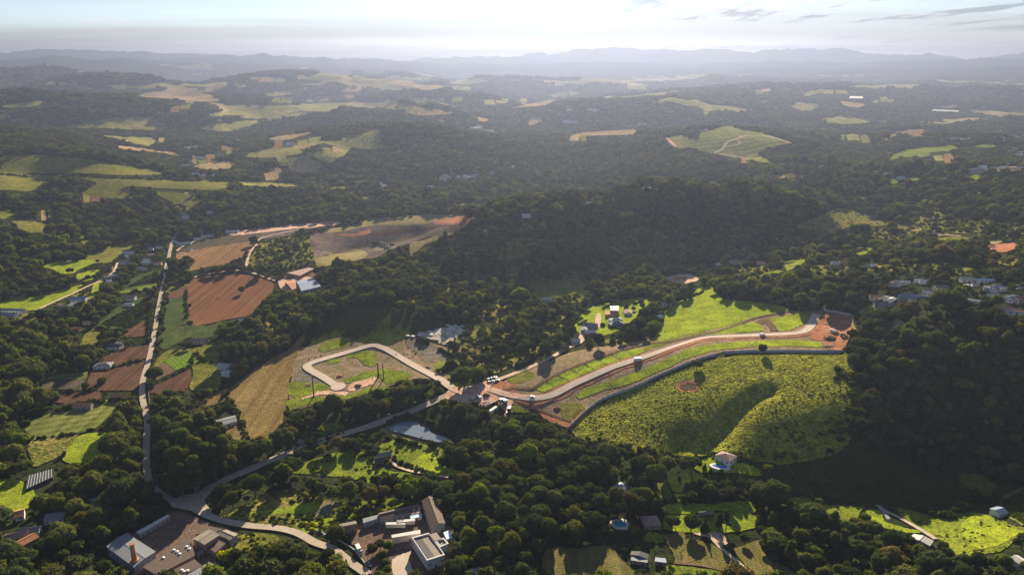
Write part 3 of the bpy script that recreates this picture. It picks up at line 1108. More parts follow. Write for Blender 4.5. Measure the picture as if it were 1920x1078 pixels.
S('A1', 'far_pasture', 'farfield', [(600, 465), (720, 450), (720, 480), (640, 477)])
S('A1', 'far_pasture', 'farfield', [(1820, 780), (1916, 762), (1960, 790), (1930, 840), (1860, 822)])
# -- far hills (right)
S('A2', 'terraced_pasture', 'terrace', [(0, 800), (100, 750), (200, 715), (250, 705), (330, 730), (450, 750), (600, 800), (540, 820), (440, 850), (430, 880), (530, 920), (400, 907), (250, 882), (150, 862), (0, 822)])
for q in [
    [(775, 670), (850, 660), (930, 650), (960, 665), (1050, 690), (900, 702), (860, 692), (830, 697)],
    [(40, 560), (100, 570), (160, 610), (160, 640), (130, 667), (105, 657), (110, 615), (60, 597), (40, 590)],
    [(580, 598), (700, 592), (745, 610), (700, 627), (620, 612)],
    [(670, 530), (740, 510), (800, 515), (700, 542)],
    [(400, 575), (490, 570), (430, 585)],
]:
    S('A2', 'far_pasture', 'farfield', q)
for q in [
    [(1120, 785), (1180, 750), (1250, 735), (1360, 733), (1270, 747), (1180, 772), (1130, 802)],
    [(860, 570), (1010, 580), (1015, 602), (940, 607)],
    [(1390, 600), (1540, 595), (1500, 612), (1400, 610)],
    [(520, 990), (620, 988), (615, 1000), (520, 1000)],
    [(1770, 945), (1880, 940), (1870, 965), (1780, 968)],
]:
    S('A2', 'far_dry_field', 'fartan', q)
for q in [
    [(1150, 905), (1200, 860), (1270, 840), (1400, 825), (1530, 820), (1525, 850), (1400, 857), (1370, 882), (1230, 887)],
    [(1600, 820), (1750, 812), (1755, 830), (1640, 830)],
    [(1085, 995), (1110, 998), (1112, 1032), (1085, 1028)],
    [(1170, 1010), (1212, 1010), (1200, 1037), (1175, 1037)],
    [(1230, 1005), (1320, 1003), (1320, 1015), (1235, 1015)],
    [(1610, 988), (1660, 985), (1662, 1022)],
]:
    S('A2', 'green_pasture', 'grass', q)

# -- left valley
S('B0', 'plowed_field', 'plowed', [(1078, 500), (1120, 482), (1330, 465), (1440, 482), (1528, 512), (1530, 560), (1490, 600), (1440, 650), (1395, 695), (1290, 715), (1150, 745), (1075, 750), (1055, 700), (1045, 600), (1050, 540)], 2, rough=0.3)
S('B0', 'harvested_field', 'harvested', [(995, 345), (1080, 330), (1250, 300), (1410, 282), (1415, 300), (1380, 370), (1270, 410), (1180, 420), (1100, 440), (1055, 447), (1095, 390), (1060, 370), (1000, 385)], 2, rough=0.3)
S('B0', 'fallow_field', 'fallow', [(1000, 328), (1080, 282), (1180, 257), (1300, 246), (1450, 236), (1440, 278), (1410, 280), (1250, 298), (1080, 328)], 2, rough=0.3)
S('B0', 'earth_strip', 'pink', [(1270, 236), (1330, 220), (1500, 205), (1700, 180), (1890, 165), (1900, 187), (1750, 200), (1600, 215), (1450, 234), (1330, 246)], 2, rough=0.5)
S('B0', 'quarry_yard', 'quarry', [(1450, 238), (1640, 215), (1640, 240), (1530, 262), (1450, 264)], 2)
S('B0', 'rough_ground', 'scrub', [(1440, 290), (1560, 262), (1700, 248), (1780, 278), (1815, 320), (1790, 375), (1720, 400), (1690, 430), (1560, 452), (1440, 432), (1375, 405), (1420, 350)], 1, mk=2)
S('', 'quarry_floor', 'quarry', [(583, 441), (640, 434), (700, 424), (780, 420), (865, 408), (880, 420), (845, 437), (797, 447), (770, 458), (740, 466), (697, 486), (640, 483), (600, 487), (588, 470)], 2)
S('B1', 'quarry_rim', 'sand', [(-60, 210), (0, 200), (100, 180), (160, 150), (230, 153), (360, 140), (520, 130), (700, 138), (560, 160), (400, 190), (200, 190), (0, 225), (-80, 235)], 3)
S('B1', 'rock_heap_ground', 'rubble', [(160, 290), (220, 280), (310, 310), (250, 332), (185, 328)], 3)
S('B1', 'quarry_bench', 'red', [(-30, 240), (60, 238), (140, 220), (165, 216), (150, 240), (60, 252)], 3)
S('B1', 'quarry_terrace', 'fallow', [(60, 300), (250, 270), (450, 235), (600, 205), (640, 215), (480, 250), (300, 285), (80, 320)], 3)
S('B1', 'quarry_terrace', 'brown', [(150, 235), (350, 205), (560, 190), (640, 195), (450, 222), (250, 245)], 3)
S('B1', 'quarry_bench', 'red', [(540, 150), (700, 140), (720, 178), (600, 185), (520, 180)], 3)
S('', 'dry_slope', 'sand', [(590, 487), (640, 476), (672, 468), (690, 478), (668, 490), (640, 492), (612, 500)], 3)
S('', 'dry_slope', 'scrub', [(600, 480), (640, 474), (645, 490), (610, 500), (592, 498)], 2)
S('B1', 'pale_slope', 'sand', [(390, 290), (460, 275), (540, 250), (620, 228), (630, 238), (560, 262), (470, 300), (400, 360), (385, 350)], 3)
S('B0', 'works_yard', 'pink', [(1560, 500), (1640, 488), (1740, 480), (1770, 520), (1700, 560), (1600, 562)], 2)
S('B0', 'works_yard', 'track', [(1440, 470), (1560, 480), (1620, 470), (1770, 425), (1800, 380), (1830, 390), (1790, 440), (1740, 490), (1600, 505)], 1)
S('B0', 'vegetable_field', 'crop', [(935, 607), (1045, 590), (1055, 690), (1068, 738), (920, 770), (915, 690)], 2, smooth=False)
S('B0', 'tilled_strip', 'brown', [(935, 573), (1052, 532), (1048, 588), (935, 605)], 2, smooth=False)
S('B0', 'green_strip', 'olive', [(942, 540), (1055, 522), (1052, 532), (940, 573)], 2)
S('B0', 'weedy_field', 'crop', [(908, 775), (1070, 748), (1150, 752), (1250, 728), (1200, 790), (1190, 815), (1050, 825), (940, 880), (893, 860)], 2)
S('B0', 'row_crop_field', 'rowcrop', [(918, 950), (1010, 910), (1090, 903), (1132, 950), (985, 1005)], 3, smooth=False, rough=0.3)
S('B0', 'garden_ground', 'olive', [(870, 1000), (930, 900), (1090, 880), (1240, 830), (1260, 900), (1220, 960), (1240, 1090), (1070, 1110), (1075, 990)], 1)
S('', 'tilled_field', 'brown', [(290, 723), (318, 708), (357, 690), (359, 716), (345, 735), (300, 738), (277, 737), (280, 720)], 3, smooth=False)
S('B0', 'dug_plot', 'track', [(870, 998), (912, 955), (985, 1007), (960, 1022), (880, 1062)], 2, smooth=False)
S('B0', 'tilled_field', 'brown', [(590, 930), (680, 880), (840, 860), (828, 935), (640, 975), (575, 962)], 2, smooth=False)
S('', 'tilled_field', 'brown', [(172, 695), (217, 686), (272, 678), (263, 715), (256, 732), (160, 734)], 2, smooth=False)
S('B0', 'green_strip', 'field', [(235, 1062), (300, 1022), (500, 1012), (480, 1050), (250, 1062)], 2, smooth=False)
S('', 'fallow_field', 'fallow', [(78, 716), (160, 712), (153, 732), (80, 731)], 2, smooth=False)
S('C0', 'tilled_field', 'brown', [(300, 112), (340, 60), (560, 46), (572, 88), (430, 122)], 2, smooth=False)
S('C0', 'green_field', 'field', [(140, 255), (240, 185), (430, 140), (600, 95), (690, 100), (650, 150), (530, 260), (400, 290), (170, 322), (165, 290)], 2, rough=0.5)
S('C0', 'weedy_field', 'scrub', [(170, 330), (400, 297), (440, 292), (360, 400), (300, 430), (200, 475), (178, 440)], 2)
S('C0', 'green_plot', 'bright', [(440, 300), (560, 280), (600, 290), (560, 420), (500, 445), (400, 452), (350, 420)], 2)
S('C0', 'lawn', 'bright', [(-30, 570), (60, 540), (140, 560), (190, 610), (190, 690), (60, 720), (-30, 700)], 2)
S('B0', 'orchard_ground', 'crop', [(550, 745), (680, 640), (850, 590), (860, 680), (740, 760), (560, 772)], 2)
S('B0', 'orchard_ground', 'crop', [(680, 540), (740, 490), (880, 440), (900, 470), (860, 515), (700, 560)], 2)
S('B0', 'green_strip', 'grass', [(670, 562), (862, 515), (862, 542), (690, 572)], 2)
S('B0', 'tilled_field', 'brown', [(695, 790), (770, 742), (850, 710), (840, 800), (760, 817), (720, 812)], 2)
S('B0', 'garden_ground', 'olive', [(455, 850), (500, 780), (560, 785), (550, 850), (470, 880)], 2)
S('B0', 'lawn', 'bright', [(-30, 625), (80, 600), (200, 588), (330, 555), (455, 525), (440, 550), (400, 575), (200, 665), (-30, 655)], 2, rough=0.5)
S('B0', 'kitchen_garden', 'crop', [(215, 667), (390, 582), (400, 602), (470, 622), (330, 672)], 2)
for q in [
    [(240, 420), (300, 395), (420, 388), (520, 383), (550, 400), (500, 415), (440, 440), (400, 462), (340, 462), (300, 440)],
    [(440, 460), (550, 440), (560, 462), (500, 497), (440, 500)],
    [(530, 510), (580, 505), (560, 560), (520, 610), (455, 682), (460, 650), (500, 600)],
]:
    S('B0', 'lawn', 'bright', q, 2)
for q in [
    [(480, 370), (600, 320), (680, 330), (690, 350), (640, 392), (550, 402)],
    [(600, 318), (650, 300), (790, 283), (760, 310), (700, 327)],
    [(-20, 100), (100, 118), (100, 135), (40, 152), (-20, 150)],
    [(70, 170), (160, 160), (260, 190), (230, 227), (120, 222)],
    [(460, 5), (600, -2), (700, 5), (740, 40), (600, 37), (500, 20)],
    [(870, 5), (1020, 10), (1120, 40), (1130, 60), (1050, 112), (1040, 80), (950, 50)],
    [(455, 250), (500, 245), (495, 300), (460, 290)],
    [(820, 190), (920, 190), (900, 215), (820, 212)],
]:
    S('B0', 'meadow', 'olive', q, 2)
S('', 'dry_grass_field', 'dry', [(443, 720), (480, 690), (520, 668), (548, 650), (573, 622), (566, 646), (552, 676), (548, 700), (541, 722), (540, 745), (533, 775), (525, 810), (500, 822), (470, 824), (455, 812), (447, 782), (430, 752), (425, 738)], 2)
S('', 'dry_grass_field', 'dry', [(370, 760), (400, 740), (425, 730), (432, 744), (420, 752), (395, 762)], 2)
S('', 'dry_grass_field', 'dry', [(418, 808), (448, 796), (460, 822), (440, 826)], 2)

# -- shaded field and clearings in the middle
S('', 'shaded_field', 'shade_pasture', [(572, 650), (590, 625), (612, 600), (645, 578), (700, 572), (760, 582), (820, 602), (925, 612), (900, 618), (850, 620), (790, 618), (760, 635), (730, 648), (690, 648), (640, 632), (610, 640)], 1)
S('B1', 'dry_clearing', 'dry', [(800, 640), (850, 620), (900, 680), (960, 700), (950, 730), (900, 752), (840, 722), (800, 702)], 1, mk=2)
S('B1', 'clearing', 'olive', [(840, 375), (870, 330), (1000, 308), (1062, 338), (1000, 372), (900, 388)], 1)
S('B1', 'clearing', 'olive', [(1100, 540), (1150, 510), (1300, 498), (1390, 520), (1330, 560), (1250, 592), (1110, 582)], 1)
S('B1', 'rough_ground', 'scrub', [(1600, 340), (1700, 220), (1850, 260), (1930, 330), (1850, 420), (1750, 450), (1600, 470), (1500, 445)], 1, mk=2)
S('B1', 'rough_ground', 'scrub', [(680, 760), (760, 752), (900, 780), (950, 800), (940, 822), (850, 822), (800, 860), (930, 890), (840, 930), (700, 920), (640, 860)], 1, mk=2)
S('', 'rough_ground', 'scrub', [(835, 700), (855, 662), (900, 645), (960, 652), (1010, 642), (1005, 668), (950, 692), (900, 708), (860, 715)], 1, mk=2)
mark([(770, 606), (900, 606), (895, 626), (780, 628)], 1)
S('B1', 'rubble_ground', 'sun_pale', [(430, 790), (500, 785), (530, 765), (600, 772), (650, 758), (690, 785), (660, 800), (640, 830), (600, 835), (580, 856), (540, 840), (510, 822), (470, 828), (450, 808)], 2, rough=3.0)
S('B1', 'farm_lawn', 'bright', [(1325, 715), (1400, 650), (1470, 630), (1560, 615), (1640, 598), (1720, 595), (1760, 615), (1700, 655), (1650, 720), (1590, 765), (1530, 790), (1460, 810), (1420, 800), (1350, 800), (1310, 770)], 2)
S('B1', 'farm_yard', 'dirt', [(1430, 690), (1455, 690), (1450, 760), (1425, 770)], 3)
S('', 'hill_clearing', 'dirt', [(1245, 523), (1262, 517), (1285, 515), (1308, 520), (1306, 528), (1275, 532)], 2)

for n_, (cx_, cy_, rx_, ry_) in enumerate([(930, 470, 40, 6), (985, 455, 30, 6), (1200, 455, 40, 16), (1262, 472, 35, 13), (1225, 497, 40, 11), (1090, 520, 35, 9), (1010, 537, 30, 11), (948, 582, 20, 16), (860, 540, 25, 8),
        (770, 560, 25, 6), (1050, 604, 20, 7), (900, 650, 25, 10), (965, 668, 25, 7), (1020, 628, 20, 9), (1312, 502, 25, 7), (1420, 507, 28, 6), (1390, 472, 25, 5), (1490, 452, 25, 5), (1560, 507, 30, 7), (1655, 502, 38, 6),
        (1725, 500, 42, 7), (1800, 505, 38, 6), (1872, 492, 30, 6), (1700, 440, 50, 7), (1800, 430, 60, 7), (1880, 421, 40, 6), (1560, 472, 20, 5), (1345, 345, 35, 4), (1480, 330, 30, 4), (1120, 372, 30, 3), (640, 352, 30, 4),
        (700, 372, 30, 3), (880, 385, 40, 4), (1600, 372, 36, 5), (1720, 378, 40, 5), (1840, 365, 40, 5), (150, 560, 30, 7), (60, 600, 20, 8), (520, 610, 18, 8), (620, 545, 20, 6), (1080, 560, 22, 6), (1160, 640, 20, 6)]):
    if cy_ > 430:
        rx_, ry_ = rx_ * 1.35, ry_ * 1.5
    q = [(cx_ + rx_ * (0.7 + 0.5 * rnd.random()) * math.cos(t_), cy_ + ry_ * (0.7 + 0.5 * rnd.random()) * math.sin(t_)) for t_ in np.linspace(0, 2 * PI, 9, endpoint=False)]
    S('', 'rough_ground', 'scrub' if n_ % 3 else 'olive', q, 1, mk=2)

# -- right middle
S('B2', 'sunlit_slope', 'scrub', [(640, 192), (740, 150), (870, 95), (950, 105), (1050, 140), (1180, 170), (1150, 187), (950, 207), (790, 227), (700, 217)], 1)
S('B2', 'rough_meadow', 'olive', [(1180, 170), (1300, 120), (1400, 90), (1480, 140), (1700, 150), (1960, 200), (1960, 262), (1800, 252), (1640, 242), (1400, 222), (1200, 222)], 1, mk=2)
S('B2', 'rough_meadow', 'olive', [(1400, 265), (1550, 253), (1610, 270), (1440, 280)], 1)
S('B2', 'bare_earth', 'red', [(1700, 302), (1860, 290), (1885, 310), (1800, 342), (1720, 322)], 2)
S('B2', 'bare_earth', 'sand', [(1640, 285), (1780, 278), (1780, 290), (1660, 296)], 2)
for q in [
    [(962, 345), (980, 320), (1055, 313), (1050, 337), (1000, 357)],
    [(860, 343), (900, 323), (890, 347)],
    [(430, 472), (560, 430), (572, 388), (690, 378), (640, 427), (560, 452), (480, 482)],
    [(990, 690), (1000, 660), (1050, 638), (1112, 662), (1060, 672), (1010, 700)],
]:
    S('B2', 'meadow', 'grass', q, 2)
S('', 'great_meadow', 'bright', [(1228, 636), (1231, 622), (1243, 615), (1246, 595), (1248, 582), (1268, 568), (1300, 557), (1302, 546), (1320, 540), (1340, 538), (1338, 548), (1360, 562), (1413, 567), (1467, 576), (1477, 584), (1413, 598), (1347, 616), (1280, 629), (1250, 638)], 2)

# -- the building plots on the right
S('', 'cleared_ground', 'cleared', [(918, 730), (960, 708), (1000, 688), (1080, 658), (1120, 652), (1200, 640), (1290, 616), (1400, 597), (1470, 585), (1530, 582), (1545, 585), (1594, 592), (1592, 620), (1580, 656), (1540, 658), (1437, 657), (1357, 660), (1320, 669), (1282, 685), (1250, 696), (1205, 718), (1160, 735), (1122, 752), (1093, 776), (1063, 804), (1020, 778), (1000, 768), (950, 775), (935, 760)], 1, smooth=False)
S('', 'bare_earth', 'red', [(1532, 594), (1594, 594), (1592, 630), (1580, 655), (1558, 655), (1545, 641), (1518, 637), (1524, 620), (1536, 605)], 3)
S('z4', 'bare_earth', 'red', [(720, 250), (800, 210), (900, 230), (1010, 270), (990, 340), (880, 345), (780, 320), (730, 300)], 2)
S('z4', 'bare_earth', 'red', [(960, 470), (1010, 415), (1250, 445), (1290, 450), (1240, 520), (1100, 500), (1000, 500)], 2)
S('z4', 'bare_earth', 'red', [(1250, 520), (1400, 570), (1600, 640), (1700, 590), (1780, 500), (1740, 640), (1590, 735), (1350, 650)], 2)
S('z4', 'grass_plot', 'olive', [(1490, 540), (1500, 480), (1620, 455), (1770, 500), (1700, 570), (1600, 640), (1530, 600)], 3)
S('z4', 'grass_plot', 'grass', [(965, 500), (1000, 480), (1100, 520), (1150, 560), (1000, 560)], 3)
S('z4', 'grass_plot', 'olive', [(900, 190), (1000, 150), (1130, 100), (1210, 130), (1180, 190), (1040, 240), (940, 230)], 2)
UP = [(992, 728), (1013, 718), (1050, 699), (1100, 681), (1133, 671), (1167, 660), (1200, 653)]
LO = [(1019, 737), (1058, 720), (1083, 708), (1117, 694), (1159, 679), (1184, 672), (1212, 658)]


def strip_plots(up, lo, n, gap, name, mat):
    up, lo = np.array(up, float), np.array(lo, float)

    def al(p, t):
        d = np.concatenate([[0], np.cumsum(np.hypot(*np.diff(p, axis=0).T))])
        return np.array([np.interp(t * d[-1], d, p[:, 0]), np.interp(t * d[-1], d, p[:, 1])])
    for i in range(n):
        t0, t1 = (i + gap) / n, (i + 1 - gap) / n
        ts = np.linspace(t0, t1, 4)
        poly = [tuple(al(up, t)) for t in ts] + [tuple(al(lo, t)) for t in ts[::-1]]
        S('', name, mat, poly, 3, smooth=False, rough=0.8)


strip_plots(UP, LO, 8, 0.045, 'grass_plot', 'bright')
strip_plots([(1079, 744), (1092, 731), (1134, 718), (1184, 702), (1250, 675), (1280, 658), (1320, 649), (1380, 642), (1430, 640), (1510, 639), (1540, 643)],
            [(1086, 750), (1120, 736), (1182, 720), (1250, 691), (1280, 676), (1315, 664), (1357, 656), (1420, 651), (1480, 650), (1520, 651), (1545, 652)], 7, 0.012, 'grass_plot', 'bright')
S('B2', 'grass_plot', 'bright', [(110, 812), (180, 790), (260, 758), (400, 738), (445, 760), (445, 783), (300, 797)], 3)
S('B2', 'grass_plot', 'bright', [(480, 730), (560, 700), (690, 678), (700, 708), (680, 740), (600, 777), (520, 782)], 3)
S('z7', 'verge', 'olive', [(1350, 600), (1500, 570), (1700, 530), (1900, 490), (1916, 520), (1750, 560), (1500, 640), (1350, 680), (1200, 730), (1250, 680)], 2)

# -- rough pasture hill and the shaded slope
S('', 'rough_pasture', 'pasture', [(1070, 802), (1097, 778), (1125, 757), (1162, 741), (1207, 724), (1252, 703), (1290, 689), (1345, 671), (1440, 664), (1580, 664), (1588, 680), (1600, 700), (1622, 740), (1622, 780), (1606, 805), (1590, 830), (1560, 852), (1480, 870), (1400, 862), (1330, 865), (1270, 862), (1180, 850), (1130, 838), (1090, 825)], 1, rough=2.0, mk=0)
mark([(a + (rnd.uniform(-26, 2) if a > 1540 and b_ > 690 else 0), b_ + (rnd.uniform(-14, 2) if b_ > 830 else 0)) for a, b_ in densify([(1070, 802), (1097, 778), (1125, 757), (1162, 741), (1207, 724), (1252, 703), (1290, 689), (1345, 671), (1440, 664), (1580, 664), (1588, 680), (1600, 700), (1622, 740), (1622, 780), (1606, 805), (1590, 830), (1560, 852), (1480, 870), (1400, 862), (1330, 865), (1270, 862), (1180, 850), (1130, 838), (1090, 825)], 11)], 1)
S('', 'shaded_pasture', 'shade_pasture', [(1380, 872), (1400, 862), (1480, 868), (1560, 850), (1600, 830), (1640, 845), (1750, 880), (1900, 905), (1930, 930), (1850, 960), (1790, 950), (1720, 948), (1600, 942), (1500, 925), (1440, 905), (1320, 915), (1290, 925), (1262, 920), (1250, 905), (1290, 888), (1350, 890)], 0)
S('', 'waterhole_bank', 'red', [(1266, 723), (1275, 717), (1290, 714), (1306, 718), (1313, 726), (1302, 734), (1285, 736), (1271, 732)], 2)
S('', 'waterhole', 'track', [(1274, 726), (1282, 721), (1298, 721), (1305, 727), (1298, 731), (1282, 732)], 4)
S('', 'terrace_lawn', 'bright', [(1296, 862), (1320, 857), (1345, 860), (1372, 868), (1400, 870), (1430, 886), (1420, 893), (1380, 888), (1310, 884)], 2)
S('z3', 'grass_slope', 'olive', [(900, 470), (1000, 490), (1060, 600), (1100, 690), (1240, 705), (1240, 745), (1080, 740), (960, 712), (930, 600)], 2)
S('', 'lawn', 'bright', [(1246, 948), (1280, 943), (1330, 946), (1400, 940), (1418, 955), (1400, 966), (1345, 958), (1290, 964), (1252, 962)], 2)
S('', 'lawn', 'bright', [(1250, 968), (1290, 966), (1400, 962), (1420, 985), (1390, 996), (1330, 1000), (1252, 995), (1244, 985)], 2)
S('C2', 'lawn', 'bright', [(1030, 717), (1110, 720), (1150, 790), (1340, 832), (1270, 842), (1150, 817), (1060, 770)], 2)
S('C2', 'lawn', 'grass', [(560, 650), (690, 645), (760, 680), (900, 690), (1020, 700), (1000, 720), (950, 800), (860, 760), (720, 700), (600, 680)], 2, mk=1)
S('C2', 'grassland', 'grass', [(1200, 705), (1300, 720), (1440, 748), (1600, 722), (1680, 735), (1780, 762), (1850, 800), (1930, 812), (1900, 850), (1850, 900), (1780, 945), (1700, 960), (1560, 985), (1480, 900), (1340, 828), (1250, 762)], 1)
S('C2', 'bright_grassland', 'bright', [(1560, 800), (1640, 740), (1700, 745), (1780, 790), (1860, 815), (1880, 850), (1780, 910), (1650, 930), (1580, 870)], 2)
S('C2', 'vineyard_ground', 'field', [(1780, 655), (1930, 595), (1940, 795), (1850, 772), (1800, 725)], 1)
S('C2', 'stubble_field', 'stubble', [(-40, 872), (100, 885), (180, 915), (250, 955), (310, 1010), (385, 1082), (290, 1082), (190, 1045), (0, 1018), (-40, 1010)], 2, smooth=False)
S('C2', 'stubble_field', 'stubble', [(275, 935), (360, 905), (430, 885), (520, 975), (580, 1030), (650, 1085), (405, 1085), (330, 1000)], 2, smooth=False)
S('C2', 'green_strip', 'grass', [(-90, 1030), (0, 1028), (190, 1055), (280, 1085), (-90, 1085)], 2)
S('C2', 'dirt_yard', 'dirt', [(60, 845), (200, 840), (240, 870), (250, 905), (190, 910), (140, 870)], 2)
S('C1', 'stubble_field', 'stubble', [(1130, 980), (1180, 925), (1300, 930), (1500, 918), (1560, 980), (1610, 1030), (1650, 1090), (1190, 1090)], 2)
S('C1', 'stubble_field', 'stubble', [(1795, 848), (1860, 845), (1930, 832), (1930, 1005), (1880, 1000), (1850, 940)], 2, smooth=False)
S('C1', 'lawn', 'grass', [(1720, 840), (1780, 845), (1810, 890), (1760, 900), (1700, 880)], 2)

# -- lower middle
S('', 'weedy_meadow', 'grass', [(545, 880), (570, 868), (600, 858), (640, 848), (680, 848), (692, 856), (707, 868), (727, 882), (770, 888), (760, 902), (740, 906), (683, 905), (640, 895), (590, 890), (550, 888)], 1)
S('C1', 'meadow', 'grass', [(200, 380), (250, 332), (370, 322), (470, 345), (560, 372), (570, 400), (540, 440), (600, 480), (690, 508), (690, 530), (600, 525), (480, 500), (390, 480), (320, 450), (280, 420)], 1)
S('C1', 'flower_meadow', 'bright', [(470, 390), (520, 400), (540, 440), (600, 480), (690, 505), (650, 522), (520, 500), (400, 470), (410, 440)], 2)
S('C1', 'pond_bank', 'sand', [(225, 262), (250, 255), (350, 287), (440, 312), (520, 330), (580, 335), (570, 350), (520, 345), (420, 330), (330, 310), (230, 285)], 1)
S('C0', 'rough_ground', 'grass', [(1660, 330), (1750, 270), (1850, 228), (1930, 238), (1930, 290), (1850, 310), (1700, 372), (1640, 372)], 1)
S('C0', 'rough_bank', 'scrub', [(1290, 590), (1330, 560), (1500, 500), (1520, 530), (1400, 600), (1330, 640)], 1, mk=2)
S('', 'rough_ground', 'scrub', [(420, 968), (470, 943), (500, 925), (560, 918), (600, 935), (650, 945), (650, 975), (600, 1000), (560, 995), (510, 985), (440, 977)], 1)
S('', 'weed_patch', 'bright', [(452, 966), (490, 958), (540, 950), (590, 942), (600, 952), (580, 962), (520, 965), (480, 972)], 2)
S('z2', 'rubble_patch', 'rubble', [(60, 400), (150, 270), (280, 260), (350, 290), (380, 340), (200, 420), (80, 450)], 2)
S('z2', 'weed_bank', 'bright', [(-100, 520), (0, 490), (100, 440), (380, 430), (370, 470), (260, 490), (50, 585), (-80, 600)], 2)
S('z2', 'weed_bank', 'grass', [(380, 380), (480, 250), (620, 240), (760, 300), (900, 210), (1180, 240), (1200, 270), (1000, 300), (780, 370), (600, 400), (450, 420)], 1)
S('z1', 'weedy_ground', 'olive', [(1600, 640), (1750, 600), (1920, 610), (2050, 640), (2000, 760), (1800, 780), (1650, 800), (1540, 760), (1500, 720)], 1)
S('z1', 'factory_yard', 'yard', [(100, 740), (350, 585), (430, 600), (820, 380), (950, 350), (1250, 480), (1500, 550), (1600, 600), (1530, 710), (1380, 810), (1350, 900), (1430, 1100), (560, 1100), (410, 985)], 2, smooth=False)
S('z2', 'factory_yard', 'yard', [(340, 560), (600, 470), (800, 410), (1250, 290), (1500, 450), (1620, 560), (1640, 740), (1570, 860), (1520, 1010), (1300, 1065), (1190, 1100), (720, 1100), (560, 800), (450, 700), (380, 630)], 2, smooth=False)
S('z2', 'pavement', 'pave', [(930, 900), (1140, 790), (1120, 900), (1190, 1090), (960, 1090), (930, 1000)], 3, smooth=False)

# -- the building plots on the left
S('', 'cleared_ground', 'cleared', [(544, 768), (546, 720), (548, 690), (562, 656), (585, 645), (612, 638), (640, 630), (690, 645), (735, 646), (762, 635), (800, 640), (850, 660), (856, 690), (850, 705), (825, 715), (800, 710), (760, 712), (735, 722), (690, 738), (640, 752), (590, 760)], 0)
for q in [
    [(340, 180), (560, 90), (680, 100), (690, 160), (560, 200), (400, 240)],
    [(640, 300), (780, 250), (960, 240), (1000, 330), (980, 400), (880, 400), (760, 320)],
    [(630, 560), (800, 500), (1000, 430), (1200, 440), (1400, 500), (1330, 540), (1140, 600), (1000, 530), (850, 570), (700, 590)],
    [(0, 600), (300, 590), (450, 600), (480, 650), (250, 720), (100, 770), (0, 700)],
    [(0, 780), (300, 750), (600, 745), (900, 650), (1150, 620), (1100, 660), (900, 720), (700, 770), (300, 825), (50, 890), (0, 880)],
    [(1640, 370), (1740, 340), (1900, 390), (1700, 470)],
    [(450, 340), (560, 320), (590, 350), (480, 380)],
]:
    S('z8', 'grass_patch', 'grass', q, 2, rough=1.5)
for q in [
    [(150, 770), (350, 680), (650, 690), (640, 730), (350, 725)],
    [(680, 620), (850, 560), (980, 520), (960, 600), (800, 640), (700, 680)],
]:
    S('z8', 'bare_earth', 'pink', q, 2, rough=1.5)
S('z8', 'rubble_patch', 'rubble', [(60, 560), (130, 400), (200, 410), (340, 510), (480, 600), (350, 600), (120, 600)], 1)
S('z8', 'rubble_patch', 'rubble', [(1320, 150), (1500, 120), (1640, 170), (1850, 340), (1750, 365), (1500, 330), (1440, 240)], 1)

# ------------------------------------------------------------------ roads and tracks
road('', 'country_road', 'asphalt', [(334, 434), (326, 448), (321, 462), (317, 482), (312, 500), (310, 520), (304, 545), (298, 575), (292, 610), (285, 650), (278, 680), (268, 715), (267, 745), (276, 790), (275, 830), (275, 870), (281, 905), (300, 925), (325, 940), (352, 950)], 4.8, 3)
road('', 'country_road', 'asphalt', [(345, 945), (370, 930), (400, 912), (430, 897), (470, 880), (510, 863), (560, 843), (620, 822), (680, 804), (720, 790), (780, 768), (830, 746), (862, 733), (915, 722)], 7.5, 3)
road('', 'country_road', 'asphalt', [(340, 945), (365, 955), (390, 968), (420, 978), (470, 987), (520, 991), (560, 1001), (590, 1018), (625, 1030), (650, 1050), (690, 1078)], 5.5, 4)
S('', 'road_junction', 'asphalt', [(318, 940), (345, 930), (372, 925), (395, 925), (385, 942), (398, 962), (380, 962), (350, 958), (325, 952)], 4)
S('z4', 'red_junction_ground', 'pink', [(200, 405), (250, 320), (330, 280), (420, 310), (560, 250), (680, 225), (722, 265), (725, 300), (850, 340), (960, 360), (1180, 390), (1000, 412), (960, 470), (905, 600), (870, 610), (900, 470), (820, 430), (700, 480), (560, 460), (460, 470), (300, 440)], 6)
road('', 'paved_road', 'pave', [(866, 738), (845, 727), (824, 712), (774, 685), (732, 660), (712, 651), (702, 648.5), (690, 650), (657, 660), (615, 672), (582, 682), (575, 688), (583, 696), (607, 709), (630, 724)], 7.2, 4, kerb=0.35)
c0 = hit1(634, 726)
circ = [(c0[0] + 6.5 * math.cos(t), c0[1] + 7.5 * math.sin(t)) for t in np.linspace(0, 2 * PI, 28, endpoint=False)]
drape('turning_circle', circ, 'pave', 5)
road('', 'dirt_verge', 'red', [(950, 745), (983, 750), (1008, 751), (1030, 746), (1050, 737), (1074, 723), (1117, 705), (1150, 690), (1200, 674), (1250, 656), (1300, 640), (1330, 634), (1380, 632), (1430, 630), (1480, 628), (1508, 624), (1520, 615), (1527, 600)], 15.0, 3)
road('', 'paved_road', 'pave', [(918, 731), (950, 741), (983, 747), (1008, 748), (1030, 744), (1050, 735), (1074, 722), (1117, 703), (1150, 689), (1200, 673), (1250, 655), (1300, 639), (1330, 633), (1380, 631), (1430, 629), (1480, 627), (1506, 623), (1518, 614), (1526, 599), (1531, 590)], 7.5, 5, kerb=0.35)
road('', 'dirt_road', 'dirt', [(905, 726), (925, 716), (947, 708), (960, 703), (1000, 687), (1033, 671), (1055, 659), (1072, 650), (1088, 643), (1091, 632), (1096, 618)], 5.5, 4)
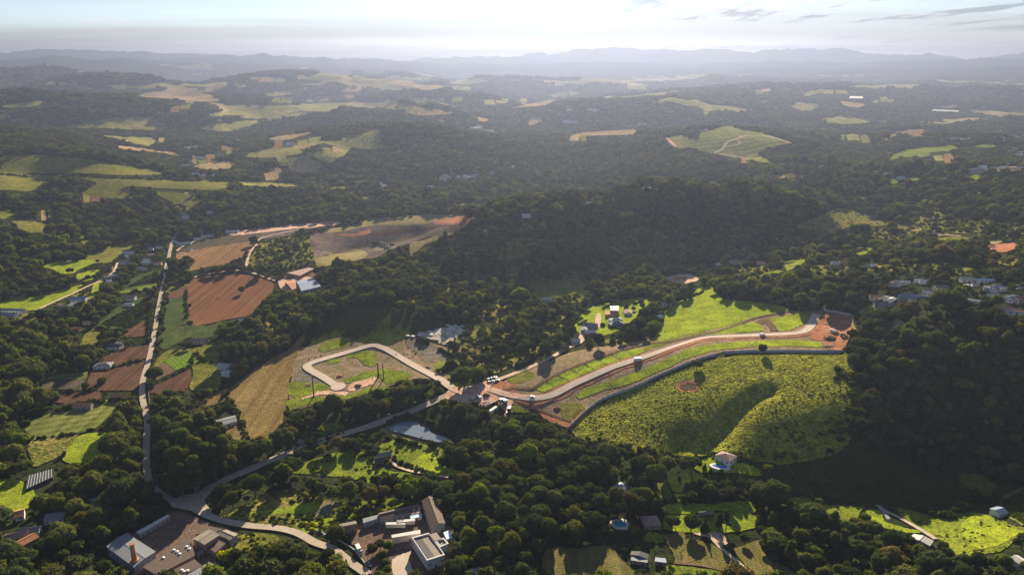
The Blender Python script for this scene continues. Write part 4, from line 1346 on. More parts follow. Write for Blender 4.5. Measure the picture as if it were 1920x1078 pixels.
road('', 'dark_track', 'track', [(930, 742), (960, 728), (995, 731), (1020, 716), (1060, 696), (1100, 680), (1150, 663), (1180, 653), (1220, 645), (1260, 641), (1300, 632), (1347, 622), (1380, 611), (1413, 598), (1450, 590), (1480, 585)], 3.6, 4)
road('', 'dark_track', 'track', [(1423, 608), (1434, 600), (1446, 612), (1452, 622)], 7.0, 4)
road('z4', 'earth_ramp', 'track', [(1235, 525), (1330, 560), (1450, 610), (1620, 665)], 2.6, 4)
road('B0', 'dirt_track', 'dirt', [(1090, 482), (1200, 458), (1330, 443), (1400, 452), (1470, 475), (1545, 502)], 4.0, 4)
road('B0', 'dirt_track', 'dirt', [(1380, 440), (1400, 350), (1440, 300), (1470, 262), (1640, 222), (1800, 195)], 4.0, 3)
road('B0', 'dirt_track', 'dirt', [(995, 335), (1010, 320), (1080, 285), (1200, 250)], 3.5, 4)
road('B0', 'farm_lane', 'dirt', [(205, 668), (300, 622), (400, 578), (500, 530), (560, 505), (600, 480), (640, 450), (660, 400)], 3.2, 4)
road('C1', 'garden_path', 'dirt', [(230, 400), (270, 425), (300, 465), (400, 500), (500, 515), (600, 532)], 2.6, 4)
road('C1', 'grass_path', 'sand', [(1305, 280), (1330, 310), (1370, 345), (1450, 372)], 2.2, 4)
road('C2', 'dirt_track', 'dirt', [(150, 850), (190, 905), (250, 960), (310, 1010), (395, 1085)], 2.6, 4)
road('C2', 'dirt_track', 'track', [(-60, 1012), (60, 1022), (160, 1038), (260, 1068), (320, 1085)], 1.8, 4)
road('C2', 'farm_lane', 'asphalt', [(1090, 690), (1130, 720), (1200, 750), (1270, 790), (1340, 830), (1420, 880)], 2.8, 4)
road('B2', 'dirt_track', 'sand', [(955, 690), (948, 730), (965, 775), (1020, 805)], 2.6, 4)
road('B2', 'dirt_track', 'sand', [(985, 680), (1040, 660), (1100, 650)], 2.4, 4)
road('B2', 'dirt_track', 'dirt', [(1280, 220), (1360, 215), (1440, 240), (1560, 250)], 3.5, 3)
road('A2', 'terrace_road', 'dirt', [(180, 862), (240, 830), (232, 808), (310, 782), (350, 765), (450, 765), (520, 780), (610, 808)], 7.0, 4, taper=None)
road('A2', 'terrace_road', 'dirt', [(240, 830), (320, 812), (308, 790)], 6.0, 4)
road('A2', 'terrace_road', 'dirt', [(200, 866), (300, 882), (380, 900), (440, 892)], 6.0, 4)
road('A2', 'terrace_road', 'dirt', [(460, 752), (530, 762), (600, 770)], 6.0, 4)
road('A2', 'far_road', 'dirt', [(680, 818), (760, 840), (860, 868)], 6.0, 4)
road('A2', 'far_road', 'dirt', [(1780, 785), (1810, 805), (1835, 835)], 7.0, 4)
road('A1', 'far_road', 'pink', [(1815, 775), (1850, 800), (1875, 825)], 8.0, 4)

# ------------------------------------------------------------------ water
m, nt, out = new_mat('pond_water')
p = nt.nodes.new('ShaderNodeBsdfPrincipled')
p.inputs['Base Color'].default_value = (0.13, 0.16, 0.20, 1)
p.inputs['Roughness'].default_value = 0.06
p.inputs['IOR'].default_value = 1.30
p.inputs['Specular IOR Level'].default_value = 0.5
nz = nt.nodes.new('ShaderNodeTexNoise')
nz.inputs['Scale'].default_value = 0.5
g = nt.nodes.new('ShaderNodeNewGeometry')
nt.links.new(g.outputs['Position'], nz.inputs['Vector'])
bp = nt.nodes.new('ShaderNodeBump')
bp.inputs['Strength'].default_value = 0.04
nt.links.new(nz.outputs['Fac'], bp.inputs['Height'])
nt.links.new(bp.outputs[0], p.inputs['Normal'])
nt.links.new(p.outputs[0], out.inputs['Surface'])
M['water'] = m


def pool_water(name, col):
    m, nt, out = new_mat(name)
    p = nt.nodes.new('ShaderNodeBsdfPrincipled')
    p.inputs['Base Color'].default_value = (*col, 1)
    p.inputs['Roughness'].default_value = 0.08
    nt.links.new(p.outputs[0], out.inputs['Surface'])
    return m


M['poolwater'] = pool_water('pool_water', (0.03, 0.33, 0.50))
M['poolblue'] = pool_water('deep_blue_pool_water', (0.02, 0.14, 0.55))


def water(t, name, mat, pts, smooth=True, lift=0.9, zoff=None):
    p = full_px(t, pts)
    p = smooth_closed(p) if smooth else p
    mark(p, 1)
    h = hits([q[0] for q in p], [q[1] for q in p])
    z = float(np.percentile(h[:, 2], 60)) + lift
    w = [at_height(q[0], q[1], 0, z) for q in p]
    o = mesh_obj(name, [tuple(v) for v in w], [list(range(len(w)))[::-1]], M[mat])
    if o.data.polygons[0].normal.z < 0:
        o.data.flip_normals()
    o['kind'] = 'structure'
    return o


mark([(722, 803), (745, 780), (775, 768), (800, 772), (830, 785), (868, 812), (868, 832), (800, 822), (740, 812)], 1)
water('C1', 'pond', 'water', [(250, 255), (290, 222), (340, 205), (400, 200), (435, 225), (445, 242), (490, 250), (505, 278), (560, 296), (610, 318), (600, 338), (560, 332), (520, 326), (440, 308), (350, 284)])
0 and water('', 'waterhole', 'water', [(1272, 726), (1282, 720), (1300, 720), (1308, 727), (1298, 733), (1282, 733)])

# ------------------------------------------------------------------ building kit
P = plain_mat
M['white'] = P('white_render', (0.62, 0.60, 0.57), 0.85, 0.08)
M['cream'] = P('cream_render', (0.58, 0.48, 0.36), 0.85, 0.1)
M['pinkwall'] = P('pink_render', (0.26, 0.18, 0.15), 0.85, 0.1)
M['brick'] = P('brick_wall', (0.32, 0.15, 0.09), 0.9, 0.2)
M['bluewall'] = P('blue_grey_wall', (0.22, 0.26, 0.32), 0.8, 0.1)
M['glass'] = P('window_glass', (0.03, 0.04, 0.05), 0.15, 0.05, spec=0.8)
M['tile'] = P('clay_tile_roof', (0.40, 0.20, 0.13), 0.9, 0.25)
M['orange'] = P('orange_tile_roof', (0.40, 0.18, 0.10), 0.9, 0.2)
M['pinktile'] = P('weathered_tile_roof', (0.30, 0.20, 0.17), 0.9, 0.2)
M['grey'] = P('grey_sheet_roof', (0.17, 0.175, 0.19), 0.6, 0.15)
M['darkroof'] = P('dark_sheet_roof', (0.07, 0.07, 0.075), 0.7, 0.2)
M['brownroof'] = P('brown_sheet_roof', (0.105, 0.075, 0.06), 0.75, 0.22)
M['lightroof'] = P('pale_sheet_roof', (0.48, 0.46, 0.43), 0.6, 0.12)
M['tanroof'] = P('tan_sheet_roof', (0.22, 0.185, 0.15), 0.7, 0.15)
M['blueroof'] = P('blue_sheet_roof', (0.17, 0.22, 0.31), 0.5, 0.12)
M['skyroof'] = P('light_blue_panel', (0.40, 0.56, 0.68), 0.5, 0.1)
M['chimney'] = P('orange_brick_chimney', (0.52, 0.23, 0.12), 0.9, 0.15)
M['concrete'] = P('concrete', (0.27, 0.26, 0.25), 0.9, 0.12)
M['wallgrey'] = P('precast_wall_panel', (0.34, 0.35, 0.37), 0.9, 0.12)
M['wood'] = P('weathered_timber', (0.10, 0.07, 0.05), 0.9, 0.2)
M['bark'] = P('tree_bark', (0.11, 0.085, 0.06), 0.95, 0.25, 2.0)
M['dome'] = P('white_skylight', (0.80, 0.78, 0.74), 0.4, 0.03)
M['deck'] = P('stone_pool_deck', (0.60, 0.54, 0.46), 0.85, 0.08)
M['tyre'] = P('tyre_rubber', (0.02, 0.02, 0.02), 0.9, 0.05)
M['net'] = P('dark_shade_net', (0.05, 0.06, 0.08), 0.8, 0.1)
for k, c in (('carwhite', (0.55, 0.55, 0.54)), ('carsilver', (0.25, 0.26, 0.28)), ('cardark', (0.05, 0.055, 0.065)), ('carred', (0.45, 0.05, 0.04)), ('carblue', (0.10, 0.22, 0.45)), ('caryellow', (0.70, 0.45, 0.06))):
    M[k] = P(k, c, 0.45, 0.03, spec=0.2)


def tag(o, label=None, cat=None, group=None, kind=None):
    if label:
        o['label'] = label
    if cat:
        o['category'] = cat
    if group:
        o['group'] = group
    if kind:
        o['kind'] = kind
    return o


def empty(name, loc, rz=0.0):
    e = bpy.data.objects.new(name, None)
    e.empty_display_size = 1.0
    COL.objects.link(e)
    e.location = loc
    e.rotation_euler = (0, 0, rz)
    return e


def box_vf(cx_, cy_, cz_, sx, sy, sz, V=None, F=None, rz=0.0):
    V = [] if V is None else V
    F = [] if F is None else F
    b = len(V)
    c, s = math.cos(rz), math.sin(rz)
    for dz in (-1, 1):
        for dx, dy in ((-1, -1), (1, -1), (1, 1), (-1, 1)):
            x, y = dx * sx / 2, dy * sy / 2
            V.append((cx_ + x * c - y * s, cy_ + x * s + y * c, cz_ + dz * sz / 2))
    F += [[b, b + 3, b + 2, b + 1], [b + 4, b + 5, b + 6, b + 7]]
    for i in range(4):
        j = (i + 1) % 4
        F.append([b + i, b + j, b + 4 + j, b + 4 + i])
    return V, F


def cyl_vf(x, y, z0, z1, r0, r1, n=10, V=None, F=None, cap=True):
    V = [] if V is None else V
    F = [] if F is None else F
    b = len(V)
    for z, r in ((z0, r0), (z1, r1)):
        for k in range(n):
            a = 2 * PI * k / n
            V.append((x + r * math.cos(a), y + r * math.sin(a), z))
    for k in range(n):
        F.append([b + k, b + (k + 1) % n, b + n + (k + 1) % n, b + n + k])
    if cap:
        F.append([b + n + k for k in range(n)])
        F.append([b + k for k in range(n)][::-1])
    return V, F


def tube_vf(p0, p1, r, n=6, V=None, F=None):
    V = [] if V is None else V
    F = [] if F is None else F
    p0, p1 = Vector(p0), Vector(p1)
    d = (p1 - p0).normalized()
    u = d.orthogonal().normalized()
    w = d.cross(u)
    b = len(V)
    for p in (p0, p1):
        for k in range(n):
            a = 2 * PI * k / n
            V.append(tuple(p + u * r * math.cos(a) + w * r * math.sin(a)))
    for k in range(n):
        F.append([b + k, b + (k + 1) % n, b + n + (k + 1) % n, b + n + k])
    F.append([b + n + k for k in range(n)])
    F.append([b + k for k in range(n)][::-1])
    return V, F


def mark_world(pts, zlo, zhi):
    for z in (zlo, zhi, (zlo + zhi) / 2):
        q = [tuple(float(v) for v in to_px(p[0], p[1], z)) for p in pts]
        mark(q, 1)
        # widen a little
        cx_ = sum(a for a, b in q) / len(q)
        cy_ = sum(b for a, b in q) / len(q)
        mark([(cx_ + (a - cx_) * 1.12, cy_ + (b - cy_) * 1.12) for a, b in q], 1)


def building(name, label, cat, C, z0, h, roof='flat', rise=1.6, axis=0, wall='white', rmat='grey', over=0.35,
             windows=True, door=True, group=None, detail=True, parapet=None, sheets=0):
    """C: four world corners (x, y) of the walls, counter-clockwise; z0: ground; h: eaves height"""
    C = [Vector((c[0], c[1])) for c in C]
    ar = sum(C[i].x * C[(i + 1) % 4].y - C[(i + 1) % 4].x * C[i].y for i in range(4))
    if ar < 0:
        C = C[::-1]
    ctr = sum(C, Vector((0, 0))) / 4
    root = empty(name, (ctr.x, ctr.y, z0))
    tag(root, label, cat, group)
    c = [q - ctr for q in C]
    V = [(q.x, q.y, -1.5) for q in c] + [(q.x, q.y, h) for q in c]
    F = [[i, (i + 1) % 4, 4 + (i + 1) % 4, 4 + i] for i in range(4)]
    if roof == 'gable':
        i0, i1 = (0, 1) if axis == 0 else (1, 2)
        j0, j1 = (i0 + 2) % 4, (i1 + 2) % 4
        m0 = (c[i0] + c[i1]) / 2
        m1 = (c[j0] + c[j1]) / 2
        V += [(m0.x, m0.y, h + rise), (m1.x, m1.y, h + rise)]
        F += [[4 + i0, 4 + i1, 8], [4 + j0, 4 + j1, 9]]
    F.append([4, 5, 6, 7])
    mesh_obj('wall', V, F, M[wall], root)
    th = 0.22
    RV, RF = [], []
    if roof == 'flat':
        o = [q * (1 + over / max(q.length, 0.1)) for q in c]
        RV = [(q.x, q.y, h + 0.01) for q in o] + [(q.x, q.y, h + 0.3) for q in o]
        RF = [[3, 2, 1, 0], [4, 5, 6, 7]] + [[i, (i + 1) % 4, 4 + (i + 1) % 4, 4 + i] for i in range(4)]
    elif roof == 'gable':
        d = (m1 - m0).normalized() * over
        a0, a1 = m0 - d, m1 + d
        for (p, q, sgn) in ((i0, j1, 1), (i1, j0, 1)):
            e0, e1 = c[p], c[q]
            s0 = (e0 - m0)
            s1 = (e1 - m1)
            k0 = 1 + over / max(s0.length, 0.1)
            k1 = 1 + over / max(s1.length, 0.1)
            b0 = m0 + s0 * k0 - d
            b1 = m1 + s1 * k1 + d
            zb = h - rise * (k0 - 1)
            b = len(RV)
            RV += [(a0.x, a0.y, h + rise), (a1.x, a1.y, h + rise), (b1.x, b1.y, zb), (b0.x, b0.y, zb),
                   (a0.x, a0.y, h + rise + th), (a1.x, a1.y, h + rise + th), (b1.x, b1.y, zb + th), (b0.x, b0.y, zb + th)]
            RF += [[b, b + 1, b + 2, b + 3], [b + 4, b + 7, b + 6, b + 5], [b + 3, b + 2, b + 6, b + 7], [b, b + 3, b + 7, b + 4], [b + 1, b + 5, b + 6, b + 2]]
    elif roof == 'hip':
        o = [q * (1 + over / max(q.length, 0.1)) for q in c]
        l01 = (c[1] - c[0]).length
        l12 = (c[2] - c[1]).length
        if l01 > l12:
            m0, m1 = (c[3] + c[0]) / 2, (c[1] + c[2]) / 2
            t = min(0.5, l12 / 2 / l01)
            order = (3, 0, 1, 2)
        else:
            m0, m1 = (c[0] + c[1]) / 2, (c[2] + c[3]) / 2
            t = min(0.5, l01 / 2 / l12)
            order = (0, 1, 2, 3)
        r0 = m0.lerp(m1, t)
        r1 = m1.lerp(m0, t)
        RV = [(o[k].x, o[k].y, h) for k in order] + [(r0.x, r0.y, h + rise), (r1.x, r1.y, h + rise)] + [(o[k].x, o[k].y, h - 0.18) for k in order]
        RF = [[0, 1, 4], [1, 2, 5, 4], [2, 3, 5], [3, 0, 4, 5], [9, 8, 7, 6]] + [[6 + i, 6 + (i + 1) % 4, (i + 1) % 4, i] for i in range(4)]
    ro = mesh_obj('roof', RV, RF, M[rmat], root)
    if roof == 'flat' and parapet:
        o = [q * (1 + over / max(q.length, 0.1)) for q in c]
        n_ = [q * (1 - 0.6 / max(q.length, 0.1)) for q in c]
        PV = []
        for q in (o, n_):
            PV += [(w.x, w.y, h + 0.31) for w in q] + [(w.x, w.y, h + 1.2) for w in q]
        PF = []
        for i in range(4):
            j = (i + 1) % 4
            PF += [[i, j, 4 + j, 4 + i], [8 + j, 8 + i, 12 + i, 12 + j], [4 + i, 4 + j, 12 + j, 12 + i]]
        mesh_obj('parapet', PV, PF, M[parapet], root)
    if sheets and roof == 'flat':
        # raised roofing sheets side by side
        a, b, c_, d_ = [Vector((q.x, q.y)) * 0.95 for q in c]
        for k in range(sheets):
            t0, t1 = (k + 0.02) / sheets, (k + 0.98) / sheets
            q = [a.lerp(b, t0), a.lerp(b, t1), d_.lerp(c_, t1), d_.lerp(c_, t0)]
            SV = [(w.x, w.y, h + 0.31) for w in q] + [(w.x, w.y, h + 0.38 + 0.02 * (k % 2)) for w in q]
            SF = [[4, 5, 6, 7]] + [[i, (i + 1) % 4, 4 + (i + 1) % 4, 4 + i] for i in range(4)]
            mesh_obj('roof_sheet', SV, SF, M['darkroof' if k < sheets * 0.45 else 'tanroof'], ro)
    if roof == 'gable' and detail:
        rv, rf = tube_vf((a0.x, a0.y, h + rise + th), (a1.x, a1.y, h + rise + th), 0.16)
        mesh_obj('ridge_cap', rv, rf, M['grey' if rmat != 'tile' else 'orange'], ro)
    if detail:
        camdir = Vector((-ctr.x, -ctr.y)).normalized()
        done_door = not door
        for i in range(4):
            p, q = c[i], c[(i + 1) % 4]
            e = q - p
            L_ = e.length
            if L_ < 2.5:
                continue
            e = e / L_
            nrm = Vector((e.y, -e.x))
            if nrm.dot(camdir) < 0.15:
                continue
            ang = math.atan2(e.y, e.x)
            step = 3.4 if L_ < 30 else 5.0
            n = max(1, int(L_ / step))
            for k in range(n):
                t = (k + 0.5) / n * L_
                w = p + e * t + nrm * 0.03
                if not done_door and k == n // 2:
                    dv, df = box_vf(w.x, w.y, 1.05, 1.1, 0.12, 2.1, rz=ang)
                    mesh_obj('door', dv, df, M['wood'], root)
                    done_door = True
                    continue
                if windows:
                    zc = min(h - 0.9, 1.6) if h < 5 else h * 0.6
                    fv, ff = box_vf(w.x, w.y, zc, 1.5, 0.10, 1.2, rz=ang)
                    fo = mesh_obj('window', fv, ff, M['lightroof'], root)
                    w2 = w + nrm * 0.06
                    gv, gf = box_vf(w2.x, w2.y, zc, 1.25, 0.05, 0.95, rz=ang)
                    mesh_obj('pane', gv, gf, M['glass'], fo)
    mark_world([q + ctr for q in c], z0, z0 + h)
    return root


def roofq(t, q, h):
    """roof corner pixels at height h -> world corners, ground height"""
    p = full_px(t, q)
    cx_ = sum(a for a, b in p) / 4
    cy_ = sum(b for a, b in p) / 4
    x, y, z = at_height(cx_, cy_, h)
    z0 = z - h
    return [at_height(a, b, h, z0)[:2] for a, b in p], z0


def bq(name, label, cat, t, q, h, **k):
    C, z0 = roofq(t, q, h)
    return building(name, label, cat, C, z0, h, **k)


def hs(t, x, y, w, l, rot, label, h=3.2, name='house', cat='house', **k):
    """small house standing on the ground shown at a pixel"""
    (px_, py_), = full_px(t, [(x, y)])
    X, Y, Z = at_height(px_, py_, h)
    Z0 = float(height(X, Y))
    a = math.radians(rot)
    c, s = math.cos(a), math.sin(a)
    C = [(X + u * c - v * s, Y + u * s + v * c) for u, v in ((-w / 2, -l / 2), (w / 2, -l / 2), (w / 2, l / 2), (-w / 2, l / 2))]
    k.setdefault('roof', 'gable')
    k.setdefault('axis', 1 if w >= l else 0)
    return building(name, label, cat, C, Z0 + 0.1, h, **k)


def domes(root_t, pts, h, parent, r=0.9):
    px_ = full_px(root_t, pts)
    for q in px_:
        a, s = pdir(*q)
        z = parent.location.z + h + 0.3
        rr = (z - CAMZ) / float(s)
        x, y = rr * math.sin(float(a)) - parent.location.x, rr * math.cos(float(a)) - parent.location.y
        V, F = cyl_vf(x, y, h + 0.3, h + 0.75, r, r, 12)
        cyl_vf(x, y, h + 0.75, h + 1.05, r * 0.95, r * 0.4, 12, V, F)
        mesh_obj('skylight', V, F, M['dome'], parent)


# ---- factory on the lower left
b = bq('warehouse', 'big flat grey sheet-roofed warehouse behind the brick chimney, lower left', 'warehouse', 'z1', [(345, 600), (665, 805), (430, 975), (125, 745)], 6.5, roof='gable', rise=0.7, axis=1, rmat='grey', wall='bluewall')
b = bq('factory_hall', 'long brown factory hall with six round white skylights', 'factory', 'z1', [(530, 975), (1050, 645), (1108, 850), (690, 1068)], 5.5, rmat='brownroof', wall='pinkwall')
domes('z1', [(875, 787), (912, 805), (940, 830), (1020, 748), (1050, 773), (757, 873)], 5.5, b)
b = bq('factory_hall', 'tall factory block with a pale panel on its brown roof by the road bend', 'factory', 'z1', [(1095, 658), (1262, 560), (1388, 615), (1222, 722)], 7.5, roof='gable', rise=0.5, axis=1, rmat='tanroof', wall='pinkwall')
bq('factory_hall', 'low brown roofed hall behind the tall factory block', 'factory', 'z1', [(1120, 610), (1255, 516), (1432, 552), (1300, 590)], 5.5, rmat='brownroof', wall='pinkwall')
bq('factory_hall', 'grey roofed annexe at the corner nearest the road bend', 'factory', 'z1', [(1372, 602), (1465, 558), (1590, 612), (1510, 672)], 6.0, roof='gable', rise=0.6, rmat='tanroof', wall='concrete')
bq('factory_hall', 'brown lean-to below the tall factory block', 'factory', 'z1', [(1228, 735), (1385, 640), (1470, 700), (1345, 812)], 4.5, rmat='brownroof', wall='pinkwall')
bq('long_shed', 'long narrow grey shed along the back of the factory yard', 'shed', 'z1', [(455, 582), (800, 392), (828, 404), (492, 606)], 3.6, rmat='lightroof', wall='concrete')
b = bq('factory_hall', 'brown factory hall at the bottom edge with three skylights', 'factory', 'z1', [(880, 1010), (1105, 895), (1185, 965), (955, 1085)], 5.0, rmat='brownroof', wall='pinkwall')
domes('z1', [(965, 1012), (990, 1030), (1028, 1020)], 5.0, b)
bq('warehouse', 'grey gabled warehouse cut off by the bottom edge beside the yellow shrubs', 'warehouse', 'z1', [(1000, 1085), (1270, 925), (1425, 1035), (1180, 1180)], 6.0, roof='gable', rise=0.9, axis=1, rmat='grey', wall='concrete')
bq('shed', 'small blue-grey shed between the two factory halls', 'shed', 'z1', [(1115, 812), (1190, 775), (1208, 792), (1140, 842)], 3.0, rmat='grey', wall='bluewall')
# brick chimney
x, y, z = at_height(*full_px('z1', [(436, 905)])[0], 6.5)
gz = float(height(x, y))
chm = empty('brick_chimney', (x, y, gz))
tag(chm, 'tapering orange brick chimney standing against the grey warehouse roof', 'chimney')
V, F = cyl_vf(0, 0, -1, 17.2, 1.9, 1.15, 14)
mesh_obj('shaft', V, F, M['chimney'], chm)
V, F = cyl_vf(0, 0, 17.2, 17.9, 1.4, 1.4, 14)
mesh_obj('rim', V, F, M['brick'], chm)
V, F = cyl_vf(0, 0, 5.9, 7.6, 2.3, 2.2, 14)
mesh_obj('collar', V, F, M['chimney'], chm)

# ---- works on the lower middle
bq('shed', 'small pale roofed building at the left corner of the works yard', 'building', 'z2', [(340, 497), (515, 460), (532, 488), (350, 526)], 6.5, rmat='tanroof', wall='pinkwall')
bq('workshop', 'grey roofed workshop between the small pale building and the long brown one', 'workshop', 'z2', [(605, 435), (770, 392), (782, 428), (612, 482)], 4.0, rmat='grey', wall='bluewall')
bq('workshop', 'long brown roofed workshop along the back of the works yard', 'workshop', 'z2', [(780, 372), (1215, 264), (1242, 332), (795, 432)], 4.5, roof='gable', rise=1.0, axis=1, rmat='brownroof', wall='concrete')
bq('lean_to', 'pinkish lean-to at the end of the long brown workshop', 'shed', 'z2', [(1140, 350), (1228, 328), (1242, 365), (1150, 388)], 3.2, rmat='pinktile', wall='concrete', windows=False)
bq('canopy', 'white panelled canopy in front of the long brown workshop', 'canopy', 'z2', [(1132, 392), (1250, 366), (1262, 408), (1147, 434)], 2.8, rmat='skyroof', wall='white', windows=False)
bq('barn', 'big brown gabled hall at the right of the works yard', 'hall', 'z2', [(1268, 232), (1420, 200), (1525, 482), (1382, 552)], 5.5, roof='gable', rise=2.2, axis=0, rmat='brownroof', wall='concrete')
bq('store', 'cream walled store with pale roof in front of the white trailers', 'store', 'z2', [(930, 618), (1240, 562), (1246, 600), (936, 648)], 4.5, rmat='lightroof', wall='cream', windows=False)
bq('office_block', 'white office block with parapet and two-tone roof sheets', 'office', 'z2', [(1158, 662), (1345, 612), (1520, 852), (1325, 915)], 6.0, rmat='tanroof', wall='white', parapet='white', sheets=8)
bq('office_wing', 'narrow tan roofed wing at the back of the white office block', 'office', 'z2', [(1356, 616), (1428, 594), (1482, 664), (1408, 686)], 6.6, rmat='tanroof', wall='white', windows=False)
bq('office_wing', 'small white wing with parapet at the right of the office block', 'office', 'z2', [(1424, 694), (1508, 668), (1562, 726), (1474, 764)], 5.6, rmat='tanroof', wall='white', parapet='white')
bq('canopy', 'light blue canopy right of the white office block', 'canopy', 'z2', [(1512, 592), (1570, 570), (1602, 640), (1546, 664)], 3.2, rmat='skyroof', wall='bluewall', windows=False)
bq('house', 'blue roofed building at the bottom edge right of the works', 'house', 'C1', [(690, 1075), (775, 1035), (830, 1075), (750, 1120)], 4.0, roof='gable', rise=1.0, rmat='blueroof', wall='white')
bq('house', 'brown tiled building at the bottom edge beside the blue roof', 'house', 'C1', [(795, 1042), (850, 1020), (885, 1080), (830, 1105)], 4.0, rmat='tile', wall='white')

# ---- country houses near the bottom
bq('villa', 'villa with a long tiled roof above the blue pool', 'villa', 'z3', [(1560, 200), (1640, 150), (1805, 208), (1725, 268)], 3.4, roof='hip', rise=2.0, rmat='pinktile', wall='white')
bq('villa', 'villa with a hipped tile roof right of the round white pool', 'villa', 'z3', [(722, 880), (905, 876), (960, 975), (770, 990)], 3.4, roof='hip', rise=3.4, rmat='pinktile', wall='pinkwall')
bq('house', 'blue-grey roofed house in the shade of big trees', 'house', 'z3', [(420, 540), (500, 500), (612, 540), (540, 590)], 3.4, roof='hip', rise=1.6, rmat='blueroof', wall='bluewall')
bq('shed', 'small orange tiled shed just below the blue-grey roof', 'shed', 'z3', [(312, 606), (420, 612), (426, 648), (350, 640)], 2.8, roof='gable', rise=0.8, axis=1, rmat='orange', wall='brick')
bq('barn', 'low dark barn with pale roof edge on the lawn', 'barn', 'z3', [(1370, 838), (1535, 826), (1550, 850), (1380, 866)], 3.0, roof='gable', rise=0.7, axis=1, rmat='tanroof', wall='wood')
bq('barn', 'long white roofed barn beside the farm lane, lower right', 'barn', 'C2', [(1275, 868), (1300, 848), (1405, 885), (1386, 912)], 3.2, roof='gable', rise=1.0, axis=1, rmat='lightroof', wall='concrete')
bq('shed', 'dark shed with two roofs by the stubble field', 'shed', 'C1', [(1624, 962), (1632, 945), (1722, 962), (1718, 985)], 3.0, roof='gable', rise=0.9, axis=1, rmat='darkroof', wall='concrete')
bq('shed', 'low dark annexe in front of the dark shed', 'shed', 'C1', [(1628, 995), (1630, 978), (1716, 988), (1716, 1008)], 2.6, rmat='grey', wall='concrete')
bq('shed', 'small grey-blue shed right of the dark sheds', 'shed', 'C1', [(1762, 1000), (1765, 980), (1818, 985), (1822, 1008)], 2.6, rmat='blueroof', wall='concrete')
bq('shed', 'blue-grey roofed shed with white front beside the dry grass field', 'shed', 'C0', [(1210, 208), (1318, 182), (1330, 214), (1238, 240)], 3.0, roof='gable', rise=0.7, axis=1, rmat='grey', wall='white', windows=False)
bq('shed', 'blue roofed shed in deep shade left of the crossroads', 'shed', 'C0', [(502, 655), (580, 628), (592, 642), (512, 668)], 3.0, rmat='blueroof', wall='bluewall', windows=False)
hs('C0', 78, 738, 11, 8, 30, 'red roofed white house at the left edge by the lawn', rmat='orange')
hs('C0', 312, 745, 11, 8, 15, 'grey roofed house hidden among trees left of the factory', rmat='grey')
hs('C0', 95, 850, 12, 7, 35, 'pinkish roofed house in the lower left trees', rmat='pinktile', wall='pinkwall')
hs('C0', 150, 880, 10, 7, 60, 'orange roofed cottage next to the pinkish roofed house', rmat='orange', wall='pinkwall')
hs('C0', 165, 825, 12, 6, 10, 'low grey roofed store behind the pinkish roofed house', rmat='grey', wall='concrete', name='store', cat='store')
hs('C0', 665, 72, 12, 6, 0, 'orange roofed shed beside the tilled field and road', rmat='orange', wall='pinkwall', name='shed', cat='shed')
hs('C0', 465, 125, 14, 6, 8, 'low red roofed farm building above the striped green field', rmat='tile', wall='concrete', name='shed', cat='shed')
hs('C0', 1690, 980 / 2.99, 3, 3, 0, 'tiny hut beside the diagonal road', name='hut', cat='hut', rmat='grey', h=2.4)
hs('C1', 245, 400, 8, 6, 20, 'brick hut with grey roof at the start of the garden path', rmat='grey', wall='brick', h=3.0)
hs('C1', 215, 432, 6, 5, 20, 'small dark hut below the brick hut', rmat='darkroof', wall='brick', h=2.6, name='hut', cat='hut')
# shade house with white ribs
C, z0 = roofq('z5', [(318, 428), (592, 350), (592, 440), (288, 580)], 2.4)
sh = empty('shade_house', (0, 0, 0))
tag(sh, 'dark shade-net house with a row of white ribs beside the lawn', 'shade house')
V = [(p_[0], p_[1], z0 - 0.5) for p_ in C] + [(p_[0], p_[1], z0 + 2.4) for p_ in C]
mesh_obj('net', V, [[4, 5, 6, 7], [7, 6, 5, 4][::-1]][:1] + [[i, (i + 1) % 4, 4 + (i + 1) % 4, 4 + i] for i in range(4)], M['net'], sh)
for k in range(9):
    t = (k + 0.5) / 9
    a_ = Vector(C[0]).lerp(Vector(C[1]), t)
    b_ = Vector(C[3]).lerp(Vector(C[2]), t)
    V, F = tube_vf((a_.x, a_.y, z0 + 2.5), (b_.x, b_.y, z0 + 2.5), 0.13)
    mesh_obj('rib', V, F, M['lightroof'], sh)
mark_world(C, z0, z0 + 2.4)

